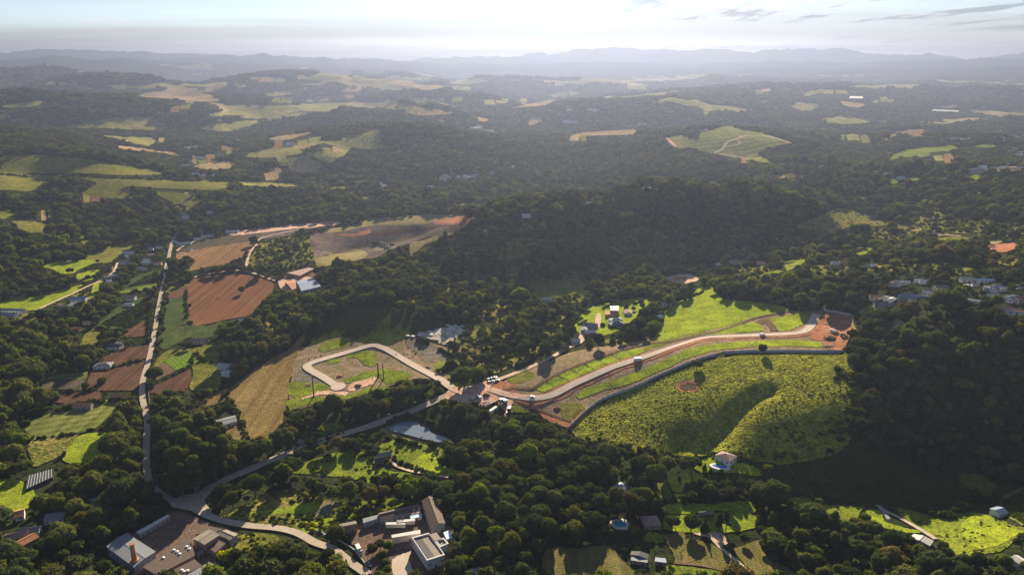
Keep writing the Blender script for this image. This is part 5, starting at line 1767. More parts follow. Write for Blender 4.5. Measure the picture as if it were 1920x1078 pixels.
# ---- left valley houses
HL = [
    ('B0', 1305, 220, 20, 9, 5, 'long pale shed at the head of the fields behind the country road', 'lightroof', 'white'),
    ('B0', 1165, 243, 18, 9, 5, 'grey roofed shed just left of the pale pink earth strip', 'grey', 'white'),
    ('B0', 1108, 262, 10, 7, 0, 'white house above the fallow field', 'lightroof', 'white'),
    ('B0', 1035, 287, 20, 8, 8, 'white roofed house where the country road passes the fallow field', 'lightroof', 'white'),
    ('B0', 1065, 320, 6, 5, 0, 'tiny white hut on the fallow field', 'lightroof', 'white'),
    ('B0', 722, 340, 16, 9, 15, 'pale roofed house at the top of the village lawns', 'lightroof', 'white'),
    ('B0', 845, 352, 9, 7, 40, 'small pink house left of the country road', 'pinktile', 'pinkwall'),
    ('B0', 820, 392, 12, 8, 40, 'blue-grey roofed house in the village by the road', 'blueroof', 'white'),
    ('B0', 885, 398, 10, 8, 20, 'pinkish roofed house beside the yellow-green garden', 'pinktile', 'cream'),
    ('B0', 800, 428, 9, 7, -20, 'white house below the blue-grey roof in the village', 'lightroof', 'white'),
    ('B0', 600, 425, 14, 7, 10, 'dark roofed barn between the small green lawns', 'darkroof', 'brick'),
    ('B0', 625, 470, 18, 6, 45, 'long grey shed beside the farm lane', 'grey', 'concrete'),
    ('B0', 445, 598, 17, 11, 5, 'wide blue-grey roofed farmhouse below the long lawn', 'blueroof', 'white'),
    ('B0', 70, 662, 26, 7, -3, 'long blue roofed poultry house at the left edge', 'blueroof', 'white'),
    ('B0', 30, 685, 24, 7, -3, 'second long roof in front of the blue poultry house', 'blueroof', 'white'),
    ('B0', 735, 592, 10, 7, 10, 'pinkish roofed house between orchard rows', 'pinktile', 'white'),
    ('B0', 725, 628, 9, 6, 5, 'pale roofed store just above the striped orchard', 'lightroof', 'white'),
    ('B0', 1120, 830, 15, 8, -5, 'tiled farmhouse in the garden right of the road', 'pinktile', 'cream'),
    ('B0', 1092, 828, 5, 5, 0, 'small white outhouse at the left end of the tiled farmhouse', 'lightroof', 'white'),
    ('B0', 1378, 717, 13, 7, 10, 'pale roofed shed just below the big plowed field', 'lightroof', 'concrete'),
    ('B0', 1262, 972, 12, 9, -10, 'grey-white roofed house left of the dry grass field', 'lightroof', 'white'),
    ('B0', 1272, 1010, 8, 6, -10, 'smaller white roofed shed below the grey-white house', 'lightroof', 'white'),
    ('B0', 580, 968, 15, 10, 12, 'grey hipped house beside the tilled fields', 'grey', 'white'),
    ('B0', 645, 862, 13, 8, 0, 'dark roofed house in tree shade above the tilled field', 'darkroof', 'white'),
    ('B0', 668, 845, 5, 4, 0, 'tiny white shed beside the shaded dark roofed house', 'lightroof', 'white'),
    ('B0', 425, 765, 9, 6, 0, 'orange roofed cottage deep in the left trees', 'orange', 'pinkwall'),
    ('B0', 920, 52, 12, 8, 20, 'orange roofed farmhouse on the upper left meadow', 'orange', 'cream'),
    ('B0', 1042, 145, 14, 8, 0, 'white farmhouse where the road enters the far woods', 'lightroof', 'white'),
    ('B0', 1042, 128, 11, 6, 0, 'second white roof behind the farmhouse in the far woods', 'lightroof', 'white'),
    ('B0', 1178, 110, 10, 7, 0, 'white house alone in the wood above the earth strip', 'lightroof', 'white'),
]
for t, x, y, w, l, r, lab, rm, wm in HL:
    hs(t, x, y, w, l, r, lab, rmat=rm, wall=wm, rise=min(w, l) * 0.18, detail=w * l > 60, roof='hip' if 'hipped' in lab else 'gable')
bq('workshop', 'large blue-grey roofed works building right of the plowed field', 'workshop', 'B0', [(1665, 502), (1752, 486), (1800, 530), (1692, 556)], 5.0, roof='gable', rise=1.5, axis=1, rmat='blueroof', wall='concrete')
bq('workshop', 'pink roofed works building left of the blue-grey roofed one', 'workshop', 'B0', [(1600, 505), (1650, 490), (1690, 535), (1640, 548)], 4.5, roof='gable', rise=1.2, axis=1, rmat='orange', wall='pinkwall')
bq('brick_kiln', 'long low brick kiln with flat pink roof above the works', 'kiln', 'B0', [(1612, 455), (1735, 425), (1762, 432), (1685, 470)], 3.5, rmat='pinktile', wall='brick', windows=False)
# ---- farm in the middle
bq('farmhouse', 'tall brick farmhouse with pale blue roof on the middle lawn', 'farmhouse', 'z7', [(862, 206), (958, 206), (952, 254), (866, 250)], 6.5, roof='gable', rise=1.2, axis=1, rmat='blueroof', wall='brick')
bq('farmhouse', 'brick wing in front of the tall farmhouse', 'farmhouse', 'z7', [(805, 262), (868, 258), (950, 266), (945, 305), (808, 306)][:2] + [(950, 290), (810, 300)], 4.0, rmat='tile', wall='brick')
hs('z7', 925, 352, 13, 8, 15, 'round pale roofed pavilion below the tall farmhouse', rmat='lightroof', wall='white', roof='hip', rise=2.0, name='pavilion', cat='pavilion')
hs('z7', 930, 398, 15, 9, 15, 'wide grey roofed shelter in front of the pavilion', rmat='grey', wall='wood', roof='hip', rise=2.2, name='shelter', cat='shelter')
hs('z7', 636, 415, 15, 11, -15, 'grey tiled farm barn left of the dirt yard', rmat='grey', wall='concrete', rise=2.0, name='barn', cat='barn')
hs('z7', 632, 492, 11, 8, 15, 'pale roofed outbuilding in front of the grey farm barn', rmat='lightroof', wall='brick', name='shed', cat='shed')
hs('z7', 572, 462, 6, 8, 0, 'small blue-grey shed left of the pale outbuilding', rmat='blueroof', wall='concrete', name='shed', cat='shed')
hs('z7', 1062, 268, 8, 10, 0, 'narrow house among garden trees right of the tall farmhouse', rmat='pinktile', wall='white')
hs('z7', 1405, 320, 8, 5, 30, 'white greenhouse half hidden by trees beside the great meadow', rmat='skyroof', wall='white', name='greenhouse', cat='greenhouse')
hs('z7', 1478, 172, 9, 5, 25, 'pale roofed shed at the top of the great meadow', rmat='lightroof', wall='white', name='shed', cat='shed')
hs('z7', 152, 122, 12, 7, 0, 'white house alone in the middle woods', rmat='lightroof', wall='white')
hs('z7', 345, 668, 9, 6, 0, 'low brick gatehouse where the dirt road reaches the farm', rmat='brownroof', wall='brick', name='gatehouse', cat='gatehouse')
hs('z7', 475, 590, 8, 5, 10, 'small white shed by the farm entrance', rmat='lightroof', wall='white', name='shed', cat='shed')
hs('', 1275, 521, 15, 9, 0, 'tiled house on the pale hill clearing', rmat='orange', wall='cream')
hs('', 1385, 491, 16, 9, -15, 'red roofed house in the wood above the hill clearing', rmat='tile', wall='cream')
# ---- hamlet on the right hill
HR = [
    ('z6', 480, 298, 9, 7, 30, 'pink house at the top left of the hill hamlet', 'pinktile', 'white', 3.2),
    ('z6', 525, 292, 5, 9, 60, 'narrow white roof beside the pink hill house', 'lightroof', 'white', 3.0),
    ('z6', 985, 345, 12, 8, 0, 'yellow house in the hill hamlet', 'tanroof', 'cream', 3.4),
    ('z6', 870, 405, 9, 13, 50, 'grey roofed house above the white gable on the hill', 'grey', 'white', 3.2),
    ('z6', 945, 458, 6, 6, 30, 'small bright white house below the grey roof', 'lightroof', 'white', 3.2),
    ('z6', 265, 450, 13, 6, -20, 'yellowish house at the left end of the blue sheds', 'orange', 'cream', 3.0),
    ('z6', 385, 462, 6, 5, 20, 'tiny white hut in the middle of the hill gardens', 'lightroof', 'white', 2.8),
    ('z6', 440, 480, 6, 5, 40, 'second tiny white hut of the hill gardens', 'lightroof', 'white', 2.8),
    ('z6', 650, 448, 22, 7, -6, 'long dark blue roofed shed in the hill hamlet', 'blueroof', 'bluewall', 3.0),
    ('z6', 360, 540, 20, 6, -14, 'long grey roof below the tiny huts', 'grey', 'concrete', 3.0),
    ('z6', 1290, 255, 13, 6, -10, 'pale roofed shed at the top of the hill hamlet', 'lightroof', 'white', 3.0),
    ('z6', 1490, 268, 14, 6, 0, 'greenhouse roof behind the hill hamlet', 'skyroof', 'white', 2.6),
    ('z6', 1525, 352, 8, 6, -30, 'small blue-white house right of the yellow-green garden', 'lightroof', 'bluewall', 3.0),
    ('z6', 1630, 355, 11, 7, 10, 'white house with blue roof near the right edge of the hamlet', 'blueroof', 'white', 3.2),
    ('z6', 1612, 320, 6, 5, 0, 'little tan house behind the blue roofed white house', 'tanroof', 'cream', 3.0),
    ('z6', 1355, 498, 9, 5, -35, 'narrow white roof on the slope edge', 'lightroof', 'white', 3.0),
    ('z6', 1190, 440, 8, 4, 0, 'low pale shed half hidden in the hamlet trees', 'lightroof', 'white', 2.6),
    ('z6', 1800, 465, 12, 8, 20, 'white and blue house at the right edge of the hill', 'blueroof', 'white', 3.6),
    ('z6', 1880, 468, 11, 8, 10, 'brown roofed house at the right edge next to the blue one', 'tile', 'white', 3.6),
    ('z6', 1810, 600, 17, 8, -35, 'red roofed house on the slope at the right edge', 'tile', 'white', 3.4),
    ('z6', 515, 725, 11, 8, 5, 'pale blue-grey house above the turquoise pool', 'lightroof', 'white', 3.4),
    ('z6', 690, 605, 4, 4, 0, 'tiny white hut on the dark slope', 'lightroof', 'white', 2.6),
    ('B2', 1840, 990, 10, 8, 0, 'blue-white house far down the dark slope at the right', 'skyroof', 'white', 3.4),
    ('C2', 1905, 155, 7, 7, 20, 'grey-blue roof on the dark slope at the right edge', 'blueroof', 'white', 3.2),
    ('C2', 1900, 1000, 6, 8, 20, 'small house at the lower right corner', 'lightroof', 'white', 3.2),
]
for t, x, y, w, l, r, lab, rm, wm, h_ in HR:
    hs(t, x, y, w, l, r, lab, rmat=rm, wall=wm, rise=min(w, l) * 0.18, h=h_, detail=w * l > 60)

# ---- swimming pools


def pool(t, pts, label, wm, deck=1.35):
    p = full_px(t, pts)
    p = smooth_closed(p, 4)
    h = hits([q[0] for q in p], [q[1] for q in p])
    z = float(h[:, 2].max()) + 0.35
    w = np.array([at_height(q[0], q[1], 0, z)[:2] for q in p])
    c = w.mean(0)
    root = empty('swimming_pool', (c[0], c[1], z))
    tag(root, label, 'swimming pool')
    n = len(w)
    dlt = w - c
    r = np.hypot(dlt[:, 0], dlt[:, 1])[:, None]
    outer = dlt * (1 + deck / r)
    V = [(a, b_, -0.02) for a, b_ in dlt] + [(a, b_, -0.02) for a, b_ in outer] + [(a, b_, -1.5) for a, b_ in outer]
    F = []
    for i in range(n):
        j = (i + 1) % n
        F += [[i, j, n + j, n + i], [n + i, n + j, 2 * n + j, 2 * n + i]]
    o = mesh_obj('deck', V, F, M['deck'], root)
    mesh_obj('water', [(a, b_, -0.12) for a, b_ in dlt * 1.02], [list(range(n))], M[wm], root)
    mark_world([tuple(c + q) for q in outer], z, z)
    return root


pool('z3', [(1530, 305), (1590, 300), (1670, 312), (1700, 335), (1650, 345), (1560, 330)], 'deep blue kidney-shaped pool below the villa with long roof', 'poolblue', 2.0)
pool('z3', [(425, 945), (520, 930), (560, 970), (560, 995), (470, 1000), (430, 975)], 'turquoise pool with white surround left of the hipped villa', 'poolwater', 2.2)
pool('z6', [(455, 795), (560, 790), (600, 825), (560, 832), (470, 810)], 'turquoise pool in the trees on the right hillside', 'poolwater', 0.8)

# ---- far settlements: small white houses, a few pixels each


def hamlet(t, cells, n, label, group, name='house', cat='house', sz=(9, 14), seed=1):
    R_ = random.Random(seed)
    for k in range(n):
        cx_, cy_, sx, sy = cells[k % len(cells)]
        x = cx_ + R_.uniform(-sx, sx)
        y = cy_ + R_.uniform(-sy, sy)
        (px_, py_), = full_px(t, [(x, y)])
        X, Y, Z = hit1(px_, py_)
        w = R_.uniform(*sz)
        l = w * R_.uniform(0.5, 0.8)
        h_ = R_.uniform(3.5, 6) if sz[1] > 12.5 else R_.uniform(2.6, 3.6)
        rz = R_.uniform(-0.5, 0.5)
        V, F = box_vf(0, 0, h_ / 2 - 1, w, l, h_ + 2)
        V += [(-w / 2 - .4, -l / 2 - .4, h_ - .05), (w / 2 + .4, -l / 2 - .4, h_ - .05), (w / 2 + .4, l / 2 + .4, h_ - .05), (-w / 2 - .4, l / 2 + .4, h_ - .05), (-w / 2 - .4, 0, h_ + l * .2), (w / 2 + .4, 0, h_ + l * .2)]
        b = 8
        F += [[b, b + 1, b + 5, b + 4], [b + 2, b + 3, b + 4, b + 5], [b, b + 4, b + 3], [b + 1, b + 2, b + 5]]
        fm = [0] * 6 + [1] * 4
        o = mesh_obj(name, V, F, [M['white'], M[R_.choice(['lightroof', 'lightroof', 'white', 'orange', 'grey', 'blueroof'])]], fm=fm, loc=(X, Y, Z))
        o.rotation_euler = (0, 0, rz)
        tag(o, label, cat, group)
        mark_world([(X - w / 2, Y - l / 2), (X + w / 2, Y - l / 2), (X + w / 2, Y + l / 2), (X - w / 2, Y + l / 2)], Z - 1, Z + h_ + 2)


hamlet('A1', [(590, 1010, 45, 12), (560, 1000, 25, 8), (660, 1000, 40, 10), (730, 1000, 20, 6)], 20, 'small white house of the village in the middle woods', 'white houses of the middle village', seed=3)
hamlet('A1', [(515, 1060, 14, 6), (230, 1055, 12, 6), (215, 1040, 6, 4), (850, 980, 14, 5), (960, 945, 14, 5), (785, 965, 8, 3), (1715, 1070, 6, 2)], 10, 'lone pale house in the woods around the middle village', 'scattered houses around the middle village', seed=4)
hamlet('A1', [(750, 722, 30, 8), (850, 746, 30, 6), (790, 735, 20, 8)], 14, 'bright farm roof in the misty valley centre', 'bright roofs in the misty valley', sz=(14, 26), seed=5)
hamlet('A1', [(975, 675, 28, 6), (1080, 665, 40, 7), (1200, 652, 40, 6), (1410, 622, 36, 8), (1285, 607, 14, 3), (1280, 688, 30, 3)], 26, 'pale roof of the distant settlement in the haze', 'pale roofs of the distant settlement', sz=(16, 34), seed=6)
hamlet('A1', [(1285, 747, 25, 5), (1690, 702, 20, 3), (1760, 702, 20, 4), (1795, 728, 8, 3), (1790, 772, 15, 4), (40, 727, 22, 3)], 16, 'white farm building beside the long dry field on the far ridge', 'farm buildings on the far ridge', sz=(10, 24), seed=7)
hamlet('A0', [(1050, 835, 30, 5), (1110, 830, 15, 4), (1200, 870, 40, 8), (1060, 912, 30, 6), (1130, 895, 25, 5), (1040, 940, 25, 5), (1150, 992, 60, 6), (1330, 798, 35, 4), (1430, 790, 40, 5)], 30, 'small pale house of the hamlet in the left valley', 'houses of the left valley hamlet', sz=(9, 18), seed=8)
hamlet('A0', [(1370, 577, 30, 4), (1360, 660, 20, 4), (1220, 680, 10, 3), (1640, 815, 12, 4), (690, 547, 5, 1), (75, 690, 12, 3), (75, 660, 10, 3)], 12, 'tiny pale farmhouse far off on the left hills', 'farmhouses on the far left hills', sz=(12, 22), seed=9)
hamlet('A2', [(880, 938, 22, 6), (910, 935, 10, 4), (775, 945, 6, 3), (1165, 852, 20, 5), (1075, 985, 14, 5), (1140, 990, 14, 5), (1225, 1010, 6, 5), (90, 740, 40, 6)], 16, 'white house among the woods on the right ridge', 'white houses on the right ridge', sz=(9, 15), seed=10)
hamlet('A2', [(1730, 955, 50, 8), (1850, 962, 50, 8), (1650, 970, 30, 6), (1820, 955, 60, 8), (1900, 875, 20, 8)], 30, 'pale roof of the town at the right edge', 'roofs of the town at the right edge', sz=(10, 18), seed=11)
hamlet('A2', [(1865, 770, 25, 6), (1900, 780, 15, 6), (1850, 845, 30, 5), (1790, 790, 30, 5), (1600, 785, 30, 5), (1520, 790, 10, 4)], 20, 'white house of the upper estate at the right edge', 'houses of the upper right estate', sz=(9, 15), seed=12)
hamlet('z6', [(560, 330, 60, 20), (760, 300, 60, 20), (1080, 300, 60, 25), (1250, 380, 70, 25), (1420, 330, 60, 20), (1700, 400, 60, 25), (1600, 440, 60, 20), (700, 520, 50, 15), (1000, 510, 60, 15), (1850, 380, 50, 20)], 12, 'small house half hidden among the trees of the hill hamlet', 'small houses half hidden in the hill hamlet', sz=(5, 8), seed=21)
hamlet('B0', [(740, 370, 40, 12), (850, 400, 30, 12), (700, 400, 20, 10), (860, 330, 20, 12), (900, 310, 20, 12), (620, 520, 30, 12), (420, 640, 25, 10), (500, 745, 30, 12), (330, 640, 20, 8), (1000, 280, 20, 8)], 18, 'small house in the village strip left of the country road', 'small houses in the village strip', sz=(5, 9), seed=22)
hamlet('B2', [(300, 395, 30, 10), (210, 410, 20, 6), (880, 410, 30, 6), (1060, 430, 30, 6), (430, 410, 20, 5)], 9, 'small house alone in the woods of the right half', 'houses alone in the right woods', sz=(7, 12), seed=23)
bq('greenhouse', 'long white greenhouse roof on the ridge at the upper right', 'greenhouse', 'A2', [(1400, 622), (1402, 616), (1550, 622), (1550, 628)], 4.0, rmat='lightroof', wall='white', detail=False)
bq('greenhouse', 'white greenhouse roof on the far hill right of the centre', 'greenhouse', 'A2', [(935, 552), (940, 541), (1012, 543), (1012, 553)], 4.0, rmat='lightroof', wall='white', detail=False)
hs('B1', 1042, 106, 14, 8, 0, 'white house on the crest of the middle hill', rmat='lightroof', detail=False)
hs('B1', 804, 155, 8, 7, 0, 'small white hut on the left shoulder of the middle hill', rmat='lightroof', detail=False, name='hut', cat='hut')
hs('B1', 1388, 60, 8, 6, 0, 'tiny pale hut behind the middle hill', rmat='lightroof', detail=False, name='hut', cat='hut')

# ------------------------------------------------------------------ perimeter wall, poles, vehicles


def panel_wall(px_pts, label, h=2.6, step=5.0, mat='wallgrey', name='perimeter_wall', thick=0.22, cap=True):
    P_ = hits([p[0] for p in px_pts], [p[1] for p in px_pts])[:, :2]
    seg = np.hypot(*np.diff(P_, axis=0).T)
    s = np.concatenate([[0], np.cumsum(seg)])
    n = max(1, int(round(s[-1] / step)))
    u = np.linspace(0, s[-1], n + 1)
    X = np.interp(u, s, P_[:, 0])
    Y = np.interp(u, s, P_[:, 1])
    Z = height(X, Y)
    root = empty(name, (X[0], Y[0], Z[0]))
    tag(root, label, 'wall')
    pv, pf = box_vf(0.5, 0, h / 2 - 0.6, 1, thick, h + 1.2)
    pm = bpy.data.meshes.new('wall_panel')
    pm.from_pydata(pv, [], pf)
    pm.materials.append(M[mat])
    cv, cf = box_vf(0, 0, h / 2 - 0.5, 0.34, 0.34, h + 1.3)
    cm = bpy.data.meshes.new('wall_post')
    cm.from_pydata(cv, [], cf)
    cm.materials.append(M['concrete'])
    for i in range(n):
        a = math.atan2(Y[i + 1] - Y[i], X[i + 1] - X[i])
        L_ = math.hypot(Y[i + 1] - Y[i], X[i + 1] - X[i])
        o = bpy.data.objects.new('wall_panel', pm)
        COL.objects.link(o)
        o.parent = root
        zm = (Z[i] + Z[i + 1]) / 2
        o.location = (X[i] - X[0] + 0.17 * math.cos(a), Y[i] - Y[0] + 0.17 * math.sin(a), zm - Z[0])
        o.scale = (L_ - 0.34, 1, 1)
        o.rotation_euler = (0, 0, a)
    for i in range(n + 1):
        o = bpy.data.objects.new('wall_post', cm)
        COL.objects.link(o)
        o.parent = root
        o.location = (X[i] - X[0], Y[i] - Y[0], Z[i] - Z[0])
    pts = list(zip(X, Y, Z))
    q = [tuple(float(v) for v in to_px(x, y, z)) for x, y, z in pts] + [tuple(float(v) for v in to_px(x, y, z + h)) for x, y, z in pts[::-1]]
    mark(q, 1)


panel_wall([(1064, 806), (1080, 791), (1094, 777), (1109, 765), (1123, 754), (1142, 745), (1162, 738), (1184, 730), (1206, 721), (1230, 708), (1252, 699), (1280, 687), (1310, 676), (1343, 667)],
           'long curved grey panel wall between the building plots and the rough pasture')
panel_wall([(1357, 663), (1400, 661), (1437, 661), (1510, 661), (1580, 661)], 'straight grey panel wall along the top of the rough pasture')
panel_wall([(1545, 584), (1570, 588), (1595, 592)], 'short pale panel wall at the back of the red earth plot')
panel_wall([(1580, 660), (1590, 640), (1596, 622), (1595, 594)], 'low wall closing the right side of the red earth plot', h=1.3, mat='brick')
panel_wall([(592, 995), (617, 1005), (640, 1016), (663, 1030), (675, 1045), (686, 1060), (695, 1078)], 'low white wall between the works yard and the road', h=1.0, mat='white', thick=0.3)
panel_wall([(279, 735), (281, 775), (283, 812), (279, 850), (280, 868)], 'low pinkish wall on the right side of the country road', h=1.2, mat='pinktile')


def tall_pole(px_, py_, h, label, arm=False, r=0.55):
    x, y, z = hit1(px_, py_)
    root = empty('tall_pole', (x, y, z))
    tag(root, label, 'pole', 'tall poles on the left building plots')
    V, F = cyl_vf(0, 0, -1, h, r, r * 0.62, 10)
    mesh_obj('mast', V, F, M['wood'], root)
    V, F = cyl_vf(0, 0, -0.5, 1.3, 1.7, 0.9, 9)
    mesh_obj('footing', V, F, M['wood'], root)
    V, F = cyl_vf(0, 0, h, h + 0.5, r * 0.85, r * 0.85, 10)
    mesh_obj('cap', V, F, M['tanroof'], root)
    if arm:
        V, F = tube_vf((0, 0, h - 0.5), (5.5, 1.5, h + 6.0), 0.22)
        mesh_obj('arm', V, F, M['wood'], root)
        V, F = box_vf(0.9, 0, h * 0.52, 1.8, 1.0, 0.9)
        mesh_obj('bracket', V, F, M['wood'], root)


tall_pole(588.5, 745, 20, 'tall dark pole standing alone left of the turning circle')
tall_pole(709.5, 707, 14, 'shorter thick dark pole of the pair right of the turning circle', r=0.75)
tall_pole(719, 711.5, 15, 'slimmer dark pole of the pair with a slanted arm on top', True)


def lamp(px_, py_, h, label):
    x, y, z = hit1(px_, py_)
    root = empty('street_lamp', (x, y, z))
    tag(root, label, 'street lamp', 'street lamps along the diagonal road')
    V, F = cyl_vf(0, 0, -0.5, h, 0.14, 0.09, 7)
    mesh_obj('post', V, F, M['concrete'], root)
    V, F = tube_vf((0, 0, h - 0.1), (1.6, 0, h + 0.3), 0.07)
    mesh_obj('arm', V, F, M['concrete'], root)
    V, F = box_vf(1.9, 0, h + 0.3, 0.8, 0.35, 0.18)
    mesh_obj('lamp_head', V, F, M['dome'], root)


for px_, py_, lab in ((774, 772, 'street lamp beside the road just above the pond'), (726, 795, 'street lamp beside the shaded road left of the pond'), (823, 714, 'street lamp where the paved road meets the junction'),
                      (899, 721, 'street lamp by the parked cars at the red junction'), (920, 737, 'street lamp on the corner of the paved road to the right plots'), (903, 700, 'street lamp under the round tree by the parked cars'),
                      (297, 912, 'street lamp at the shaded crossroads'), (370, 935, 'street lamp on the right side of the shaded crossroads'), (316, 930, 'street lamp on the left side of the shaded crossroads')):
    lamp(px_, py_, 8.5, lab)


def car_mesh(col, van=False):
    L_, Wd, H_ = (4.2, 1.75, 1.45) if not van else (5.2, 2.0, 2.2)
    V, F = [], []
    prof = [(-0.5, 0.18), (-0.5, 0.55), (-0.42, 0.62), (-0.34, 0.64), (0.30, 0.62), (0.49, 0.52), (0.5, 0.2)] if not van else [(-0.5, 0.12), (-0.5, 0.60), (0.34, 0.60), (0.49, 0.45), (0.5, 0.14)]
    n = len(prof)
    for sgn in (-1, 1):
        for x, z in prof:
            V.append((x * L_, sgn * Wd / 2, z * H_))
    for i in range(n):
        j = (i + 1) % n
        F.append([i, j, n + j, n + i])
    F.append(list(range(n))[::-1])
    F.append([n + i for i in range(n)])
    cab = [(-0.40, 0.64), (-0.30, 0.97), (0.06, 1.0), (0.22, 0.63)] if not van else [(-0.5, 0.60), (-0.49, 1.0), (0.22, 1.0), (0.36, 0.60)]
    CV, CF = [], []
    n = len(cab)
    for sgn in (-1, 1):
        for k, (x, z) in enumerate(cab):
            w = Wd / 2 * (0.86 if k in (1, 2) else 0.96)
            CV.append((x * L_, sgn * w, z * H_))
    for i in range(n):
        j = (i + 1) % n
        CF.append([i, j, n + j, n + i])
    CF.append(list(range(n))[::-1])
    CF.append([n + i for i in range(n)])
    return (V, F), (CV, CF), (L_, Wd, H_)


def place_xy(t, x, y):
    (px_, py_), = full_px(t, [(x, y)])
    X, Y, Z = hit1(px_, py_)
    return X, Y, Z


def car(t, x, y, rot, col, label, van=False, z=1.0, group=None):
    X, Y, Z = place_xy(t, x, y)
    Z += 1.05 if z == 1.0 else z
    root = empty('van' if van else 'car', (X, Y, Z), math.radians(rot))
    tag(root, label, 'van' if van else 'car', group)
    (V, F), (CV, CF), (L_, Wd, H_) = car_mesh(col, van)
    mesh_obj('body', V, F, M[col], root)
    mesh_obj('cabin', CV, CF, [M['glass'], M[col]], root, fm=[0, 1 if not van else 1, 0, 0, 0, 0][:len(CF)] if not van else [1, 1, 0, 1, 1, 1][:len(CF)])
    for sx in (-0.31, 0.31):
        for sy in (-1, 1):
            V, F = tube_vf((sx * L_, sy * Wd / 2 - 0.1 * sy, 0.32), (sx * L_, sy * Wd / 2 + 0.05 * sy, 0.32), 0.32, 10)
            mesh_obj('wheel', V, F, M['tyre'], root)


def truck(t, x, y, rot, cabc, boxc, label, L_=9.0, name='truck', trailer=False):
    X, Y, Z = place_xy(t, x, y)
    root = empty(name, (X, Y, Z + 0.7), math.radians(rot))
    tag(root, label, 'trailer' if trailer else 'truck')
    V, F = box_vf(-0.6, 0, 2.15, L_ - 2.4 if not trailer else L_, 2.4, 2.5)
    mesh_obj('cargo_box', V, F, M[boxc], root)
    V, F = box_vf(-0.3, 0, 0.8, L_ - 0.5, 1.0, 0.2)
    mesh_obj('chassis', V, F, M['tyre'], root)
    if not trailer:
        V = [(L_ / 2 - 1.7, -1.15, 0.5), (L_ / 2 + 0.3, -1.15, 0.5), (L_ / 2 + 0.3, -1.15, 1.6), (L_ / 2 - 0.1, -1.1, 2.6), (L_ / 2 - 1.7, -1.1, 2.7)]
        V = V + [(a, -b_, c) for a, b_, c in V]
        F = [[0, 1, 2, 3, 4], [9, 8, 7, 6, 5]] + [[i, 5 + i, 5 + (i + 1) % 5, (i + 1) % 5] for i in range(5)]
        cb_ = mesh_obj('cab', V, F, M[cabc], root)
        V, F = box_vf(L_ / 2 + 0.14, 0, 2.1, 0.3, 1.9, 0.6)
        mesh_obj('windscreen', V, F, M['glass'], cb_)
    for sx in (-0.36, -0.24, 0.38) if not trailer else (-0.36, -0.26, 0.3):
        for sy in (-1, 1):
            V, F = tube_vf((sx * L_, sy * 0.85, 0.48), (sx * L_, sy * 1.15, 0.48), 0.48, 10)
            mesh_obj('wheel', V, F, M['tyre'], root)


car('z4', 1185, 398, 5, 'carwhite', 'white car alone on the bend of the paved road')
car('z4', 700, 200, 20, 'carwhite', 'white car at the left end of the parked group by the round tree')
car('z4', 735, 190, 20, 'carsilver', 'silver car second in the parked group by the round tree')
car('z4', 768, 183, 25, 'carwhite', 'white car at the right end of the parked group by the round tree')
car('z4', 705, 232, 15, 'cardark', 'dark car at the front left of the parked group')
car('z4', 748, 225, 15, 'cardark', 'dark car in the front middle of the parked group')
car('z4', 790, 212, 20, 'carsilver', 'silver car at the front right of the parked group')
truck('z7', 1168, 826, 22, 'carwhite', 'carwhite', 'white lorry standing on the paved road between the green plots', 7.5)
car('B2', 447, 812, 3, 'carwhite', 'white van on the upper stretch of the paved road', van=True)
car('B2', 840, 788, -15, 'carwhite', 'white pickup at the left of the red earth plot', van=True)
car('B2', 858, 797, -15, 'carsilver', 'silver pickup right behind the white one on the red earth', van=True)
truck('B2', 902, 815, -25, 'caryellow', 'tanroof', 'tan lorry at the right of the red earth plot', 6.5)
truck('z4', 575, 412, -25, 'carwhite', 'carsilver', 'pale lorry in the works compound nearest the red junction', 5.5)
truck('z4', 520, 428, 60, 'carwhite', 'lightroof', 'pale lorry parked left in the works compound', 5.0)
truck('z4', 848, 452, 20, 'carwhite', 'carsilver', 'pale lorry parked right in the works compound', 5.5)
truck('z4', 882, 462, 70, 'carblue', 'carsilver', 'silver lorry with blue cab beside the right pale lorry', 5.0)
truck('z4', 930, 545, 80, 'cardark', 'cardark', 'dark lorry at the foot of the works compound', 7.0)
car('z4', 905, 582, 80, 'cardark', 'dark car below the works compound at the wood edge')
truck('z2', 985, 546, 2, 'carwhite', 'lightroof', 'long white trailer behind the cream store, left one', 12, 'trailer', True)
truck('z2', 1100, 514, 8, 'carwhite', 'lightroof', 'long white trailer behind the cream store, right one', 11, 'trailer', True)
truck('z2', 556, 812, -62, 'carwhite', 'carwhite', 'white lorry beside the low white wall of the works yard', 7.5)
car('z2', 188, 648, -30, 'carsilver', 'silver car on the shaded road outside the works yard')
car('z2', 675, 970, -55, 'carsilver', 'silver car beyond the low white wall at the bottom')
car('z2', 462, 560, 10, 'carwhite', 'white car in front of the small pale building of the works')
car('z2', 790, 470, 20, 'carwhite', 'white car at the left end of the long brown workshop')
car('z2', 835, 440, 15, 'carwhite', 'white van parked under the eaves of the long brown workshop', van=True)
car('z2', 912, 432, 15, 'carred', 'red tractor-like van under the eaves of the long brown workshop', van=True)
car('z2', 965, 425, 15, 'carred', 'red car under the eaves of the long brown workshop')
car('z2', 1012, 412, 15, 'caryellow', 'orange van near the white panelled canopy', van=True)
car('z2', 1615, 700, -60, 'carsilver', 'silver car right of the office wing')
bq('site_office', 'long white site cabin in the works compound', 'cabin', 'z4', [(700, 535), (770, 488), (792, 496), (722, 545)], 2.6, rmat='lightroof', wall='white')
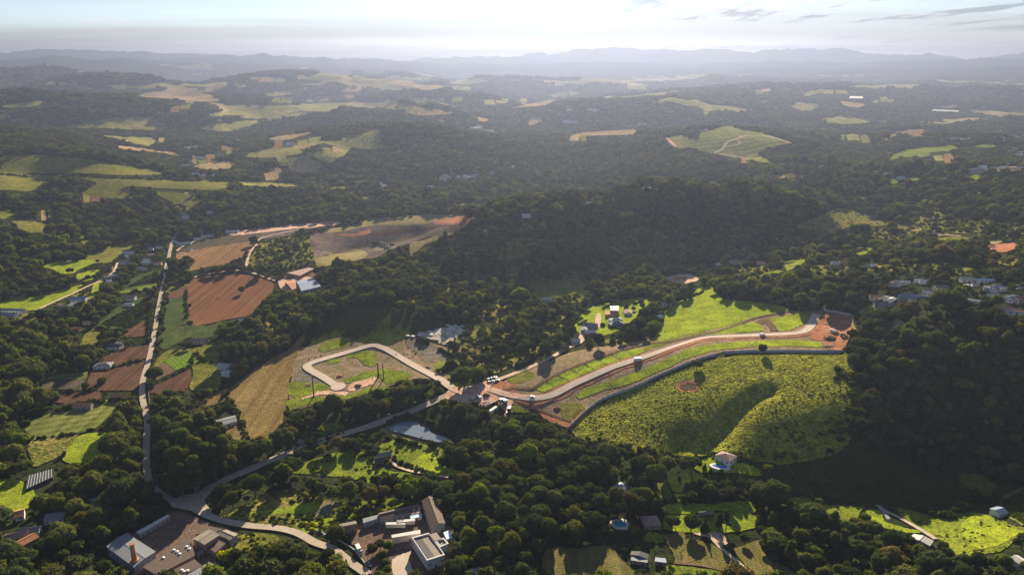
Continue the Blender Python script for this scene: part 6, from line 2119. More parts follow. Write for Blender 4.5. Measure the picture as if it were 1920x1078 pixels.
for k, (x, y, r_) in enumerate([(610, 475, 35), (640, 482, 35), (675, 490, 35), (655, 455, 35), (690, 470, 35)]):
    X, Y, Z = place_xy('z4', x, y)
    o = mesh_obj('block_stack', *box_vf(0, 0, 0.7, 4.5, 1.3, 1.6), M['pinktile'], loc=(X, Y, Z))
    o.rotation_euler = (0, 0, math.radians(r_ + k * 3))
    tag(o, 'low stack of pinkish building blocks in the works compound', 'block stack', 'stacks of building blocks in the works compound')

# rubble heaps and soil piles


def heap(t, x, y, r, h, mat, label, cat='soil heap', name='soil_heap', group=None, seed=0):
    X, Y, Z = place_xy(t, x, y)
    bm = bmesh.new()
    bmesh.ops.create_icosphere(bm, subdivisions=3, radius=1.0)
    for v in bm.verts:
        n_ = float(fbm(np.array([v.co.x * 2 + seed]), np.array([v.co.y * 2 + v.co.z]), 3, 5)[0])
        k_ = 0.75 + 0.6 * n_
        v.co = Vector((v.co.x * r * k_, v.co.y * r * k_ * 0.8, max(-0.3, v.co.z) * h * k_))
    me = bpy.data.meshes.new(name)
    bm.to_mesh(me)
    bm.free()
    me.materials.append(M[mat])
    o = bpy.data.objects.new(name, me)
    COL.objects.link(o)
    o.location = (X, Y, Z + 0.3)
    tag(o, label, cat, group)


heap('B2', 828, 826, 6.5, 2.6, 'track', 'dark soil heap on the red earth plot', seed=2)
heap('B2', 815, 745, 4.5, 1.0, 'cleared', 'low pale soil heap at the top of the red earth plot', seed=3)
heap('B2', 820, 868, 5.0, 1.4, 'cleared', 'flat soil heap by the straight panel wall', seed=4)
heap('z4', 1465, 522, 3.2, 1.4, 'track', 'small dark heap beside the earth ramp', seed=5)
heap('z4', 670, 380, 3.5, 2.4, 'track', 'dark heap at the edge of the works compound', seed=6)
heap('z8', 788, 625, 3.2, 1.6, 'track', 'dark soil heap between the turning circle and the pair of poles', seed=7)
heap('z8', 580, 518, 3.0, 1.2, 'red', 'reddish soil heap above the turning circle', seed=8)
heap('z8', 230, 618, 3.0, 0.8, 'track', 'low dark heap on the left building plot', seed=9)
for k in range(9):
    heap('B1', rnd.uniform(180, 290), rnd.uniform(286, 322), rnd.uniform(5, 9), rnd.uniform(2.5, 5), 'rubble', 'pale rock heap on the quarry floor', 'rock heap', 'rock_heap', 'rock heaps on the quarry floor', seed=20 + k)
for k, (x, y) in enumerate([(600, 748), (640, 750), (680, 752), (370, 805), (400, 808), (440, 800), (500, 800)]):
    heap('B1', x, y + 4, 2.6, 1.1, 'lightroof', 'white lump of rubble by the smoky ground', 'rubble heap', 'rubble_heap', 'white rubble heaps by the smoky ground', seed=40 + k)
# concrete channel, lower right
X0, Y0, Z0 = place_xy('C2', 1100, 695)
X1, Y1, Z1 = place_xy('C2', 1158, 762)
V, F = box_vf((X0 + X1) / 2, (Y0 + Y1) / 2, (Z0 + Z1) / 2 + 0.4, math.hypot(X1 - X0, Y1 - Y0), 2.6, 0.8, rz=math.atan2(Y1 - Y0, X1 - X0))
o = mesh_obj('concrete_trough', V, F, M['concrete'])
tag(o, 'long pale concrete trough on the lawn below the dark slope', 'trough')

# ------------------------------------------------------------------ trees
LC = [leaf_mat('leaves_dark_green', (0.030, 0.048, 0.015), (0.056, 0.070, 0.020), 0.28),
      leaf_mat('leaves_olive_green', (0.055, 0.074, 0.020), (0.098, 0.104, 0.024), 0.34),
      leaf_mat('leaves_brownish', (0.070, 0.060, 0.022), (0.10, 0.085, 0.024), 0.30),
      leaf_mat('leaves_fresh_green', (0.075, 0.105, 0.014), (0.105, 0.13, 0.016), 0.32),
      leaf_mat('leaves_yellow', (0.30, 0.33, 0.02), (0.40, 0.40, 0.02), 0.40)]


def ico(sub):
    bm = bmesh.new()
    bmesh.ops.create_icosphere(bm, subdivisions=sub, radius=1.0)
    v = np.array([q.co[:] for q in bm.verts])
    f = np.array([[q.index for q in fc.verts] for fc in bm.faces])
    bm.free()
    return v, f


ICO = {1: ico(1), 2: ico(2), 3: ico(3)}


def lump(v, seed, amp, fr):
    rs = np.random.RandomState(seed)
    d = np.zeros(len(v))
    for k in range(5):
        w = rs.normal(size=3) * fr * (1 + 0.5 * k)
        d += np.sin(v @ w + rs.uniform(0, 6.28)) / (1 + 0.6 * k)
    return v * (1 + amp * d / 2.5)[:, None]


def crown_geo(seed, kind, detail):
    """returns verts, faces (list of arrays with 3 or 4 columns)"""
    rs = np.random.RandomState(seed)
    sub = {2: 2, 1: 1, 0: 1}[detail]
    nl = {2: 20, 1: 11, 0: 6}[detail]
    nleaf = {2: 1500, 1: 260, 0: 60}[detail]
    V, T = [], []
    cent = []
    if kind == 'round':
        for k in range(nl):
            u = rs.normal(size=3)
            u /= np.linalg.norm(u)
            u[2] = abs(u[2]) * 1.0 - 0.25 * (k % 3 == 0)
            c = u * np.array([2.9, 2.9, 2.3]) * rs.uniform(0.65, 1.0) + (0, 0, 5.6)
            cent.append((c, rs.uniform(1.35, 2.15)))
        cent.append((np.array([0, 0, 5.4]), 2.9))
    elif kind == 'spread':
        for k in range(nl):
            a = rs.uniform(0, 6.28)
            r = math.sqrt(rs.uniform(0.03, 1)) * 4.6
            c = np.array([r * math.cos(a), r * math.sin(a), 6.6 - 0.10 * r * r + rs.uniform(-0.5, 0.5)])
            cent.append((c, rs.uniform(1.3, 2.0)))
        cent.append((np.array([0, 0, 5.4]), 2.4))
    elif kind == 'tall':
        for k in range(int(nl * 1.5)):
            t = rs.uniform(0, 1)
            a = rs.uniform(0, 6.28)
            r = rs.uniform(0.8, 4.0) * (1 - 0.55 * t)
            c = np.array([r * math.cos(a), r * math.sin(a), 7.5 + 13.5 * t])
            cent.append((c, rs.uniform(1.2, 2.3)))
    elif kind == 'conifer':
        lv = 9 if detail == 2 else 6
        for k in range(lv):
            t = k / (lv - 1)
            m_ = max(1, int(6 * (1 - t)))
            for j in range(m_):
                a = rs.uniform(0, 6.28)
                r = 2.2 * (1 - t) * rs.uniform(0.6, 1.0)
                cent.append((np.array([r * math.cos(a), r * math.sin(a), 1.8 + 9.5 * t]), 0.5 + 1.2 * (1 - t)))
    elif kind == 'bush':
        for k in range(max(3, nl // 3)):
            a = rs.uniform(0, 6.28)
            r = rs.uniform(0, 0.9)
            cent.append((np.array([r * math.cos(a), r * math.sin(a), rs.uniform(0.4, 1.1)]), rs.uniform(0.6, 1.0)))
    iv, if_ = ICO[sub]
    b = 0
    for i, (c, r) in enumerate(cent):
        v = lump(iv, seed * 31 + i, 0.20, 2.6) * r
        v[:, 2] *= 0.88
        V.append(v + c)
        T.append(if_ + b)
        b += len(v)
    # leaf clumps standing off the lobes
    Q = []
    LV = []
    rad = np.array([r for c, r in cent])
    cc = np.array([c for c, r in cent])
    pr = rad ** 2 / np.sum(rad ** 2)
    sz0 = {2: 0.34, 1: 0.65, 0: 1.0}[detail] * (0.5 if kind == 'bush' else 1)
    k_ = rs.choice(len(cent), nleaf, p=pr)
    d = rs.normal(size=(nleaf, 3))
    d[:, 2] = np.abs(d[:, 2]) * 1.0 - 0.3
    d /= np.linalg.norm(d, axis=1)[:, None]
    pos = cc[k_] + d * (rad[k_] * rs.uniform(0.92, 1.22, nleaf))[:, None]
    nrm = d + rs.normal(size=(nleaf, 3)) * 0.7
    nrm /= np.linalg.norm(nrm, axis=1)[:, None]
    t1 = np.cross(nrm, rs.normal(size=(nleaf, 3)))
    t1 /= np.linalg.norm(t1, axis=1)[:, None] + 1e-9
    t2 = np.cross(nrm, t1)
    s1 = (sz0 * rs.uniform(0.5, 1.2, nleaf))[:, None]
    s2 = (sz0 * rs.uniform(0.4, 0.9, nleaf))[:, None]
    LV = np.stack([pos - t1 * s1, pos - t2 * s2, pos + t1 * s1, pos + t2 * s2], 1).reshape(-1, 3)
    base = b
    Q = (np.arange(nleaf)[:, None] * 4 + np.arange(4)[None] + base)
    V = np.concatenate(V + [LV])
    T = np.concatenate(T)
    return V, T, Q


def trunk_geo(seed, kind):
    rs = np.random.RandomState(seed + 99)
    V, F = [], []
    H_ = {'round': 4.6, 'spread': 4.8, 'tall': 17.0, 'conifer': 9.0, 'bush': 0.6}[kind]
    r = {'round': 0.30, 'spread': 0.34, 'tall': 0.42, 'conifer': 0.25, 'bush': 0.12}[kind]
    bx, by = rs.uniform(-0.4, 0.4, 2)
    cyl_vf(0, 0, -1.0, H_ * 0.5, r * 1.25, r * 0.85, 7, V, F, cap=False)
    b = len(V)
    V2, F2 = tube_vf((0, 0, H_ * 0.48), (bx, by, H_), r * 0.6, 6)
    V += V2
    F += [[q + b for q in f] for f in F2]
    for k in range(4 if kind != 'bush' else 2):
        a = k * 1.6 + rs.uniform(0, 1)
        rr = {'round': 2.3, 'spread': 3.6, 'tall': 2.0, 'conifer': 0.8, 'bush': 0.5}[kind]
        z0 = H_ * rs.uniform(0.40, 0.7)
        b = len(V)
        V2, F2 = tube_vf((0, 0, z0), (rr * math.cos(a), rr * math.sin(a), z0 + H_ * 0.28), r * 0.38, 5)
        V += V2
        F += [[q + b for q in f] for f in F2]
    return V, F


def mk_mesh(name, V, T, Q, mat, extra=None, emat=None):
    V = np.asarray(V)
    faces = [list(map(int, t)) for t in T] + [list(map(int, q)) for q in Q]
    fm = [0] * len(faces)
    if extra:
        b = len(V)
        V = np.concatenate([V, np.array(extra[0])])
        faces += [[q + b for q in f] for f in extra[1]]
        fm += [1] * len(extra[1])
    me = bpy.data.meshes.new(name)
    me.from_pydata(V.tolist(), [], faces)
    me.materials.append(mat)
    if emat:
        me.materials.append(emat)
    me.polygons.foreach_set('material_index', fm)
    sm = [True] * len(T) + [False] * (len(faces) - len(T))
    me.polygons.foreach_set('use_smooth', sm)
    me.update()
    return me


PROTO = bpy.data.collections.new('tree_prototypes')     # never linked to the scene: only instanced
PIDX = {}


def proto(key, me):
    o = bpy.data.objects.new('p%03d_%s' % (len(PIDX), key), me)
    PROTO.objects.link(o)
    PIDX.setdefault(key, []).append(len(PIDX_ALL))
    PIDX_ALL.append(o)


PIDX_ALL = []
NEARMESH = {}
_n = 0
for kind, mats, ns in (('round', (0, 0, 1, 2, 3), 2), ('spread', (0, 1, 3), 2), ('tall', (1, 0), 2), ('conifer', (0,), 2), ('bush', (0, 1, 3, 4), 1)):
    for mi in mats:
        for s in range(ns):
            _n += 1
            V, T, Q = crown_geo(100 + _n * 7, kind, 2)
            cm_ = mk_mesh('crown', V, T, Q, LC[mi])
            tv, tf = trunk_geo(_n, kind)
            tm_ = bpy.data.meshes.new('trunk')
            tm_.from_pydata(tv, [], tf)
            tm_.materials.append(M['bark'])
            NEARMESH.setdefault((kind, mi), []).append((cm_, tm_))
            proto('n_%s_%d' % (kind, mi), mk_mesh('near_tree', V, T, Q, LC[mi], (tv, tf), M['bark']))
            V, T, Q = crown_geo(500 + _n * 7, kind, 1)
            proto('m_%s_%d' % (kind, mi), mk_mesh('mid_tree', V, T, Q, LC[mi], (tv[:14], tf[:7]), M['bark']))
# far groves: a dozen crowns in one mesh
for s in range(8):
    rs = np.random.RandomState(900 + s)
    Vs, Ts, Qs = [], [], []
    b = 0
    for k in range(12):
        V, T, Q = crown_geo(1000 + s * 50 + k, 'round' if k % 3 else 'spread', 0)
        sc_ = rs.uniform(0.8, 1.35)
        V = V * np.array([sc_, sc_, sc_ * rs.uniform(0.9, 1.25)])
        a = rs.uniform(0, 6.28)
        rr = math.sqrt(rs.uniform(0, 1)) * 15
        V = V + np.array([rr * math.cos(a), rr * math.sin(a), -1.5 - rs.uniform(0, 1.5)])
        Vs.append(V)
        Ts.append(T + b)
        Qs.append(Q + b)
        b += len(V)
    proto('f_grove', mk_mesh('far_grove', np.concatenate(Vs), np.concatenate(Ts), np.concatenate(Qs), LC[[0, 0, 1, 0, 2, 0, 1, 0][s]]))


def mask_at(px_, py_):
    ix = np.clip((px_ / 2).astype(int), 0, MW - 1)
    iy = np.clip((py_ / 2).astype(int), 0, MH - 1)
    v = OPEN[iy, ix]
    off = (px_ < 0) | (px_ >= 1920) | (py_ < 0) | (py_ >= 1078)
    return np.where(off, 0, v)


RS = np.random.RandomState(5)


def candidates(r0, r1, sp, azm=41):
    X1 = r1 * math.sin(math.radians(azm))
    nx = int(2 * X1 / sp)
    ny = int(r1 / sp)
    ii, jj = np.meshgrid(np.arange(nx), np.arange(ny))
    x = -X1 + (ii + RS.uniform(0.05, 0.95, ii.shape) + 0.5 * (jj % 2)) * sp
    y = (jj + RS.uniform(0.05, 0.95, ii.shape)) * sp
    x, y = x.ravel(), y.ravel()
    r = np.hypot(x, y)
    k = (r >= r0) & (r < r1) & (np.abs(np.arctan2(x, y)) < math.radians(azm))
    return x[k], y[k]


def filt(x, y, h, w, keep_sparse=0.10):
    z = height(x, y)
    bx_, by_ = to_px(x, y, z)
    tx, ty = to_px(x, y, z + h)
    sc_ = FPX / np.hypot(np.hypot(x, y), CAMZ)
    ok = np.ones(len(x), bool)
    sparse = np.zeros(len(x), bool)
    for (qx, qy) in ((bx_, by_), (tx, ty), ((bx_ + tx) / 2, (by_ + ty) / 2), (bx_ - w * 0.5 * sc_, (by_ + ty) / 2), (bx_ + w * 0.5 * sc_, (by_ + ty) / 2),
                     (bx_ * 0.25 + tx * 0.75, by_ * 0.25 + ty * 0.75)):
        m_ = mask_at(qx, qy)
        ok &= m_ != 1
        sparse |= m_ == 2
    ok &= ~(sparse & (RS.uniform(0, 1, len(x)) > keep_sparse))
    return ok, z


# places named for the labels: pixel of the place, words
LAND = [((120, 1040), 'at the lower left corner'), ((60, 960), 'around the red roofed house at the left edge'), ((200, 950), 'left of the grey warehouse'), ((300, 900), 'on the left of the shaded crossroads'),
        ((120, 780), 'around the striped green field'), ((220, 860), 'left of the lower country road'), ((40, 850), 'above the shade house at the left edge'), ((560, 1040), 'between the factory and the works yard'), ((480, 1040), 'right of the factory by the yellow shrubs'),
        ((700, 1040), 'inside the works yard'), ((900, 960), 'in the big wood right of the works'), ((1040, 960), 'in the right half of the big wood'), ((960, 880), 'along the top of the big wood'), ((1000, 1050), 'along the bottom edge below the big wood'),
        ((1180, 880), 'above the blue-grey roofed house'), ((1200, 940), 'around the small orange shed'), ((1200, 1010), 'around the hipped villa and round pool'), ((1340, 960), 'around the dark barn on the lawn'), ((1340, 885), 'below the villa with the long roof'),
        ((1500, 1000), 'in the wood right of the stubble field'), ((1600, 1040), 'along the bottom edge right of the stubble field'), ((1420, 950), 'above the wood right of the lawns'), ((1750, 1040), 'by the lower right lane'), ((1880, 1000), 'at the lower right corner'),
        ((1800, 920), 'at the foot of the dark slope'), ((900, 800), 'between the pond and the red junction'), ((450, 900), 'right of the shaded crossroads'), ((560, 800), 'between the dry grass field and the diagonal road'), ((680, 870), 'on the weedy meadow left of the pond'),
        ((700, 780), 'along the diagonal road above the pond'), ((380, 850), 'beside the tall eucalyptus trees'), ((1100, 840), 'at the left foot of the rough pasture'), ((620, 960), 'on the rough ground above the works yard'), ((1250, 1050), 'around the dark sheds')]
LAND_XY = np.array([l[0] for l in LAND], float)
TONE = {0: 'dark green', 1: 'olive green', 2: 'brownish green', 3: 'fresh green', 4: 'yellow'}
SHAPE = {'round': 'round-crowned', 'spread': 'wide-crowned'}
FINAL = {'broadleaf_tree': 'broadleaf tree'}


def plant_tree(x, y, z, kind, mi, sc_, rot, label, cat, group=None, name='broadleaf_tree', zs=1.0):
    cm_, tm_ = NEARMESH[(kind, mi)][int(abs(x * 7 + y * 3)) % len(NEARMESH[(kind, mi)])]
    root = empty(name, (x, y, z), rot)
    root.scale = (sc_, sc_, sc_ * zs)
    tag(root, label, cat, group)
    for nm, me in (('crown', cm_), ('trunk', tm_)):
        o = bpy.data.objects.new(nm, me)
        COL.objects.link(o)
        o.parent = root


def pick_mat(x, y, rsv):
    n_ = fbm(x / 90, y / 90, 2, 61)
    return np.where(rsv < 0.62 - (n_ - 0.5) * 1.2, 0, np.where(rsv < 0.84, 1, np.where(rsv < 0.94 - (n_ > 0.58) * 0.22, 2, 3)))


# explicit single trees: tile, base pixel, kind, material, scale, label
SOLO = [
    ('', 454, 551, 'round', 0, 1.0, 'lone dark tree with a long shadow in the middle of the plowed field'),
    ('', 1429, 664, 'round', 0, 1.0, 'lone dark tree standing by the straight panel wall'),
    ('', 1306, 692, 'spread', 0, 0.9, 'small dark tree on the green plots just above the curved wall'),
    ('B0', 1425, 300, 'round', 0, 1.6, 'round dark tree at the upper right corner of the tan harvested field'),
    ('B0', 1030, 425, 'spread', 0, 1.5, 'dark tree clump in the left notch of the tan field'),
    ('B0', 1050, 400, 'round', 0, 1.2, 'second dark tree in the left notch of the tan field'),
    ('B0', 865, 1060, 'spread', 0, 1.5, 'big dark tree on the right side of the country road by the striped crop'),
    ('B0', 840, 665, 'round', 0, 1.2, 'dark tree at the corner between orchard and country road'),
    ('B0', 588, 860, 'tall', 0, 0.75, 'tall dark tree above the shaded dark roofed house'),
    ('B0', 660, 840, 'tall', 0, 0.65, 'second tall dark tree next to the tiny white shed'),
    ('B0', 395, 460, 'spread', 0, 1.0, 'dark tree on the edge of the long lawn'),
    ('B0', 550, 400, 'round', 0, 0.6, 'small dark tree between the two upper village lawns'),
    ('B0', 575, 1075, 'bush', 1, 3.2, 'pale bushy tree on the tilled field'),
    ('C0', 482, 40, 'round', 0, 0.75, 'small dark tree between the fallow field and the dark soil field'),
    ('B1', 1465, 755, 'bush', 0, 2.0, 'dark shrub on the farm lawn beside the dirt yard'),
    ('B1', 1600, 660, 'conifer', 0, 0.8, 'dark cypress right of the brick farmhouse'),
    ('B1', 1640, 670, 'round', 0, 0.6, 'small round tree second right of the brick farmhouse'),
    ('B1', 1690, 660, 'round', 0, 0.8, 'round tree at the right end of the farm lawn'),
    ('B1', 1530, 630, 'round', 0, 0.5, 'small tree behind the brick farmhouse'),
    ('C2', 20, 140 + 830 / 1, 'round', 0, 0.0, ''),
    ('z3', 1060, 1020, 'round', 0, 0.85, 'dark tree at the left of the row on the lower lawn'),
    ('z3', 1110, 1010, 'round', 0, 0.8, 'dark tree second from the left of the row on the lower lawn'),
    ('z3', 1290, 1060, 'round', 0, 1.25, 'big dark tree in the middle of the row on the lower lawn'),
    ('z3', 1445, 1060, 'conifer', 0, 0.95, 'dark conifer in the row right of the big dark tree'),
    ('z3', 1600, 1060, 'tall', 0, 0.62, 'tall dark tree right of the conifer below the barn'),
    ('z3', 1680, 1050, 'tall', 1, 0.66, 'tall olive tree right of the conifer below the barn'),
    ('z3', 1445, 360, 'conifer', 0, 0.5, 'small palm-like conifer left of the blue pool'),
    ('z3', 1510, 400, 'conifer', 0, 0.4, 'tiny conifer below the blue pool'),
    ('z3', 1632, 410, 'round', 0, 0.4, 'small round garden tree in front of the blue pool'),
    ('z3', 1290, 400, 'spread', 2, 1.45, 'big brownish dark tree left of the blue pool'),
    ('z3', 1010, 420, 'round', 1, 1.5, 'big olive tree above the grass slope'),
    ('C2', 475, 520, 'round', 1, 0.9, 'pale green tree at the right end of the villa terrace'),
    ('C2', 1640, 640, 'spread', 3, 2.0, 'wide sunlit tree alone at the foot of the dark slope'),
    ('z1', 1490, 900, 'bush', 4, 3.3, 'big bright yellow shrub right of the factory'),
    ('z1', 1430, 870, 'bush', 4, 2.4, 'smaller yellow shrub touching the left of the big yellow one'),
    ('z1', 1790, 860, 'bush', 4, 2.4, 'yellow-green shrub further right of the factory'),
    ('z2', 800, 780, 'round', 2, 0.75, 'brownish tree at the top of the tree group inside the works yard'),
    ('z2', 890, 800, 'round', 3, 0.72, 'fresh green tree at the top right of the tree group inside the works yard'),
    ('z2', 720, 840, 'round', 0, 0.72, 'dark tree at the left of the tree group inside the works yard'),
    ('z2', 830, 910, 'round', 1, 0.72, 'olive tree in the middle of the tree group inside the works yard'),
    ('z2', 860, 990, 'round', 1, 0.66, 'olive tree second from the bottom of the tree group inside the works yard'),
    ('z2', 880, 1060, 'round', 3, 0.62, 'fresh green tree at the bottom of the tree group inside the works yard'),
    ('z2', 690, 760, 'bush', 2, 1.6, 'thin leafless-looking shrub on the works yard'),
    ('z2', 310, 610, 'round', 2, 0.8, 'brownish tree left of the small pale works building'),
    ('z2', 420, 680, 'bush', 2, 2.2, 'greyish shrub by the low white wall'),
    ('z2', 1690, 890, 'conifer', 3, 0.0, ''),
    ('z6', 1495, 960, 'spread', 1, 1.5, 'big sunlit olive tree alone on the dark slope'),
    ('z6', 1150, 810, 'spread', 2, 1.1, 'sunlit brownish tree left of the big olive one on the dark slope'),
    ('z6', 990, 810, 'round', 2, 0.9, 'brownish round tree further left on the dark slope'),
    ('z6', 740, 820, 'round', 1, 1.05, 'olive round tree right of the turquoise pool on the hillside'),
    ('z6', 840, 800, 'round', 1, 0.75, 'small olive tree second right of the turquoise pool on the hillside'),
    ('z6', 820, 660, 'spread', 2, 1.35, 'large brownish tree above the dark slope'),
    ('z7', 905, 75, 'round', 1, 0.9, 'pale round tree in the shade above the farm'),
    ('B1', 485, 585, 'tall', 3, 0.55, 'pale yellow-green tree in the middle woods'),
    ('B1', 1150, 490, 'tall', 3, 0.6, 'pale tall tree at the foot of the middle hill'),
    ('B1', 820, 860, 'round', 0, 1.1, 'dark round tree on the scrubby clearing left of the farm'),
    ('B1', 870, 830, 'round', 0, 0.8, 'small dark tree beside the dark round one on the scrubby clearing'),
    ('z4', 430, 270, 'spread', 0, 2.1, 'big round dark tree above the parked cars'),
    ('z4', 560, 200, 'spread', 1, 1.6, 'olive tree behind the big round dark tree by the parked cars'),
]
solo_px = []
n_tall = 0
for t, x, y, kind, mi, sc_, lab in SOLO:
    if sc_ == 0:
        continue
    if (kind, mi) not in NEARMESH:
        mi = 0
    X, Y, Z = place_xy(t, x, y)
    nm = {'tall': 'eucalyptus_tree', 'conifer': 'conifer_tree', 'bush': 'shrub'}.get(kind, 'broadleaf_tree')
    plant_tree(X, Y, Z, kind, mi, sc_, x * 0.7, lab, {'bush': 'shrub'}.get(kind, 'tree'), name=nm)
    solo_px.append((X, Y))
    q = [tuple(float(v) for v in to_px(X + dx, Y, Z + dz)) for dx, dz in ((-4 * sc_, 0), (4 * sc_, 0), (4 * sc_, 8 * sc_), (-4 * sc_, 8 * sc_))]
    # keep woods from covering it
    if t in ('z6', 'z3') and kind != 'bush':
        mark(q, 1)
print('solo', len(solo_px))

# eucalyptus stand
EU = [(318, 905), (335, 925), (352, 915), (372, 925), (330, 880), (350, 885), (371, 895), (392, 905), (388, 875), (408, 880), (362, 862), (425, 890), (405, 905), (345, 935), (420, 868), (383, 850), (400, 852)]
for k, (x, y) in enumerate(EU):
    X, Y, Z = hit1(x, y)
    sc_ = rnd.uniform(1.2, 1.6)
    plant_tree(X, Y, Z, 'tall', 1 if k % 4 else 0, sc_, rnd.uniform(0, 6), 'tall feathery eucalyptus in the stand right of the country road', 'tree', 'eucalyptus stand right of the country road', name='eucalyptus_tree')
EU2 = [(1470, 1015), (1495, 1040), (1520, 1000), (1445, 1000), (1545, 1030), (1530, 975), (1560, 1000), (1490, 985), (1480, 1060), (1580, 1040)]
for k, (x, y) in enumerate(EU2):
    X, Y, Z = hit1(x, y)
    plant_tree(X, Y, Z, 'tall', k % 2, rnd.uniform(0.6, 0.8), rnd.uniform(0, 6), 'tall olive tree in the wood right of the stubble field', 'tree', 'tall trees right of the stubble field', name='eucalyptus_tree')
# eucalyptus above the shaded field
for k in range(26):
    X, Y, Z = hit1(rnd.uniform(800, 955), rnd.uniform(462, 515))
    plant_tree(X, Y, Z, 'tall', k % 2, rnd.uniform(0.7, 1.0), rnd.uniform(0, 6), 'slender tall tree standing out of the woods on the middle hill', 'tree', 'slender tall trees on the middle hill', name='eucalyptus_tree')

INST = []        # x, y, z, proto index, scale, zscale, rot


def add_inst(x, y, z, idx, sc_, zs, rot):
    INST.append(np.column_stack([x, y, z, idx, sc_, zs, rot]))


def scatter(r0, r1, sp, lvl, hmean, indiv=False):
    x, y = candidates(r0, r1, sp)
    n = len(x)
    bigness = fbm(x / 60, y / 60, 2, 71)
    sc_ = hmean * (0.56 + 0.88 * RS.uniform(0, 1, n) ** 1.4) * (0.75 + 0.5 * bigness)
    ok, z = filt(x, y, 8.0 * sc_, 8.5 * sc_)
    # second chance with a small tree along the edges of open land
    ok2, _ = filt(x, y, 3.6 * sc_, 3.5 * sc_)
    small = ok2 & ~ok & (RS.uniform(0, 1, n) < 0.5)
    sc_ = np.where(small, sc_ * 0.42, sc_)
    ok = ok | small
    sc_ = sc_ * np.where(RS.uniform(0, 1, n) < 0.05, 1.45, 1.0)
    gap = (fbm(x / 38, y / 38, 3, 83) > 0.63) & (RS.uniform(0, 1, n) < 0.7)
    sc_ = np.where(gap, sc_ * 0.45, sc_)
    x, y, z, sc_ = x[ok], y[ok], z[ok], sc_[ok]
    n = len(x)
    mi = pick_mat(x, y, RS.uniform(0, 1, n)).astype(int)
    kd = np.where((RS.uniform(0, 1, n) < 0.3) & (mi != 2), 1, 0)
    rot = RS.uniform(0, 6.28, n)
    zs = RS.uniform(0.85, 1.25, n)
    return x, y, z, mi, kd, sc_, zs, rot


x, y, z, mi, kd, sc_, zs, rot = scatter(300, 760, 6.9, 'n', 1.16)
px_, py_ = to_px(x, y, z + 4)
size = sc_ * FPX / np.hypot(np.hypot(x, y), CAMZ - z)
inframe = (px_ > 8) & (px_ < 1912) & (py_ < 1070) & (py_ > 0)
order = np.argsort(-np.where(inframe, size, -1))
N_IND = 300
ind = order[:N_IND]
rest = np.setdiff1d(np.arange(len(x)), ind)
cnt = {}
for k in ind:
    kind = 'spread' if kd[k] else 'round'
    m_ = int(mi[k])
    j = int(np.argmin((LAND_XY[:, 0] - px_[k]) ** 2 + (LAND_XY[:, 1] - py_[k]) ** 2))
    big = 'large ' if sc_[k] > 1.3 else 'small ' if sc_[k] < 0.95 else ''
    lab = '%s%s %s tree %s' % (big, TONE[m_], SHAPE[kind], LAND[j][1])
    plant_tree(float(x[k]), float(y[k]), float(z[k]), kind, m_, float(sc_[k]), float(rot[k]), lab, 'tree', lab.replace(' tree ', ' trees '), zs=float(zs[k]))


def idx_of(lv, kd, mi):
    out = np.zeros(len(kd), int)
    for kk, kind in ((0, 'round'), (1, 'spread')):
        for m_ in range(4):
            key = '%s_%s_%d' % (lv, kind, m_)
            lst = PIDX.get(key) or PIDX['%s_round_%d' % (lv, m_)]
            w = np.nonzero((kd == kk) & (mi == m_))[0]
            out[w] = RS.choice(lst, len(w))
    return out


add_inst(x[rest], y[rest], z[rest], idx_of('n', kd[rest], mi[rest]), sc_[rest], zs[rest], rot[rest])
for (r0, r1, sp, hm) in ((760, 1150, 6.8, 1.05), (1150, 1800, 8.2, 1.15)):
    x, y, z, mi, kd, sc_, zs, rot = scatter(r0, r1, sp, 'm', hm)
    add_inst(x, y, z, idx_of('m', kd, mi), sc_, zs, rot)
for (r0, r1, sp, s0) in ((1800, 3000, 17, 0.85), (3000, 4800, 24, 1.15), (4800, 7500, 38, 1.7)):
    x, y = candidates(r0, r1, sp, 40)
    n = len(x)
    ok, z = filt(x, y, np.full(n, 8.0 * s0), np.full(n, 14.0 * s0), 0.3)
    r = np.hypot(x, y)
    if r1 > 3100:
        a = np.arctan2(x, y)
        fi = np.interp(np.log(r), LR, np.arange(NR)).astype(int)
        fj = ((a + AZMAX) / (2 * AZMAX) * (NA - 1)).astype(int)
        ok &= openv[fi, fj] < 0.42
    x, y, z = x[ok], y[ok], z[ok]
    n = len(x)
    add_inst(x, y, z, RS.choice(PIDX['f_grove'], n), s0 * RS.uniform(0.8, 1.2, n), RS.uniform(0.8, 1.3, n), RS.uniform(0, 6.28, n))

# scrub bushes on sparse land, and along edges
x, y = candidates(330, 1500, 5.0)
z = height(x, y)
bx_, by_ = to_px(x, y, z)
m_ = mask_at(bx_, by_)
k = (m_ == 2) & (RS.uniform(0, 1, len(x)) < 0.55)
x, y, z = x[k], y[k], z[k]
bi = RS.choice(PIDX['m_bush_0'] + PIDX['m_bush_1'] + PIDX['m_bush_3'], len(x))
add_inst(x, y, z, bi, RS.uniform(0.7, 2.3, len(x)), RS.uniform(0.7, 1.2, len(x)), RS.uniform(0, 6.28, len(x)))


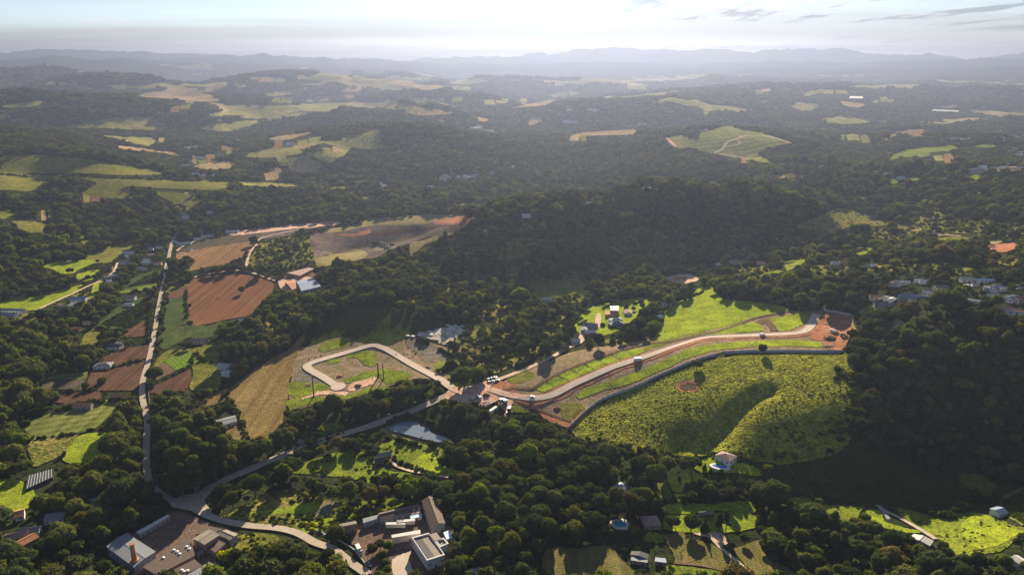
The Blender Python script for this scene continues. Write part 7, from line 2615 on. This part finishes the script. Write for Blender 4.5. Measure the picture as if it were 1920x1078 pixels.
def gn_points(name, arr, coll, kind='stuff'):
    me = bpy.data.meshes.new(name)
    me.vertices.add(len(arr))
    me.vertices.foreach_set('co', np.ascontiguousarray(arr[:, :3], np.float32).ravel())
    for nm, ty, colv in (('pidx', 'INT', arr[:, 3].astype(np.int32)), ('rot', 'FLOAT', arr[:, 6].astype(np.float32))):
        at_ = me.attributes.new(nm, ty, 'POINT')
        at_.data.foreach_set('value', np.ascontiguousarray(colv))
    at_ = me.attributes.new('scl', 'FLOAT_VECTOR', 'POINT')
    s3 = np.column_stack([arr[:, 4], arr[:, 4], arr[:, 4] * arr[:, 5]]).astype(np.float32)
    at_.data.foreach_set('vector', s3.ravel())
    o = bpy.data.objects.new(name, me)
    COL.objects.link(o)
    o['kind'] = kind
    ng = bpy.data.node_groups.new(name + '_nodes', 'GeometryNodeTree')
    ng.interface.new_socket('Geometry', in_out='INPUT', socket_type='NodeSocketGeometry')
    ng.interface.new_socket('Geometry', in_out='OUTPUT', socket_type='NodeSocketGeometry')
    N = ng.nodes
    L = ng.links
    gi = N.new('NodeGroupInput')
    go = N.new('NodeGroupOutput')
    ip = N.new('GeometryNodeInstanceOnPoints')
    ci = N.new('GeometryNodeCollectionInfo')
    ci.inputs['Collection'].default_value = coll
    ci.inputs['Separate Children'].default_value = True
    ci.inputs['Reset Children'].default_value = True
    ip.inputs['Pick Instance'].default_value = True

    def attr(nm, ty):
        a_ = N.new('GeometryNodeInputNamedAttribute')
        a_.data_type = ty
        a_.inputs['Name'].default_value = nm
        return a_.outputs['Attribute']
    L.new(gi.outputs[0], ip.inputs['Points'])
    L.new(ci.outputs[0], ip.inputs['Instance'])
    L.new(attr('pidx', 'INT'), ip.inputs['Instance Index'])
    cx_ = N.new('ShaderNodeCombineXYZ')
    L.new(attr('rot', 'FLOAT'), cx_.inputs[2])
    er = N.new('FunctionNodeEulerToRotation')
    L.new(cx_.outputs[0], er.inputs[0])
    L.new(er.outputs[0], ip.inputs['Rotation'])
    L.new(attr('scl', 'FLOAT_VECTOR'), ip.inputs['Scale'])
    L.new(ip.outputs[0], go.inputs[0])
    md = o.modifiers.new('instances', 'NODES')
    md.node_group = ng
    return o


allp = np.concatenate(INST)
print('tree instances', len(allp))
wo_ = gn_points('woods', allp, PROTO)
wo_['label'] = 'mass of smaller and farther trees of all the woods'

# hedges and tree lines between the plots
HD = []
for t, line, s0 in [
    ('B0', [(1050, 500), (1200, 440), (1330, 428), (1440, 450), (1520, 490)], 1.7), ('B0', [(1048, 520), (1042, 600), (1052, 700), (1070, 750)], 1.0), ('B0', [(935, 480), (930, 600), (910, 700), (890, 860)], 1.6),
    ('B0', [(930, 450), (1080, 470)], 2.2), ('B0', [(870, 560), (850, 700), (835, 850)], 1.5), ('B0', [(690, 575), (860, 545)], 1.4), ('B0', [(560, 770), (700, 790)], 1.6), ('B0', [(480, 1000), (640, 985), (820, 945)], 1.0),
    ('B0', [(200, 668), (330, 675), (470, 625)], 1.3), ('B0', [(460, 500), (560, 470), (640, 400)], 1.6), ('B0', [(640, 400), (700, 350), (800, 320)], 1.5), ('B0', [(600, 600), (690, 540), (740, 480)], 1.6),
    ('B0', [(880, 1078), (1070, 985), (1090, 905)], 0.9), ('B0', [(1215, 960), (1140, 950), (1090, 900)], 1.1), ('B0', [(1000, 330), (1100, 285), (1300, 245)], 0.8), ('B0', [(1420, 280), (1380, 370), (1270, 415), (1100, 445)], 1.2),
    ('C0', [(150, 325), (400, 292), (540, 262)], 1.0), ('C0', [(440, 295), (350, 420)], 0.9), ('C0', [(140, 250), (240, 180), (430, 135), (690, 92)], 1.6), ('C0', [(300, 112), (345, 55), (570, 42)], 1.1), ('C0', [(1270, 60), (1310, 130), (1350, 230), (1390, 320)], 1.2),
    ('C0', [(1250, 640), (1500, 500), (1700, 375), (1916, 300)], 1.0), ('C1', [(0, 560), (200, 570), (340, 565), (560, 560)], 2.2), ('C1', [(230, 300), (400, 350), (560, 360)], 1.3), ('C1', [(255, 235), (340, 195), (420, 190), (520, 240), (620, 300)], 1.3), ('C1', [(440, 318), (520, 336), (600, 345)], 0.7), ('C1', [(270, 420), (380, 470), (600, 540)], 1.0),
    ('A0', [(0, 985), (250, 985), (600, 1002), (1000, 1018), (1280, 1025)], 1.5), ('A0', [(330, 885), (700, 935), (930, 975)], 1.0), ('B2', [(0, 610), (60, 600), (110, 560)], 1.4), ('C2', [(0, 655), (250, 650), (420, 660)], 1.6),
    ('C2', [(0, 600), (400, 590), (500, 600)], 1.8), ('C2', [(1200, 700), (1340, 720), (1460, 752), (1600, 722)], 2.0), ('C2', [(430, 890), (520, 985), (600, 1050)], 1.3), ('z8', [(1450, 120), (1640, 160), (1900, 330)], 1.7), ('z8', [(1680, 480), (1900, 390)], 1.5),
    ('z4', [(130, 120), (300, 40), (420, 0)], 2.2), ('z3', [(960, 720), (1250, 745)], 1.1), ('z7', [(860, 210), (700, 260), (640, 330), (520, 430)], 1.0), ('z7', [(860, 440), (1000, 470), (1130, 420)], 1.2), ('z7', [(1000, 210), (1160, 180), (1250, 160)], 1.2)]:
    p = full_px(t, line)
    P_ = hits([q[0] for q in p], [q[1] for q in p])[:, :2]
    sg = np.concatenate([[0], np.cumsum(np.hypot(*np.diff(P_, axis=0).T))])
    m_ = max(3, int(sg[-1] / (1.5 * s0)))
    u = RS.uniform(0, sg[-1], m_)
    X = np.interp(u, sg, P_[:, 0]) + RS.normal(size=m_) * 0.9
    Y = np.interp(u, sg, P_[:, 1]) + RS.normal(size=m_) * 0.9
    k = vnoise(u / 18, u * 0 + s0 * 7 + line[0][0], 3) > 0.3
    X, Y = X[k], Y[k]
    n = len(X)
    HD.append(np.column_stack([X, Y, height(X, Y), RS.choice(PIDX['m_bush_0'] * 3 + PIDX['m_bush_1'], n), s0 * RS.uniform(0.6, 1.4, n), RS.uniform(0.8, 1.4, n), RS.uniform(0, 6.28, n)]))
o = gn_points('hedges', np.concatenate(HD), PROTO)

# rows of young trees in the orchards
OR = []


def rows(t, quad, n, step, key, sc0, flip=False):
    p = full_px(t, quad)
    P_ = hits([q[0] for q in p], [q[1] for q in p])[:, :2]
    a, b, c, d = P_
    for i in range(n):
        tt = (i + 0.5) / n
        s = a + (b - a) * tt
        e = d + (c - d) * tt
        L_ = np.hypot(*(e - s))
        m_ = max(2, int(L_ / step))
        u = (np.arange(m_) + 0.5) / m_
        q = s[None] + (e - s)[None] * u[:, None] + RS.normal(size=(m_, 2)) * 0.25
        OR.append(np.column_stack([q, height(q[:, 0], q[:, 1]), RS.choice(PIDX[key], m_), sc0 * RS.uniform(0.75, 1.2, m_), RS.uniform(0.8, 1.1, m_), RS.uniform(0, 6.28, m_)]))


rows('B0', [(560, 745), (850, 595), (858, 675), (740, 765)], 15, 2.6, 'm_bush_0', 1.15)
rows('B0', [(690, 545), (880, 445), (895, 475), (860, 512)], 11, 2.8, 'm_bush_0', 1.0)
rows('C2', [(1790, 660), (1916, 605), (1916, 790), (1810, 730)], 12, 2.2, 'm_bush_3', 0.8)
rows('B0', [(230, 660), (395, 585), (460, 620), (340, 668)], 7, 3.0, 'm_bush_0', 0.8)
o = gn_points('orchard_plants', np.concatenate(OR), PROTO)

# tussocks and weeds on the rough grassland
TU = []


def tuss(t, poly, sp, s0, s1, keys, prob=1.0, clump=0.5, seed=0):
    p = full_px(t, poly)
    P_ = hits([q[0] for q in p], [q[1] for q in p])[:, :2]
    x0, y0 = P_.min(0)
    x1, y1 = P_.max(0)
    nx, ny = int((x1 - x0) / sp) + 1, int((y1 - y0) / sp) + 1
    ii, jj = np.meshgrid(np.arange(nx), np.arange(ny))
    x = (x0 + (ii + RS.uniform(0, 1, ii.shape)) * sp).ravel()
    y = (y0 + (jj + RS.uniform(0, 1, ii.shape)) * sp).ravel()
    k = inside(x, y, [tuple(q) for q in P_])
    k &= RS.uniform(0, 1, len(x)) < prob
    k &= fbm(x / 14 + seed, y / 10, 3, 91) > clump
    x, y = x[k], y[k]
    n = len(x)
    pool_ = sum([PIDX[q] for q in keys], [])
    TU.append(np.column_stack([x, y, height(x, y), RS.choice(pool_, n), RS.uniform(s0, s1, n), RS.uniform(0.5, 0.9, n), RS.uniform(0, 6.28, n)]))


PAST = [(1070, 802), (1097, 780), (1125, 760), (1162, 745), (1207, 728), (1252, 708), (1290, 693), (1345, 675), (1440, 668), (1578, 668), (1588, 680), (1600, 700), (1622, 740), (1622, 780), (1606, 805), (1590, 830), (1560, 852), (1480, 868), (1400, 862), (1330, 862), (1270, 858), (1180, 848), (1130, 835), (1090, 823)]
tuss('', PAST, 1.25, 0.20, 0.5, ['m_bush_3'], 0.85, 0.40)
tuss('', PAST, 3.2, 0.4, 0.8, ['m_bush_1', 'm_bush_3'], 0.6, 0.56, 7)
tuss('', [(1560, 690), (1600, 690), (1650, 790), (1620, 840), (1560, 862), (1545, 820), (1590, 770)], 4.0, 1.0, 2.6, ['m_bush_0', 'm_bush_1'], 0.8, 0.40, 21)
tuss('', [(1100, 820), (1250, 852), (1400, 855), (1400, 870), (1250, 870), (1095, 835)], 3.0, 0.8, 2.0, ['m_bush_0', 'm_bush_1'], 0.8, 0.42, 22)
tuss('', [(1440, 800), (1560, 780), (1620, 790), (1590, 835), (1540, 855), (1450, 862), (1380, 858)], 3.5, 0.7, 1.5, ['m_bush_0', 'm_bush_1'], 0.7, 0.5, 9)
tuss('', [(1300, 915), (1440, 880), (1560, 850), (1640, 845), (1750, 880), (1920, 905), (1850, 955), (1600, 940), (1500, 925)], 4.0, 0.35, 0.9, ['m_bush_0'], 0.5, 0.52, 4)
tuss('C2', [(1200, 705), (1440, 748), (1600, 722), (1780, 762), (1900, 815), (1900, 850), (1780, 945), (1560, 985), (1480, 900), (1340, 828)], 2.4, 0.3, 0.8, ['m_bush_3', 'm_bush_1'], 0.6, 0.5, 3)
tuss('', [(430, 970), (470, 943), (500, 925), (560, 918), (600, 935), (650, 945), (650, 975), (600, 1000), (560, 995), (510, 985), (440, 977)], 2.6, 0.4, 1.3, ['m_bush_3', 'm_bush_1', 'm_bush_0'], 0.7, 0.48, 5)
tuss('', [(545, 880), (600, 858), (640, 848), (690, 852), (727, 881), (770, 888), (753, 905), (683, 900), (640, 892), (590, 888), (550, 885)], 2.6, 0.4, 1.2, ['m_bush_3', 'm_bush_1', 'm_bush_0'], 0.6, 0.5, 6)
tuss('C1', [(200, 380), (250, 332), (370, 322), (560, 372), (540, 440), (600, 480), (690, 508), (690, 530), (480, 500), (300, 430)], 2.8, 0.4, 1.2, ['m_bush_3', 'm_bush_1'], 0.5, 0.52, 8)
tuss('C0', [(1660, 330), (1750, 270), (1850, 228), (1930, 238), (1930, 290), (1700, 372), (1640, 372)], 2.4, 0.5, 1.4, ['m_bush_0', 'm_bush_3', 'm_bush_1'], 0.7, 0.45, 2)
tuss('z8', [(60, 400), (560, 90), (690, 100), (1100, 150), (1500, 110), (1900, 380), (1700, 500), (1100, 250), (950, 200), (300, 340)], 3.0, 0.25, 0.8, ['m_bush_1', 'm_bush_0'], 0.4, 0.52, 12)
tuss('z1', [(1600, 640), (1750, 600), (1920, 610), (2050, 640), (2000, 760), (1800, 780), (1650, 800), (1540, 760)], 2.0, 0.4, 1.2, ['m_bush_3', 'm_bush_1', 'm_bush_4'], 0.7, 0.42, 13)
tuss('z2', [(-100, 520), (100, 430), (480, 250), (620, 240), (900, 210), (1180, 240), (1200, 270), (780, 370), (600, 410), (260, 490), (50, 585)], 2.0, 0.5, 1.4, ['m_bush_3', 'm_bush_1', 'm_bush_4'], 0.7, 0.42, 14)
tuss('B1', [(1600, 340), (1700, 220), (1850, 260), (1930, 330), (1850, 420), (1750, 450), (1500, 445)], 4.0, 0.6, 1.6, ['m_bush_0', 'm_bush_1'], 0.6, 0.45, 15)
tuss('B2', [(640, 192), (740, 150), (870, 95), (950, 105), (1050, 140), (1180, 170), (950, 207), (790, 227)], 5.0, 0.6, 1.4, ['m_bush_0', 'm_bush_1'], 0.6, 0.48, 16)
tuss('', [(1228, 636), (1243, 615), (1268, 568), (1320, 540), (1360, 562), (1477, 584), (1347, 616)], 7.0, 0.3, 0.7, ['m_bush_0', 'm_bush_1'], 0.5, 0.55, 17)
tuss('', [(425, 738), (520, 668), (573, 622), (548, 700), (533, 775), (500, 822), (455, 812)], 4.0, 0.2, 0.5, ['m_bush_2' if 'm_bush_2' in PIDX else 'm_bush_1'], 0.5, 0.5, 18)
o = gn_points('tussocks', np.concatenate(TU), PROTO)
print('tussocks', sum(len(a) for a in TU))

# ------------------------------------------------------------------ haze
HX, HY0, HY1, HZ0, HZ1 = 13500.0, -300.0, 16900.0, float(ZG.min()) - 6.0, max(float(ZG.max()) + 25.0, 330.0)
V = [(-HX, HY0, HZ0), (HX, HY0, HZ0), (HX, HY1, HZ0), (-HX, HY1, HZ0), (-HX, HY0, HZ1), (HX, HY0, HZ1), (HX, HY1, HZ1), (-HX, HY1, HZ1)]
F = [[0, 3, 2, 1], [4, 5, 6, 7], [0, 1, 5, 4], [1, 2, 6, 5], [2, 3, 7, 6], [3, 0, 4, 7]]
m, nt, out = new_mat('haze_air')
pv = nt.nodes.new('ShaderNodeVolumePrincipled')
pv.inputs['Color'].default_value = (*HAZE_COLOR, 1)
pv.inputs['Density'].default_value = HAZE_DENSITY
pv.inputs['Anisotropy'].default_value = HAZE_G
nt.links.new(pv.outputs[0], out.inputs['Volume'])
hz = mesh_obj('haze', V, F, m)
hz['kind'] = 'stuff'
print('haze top', HZ1, 'objects', len(SC.objects))
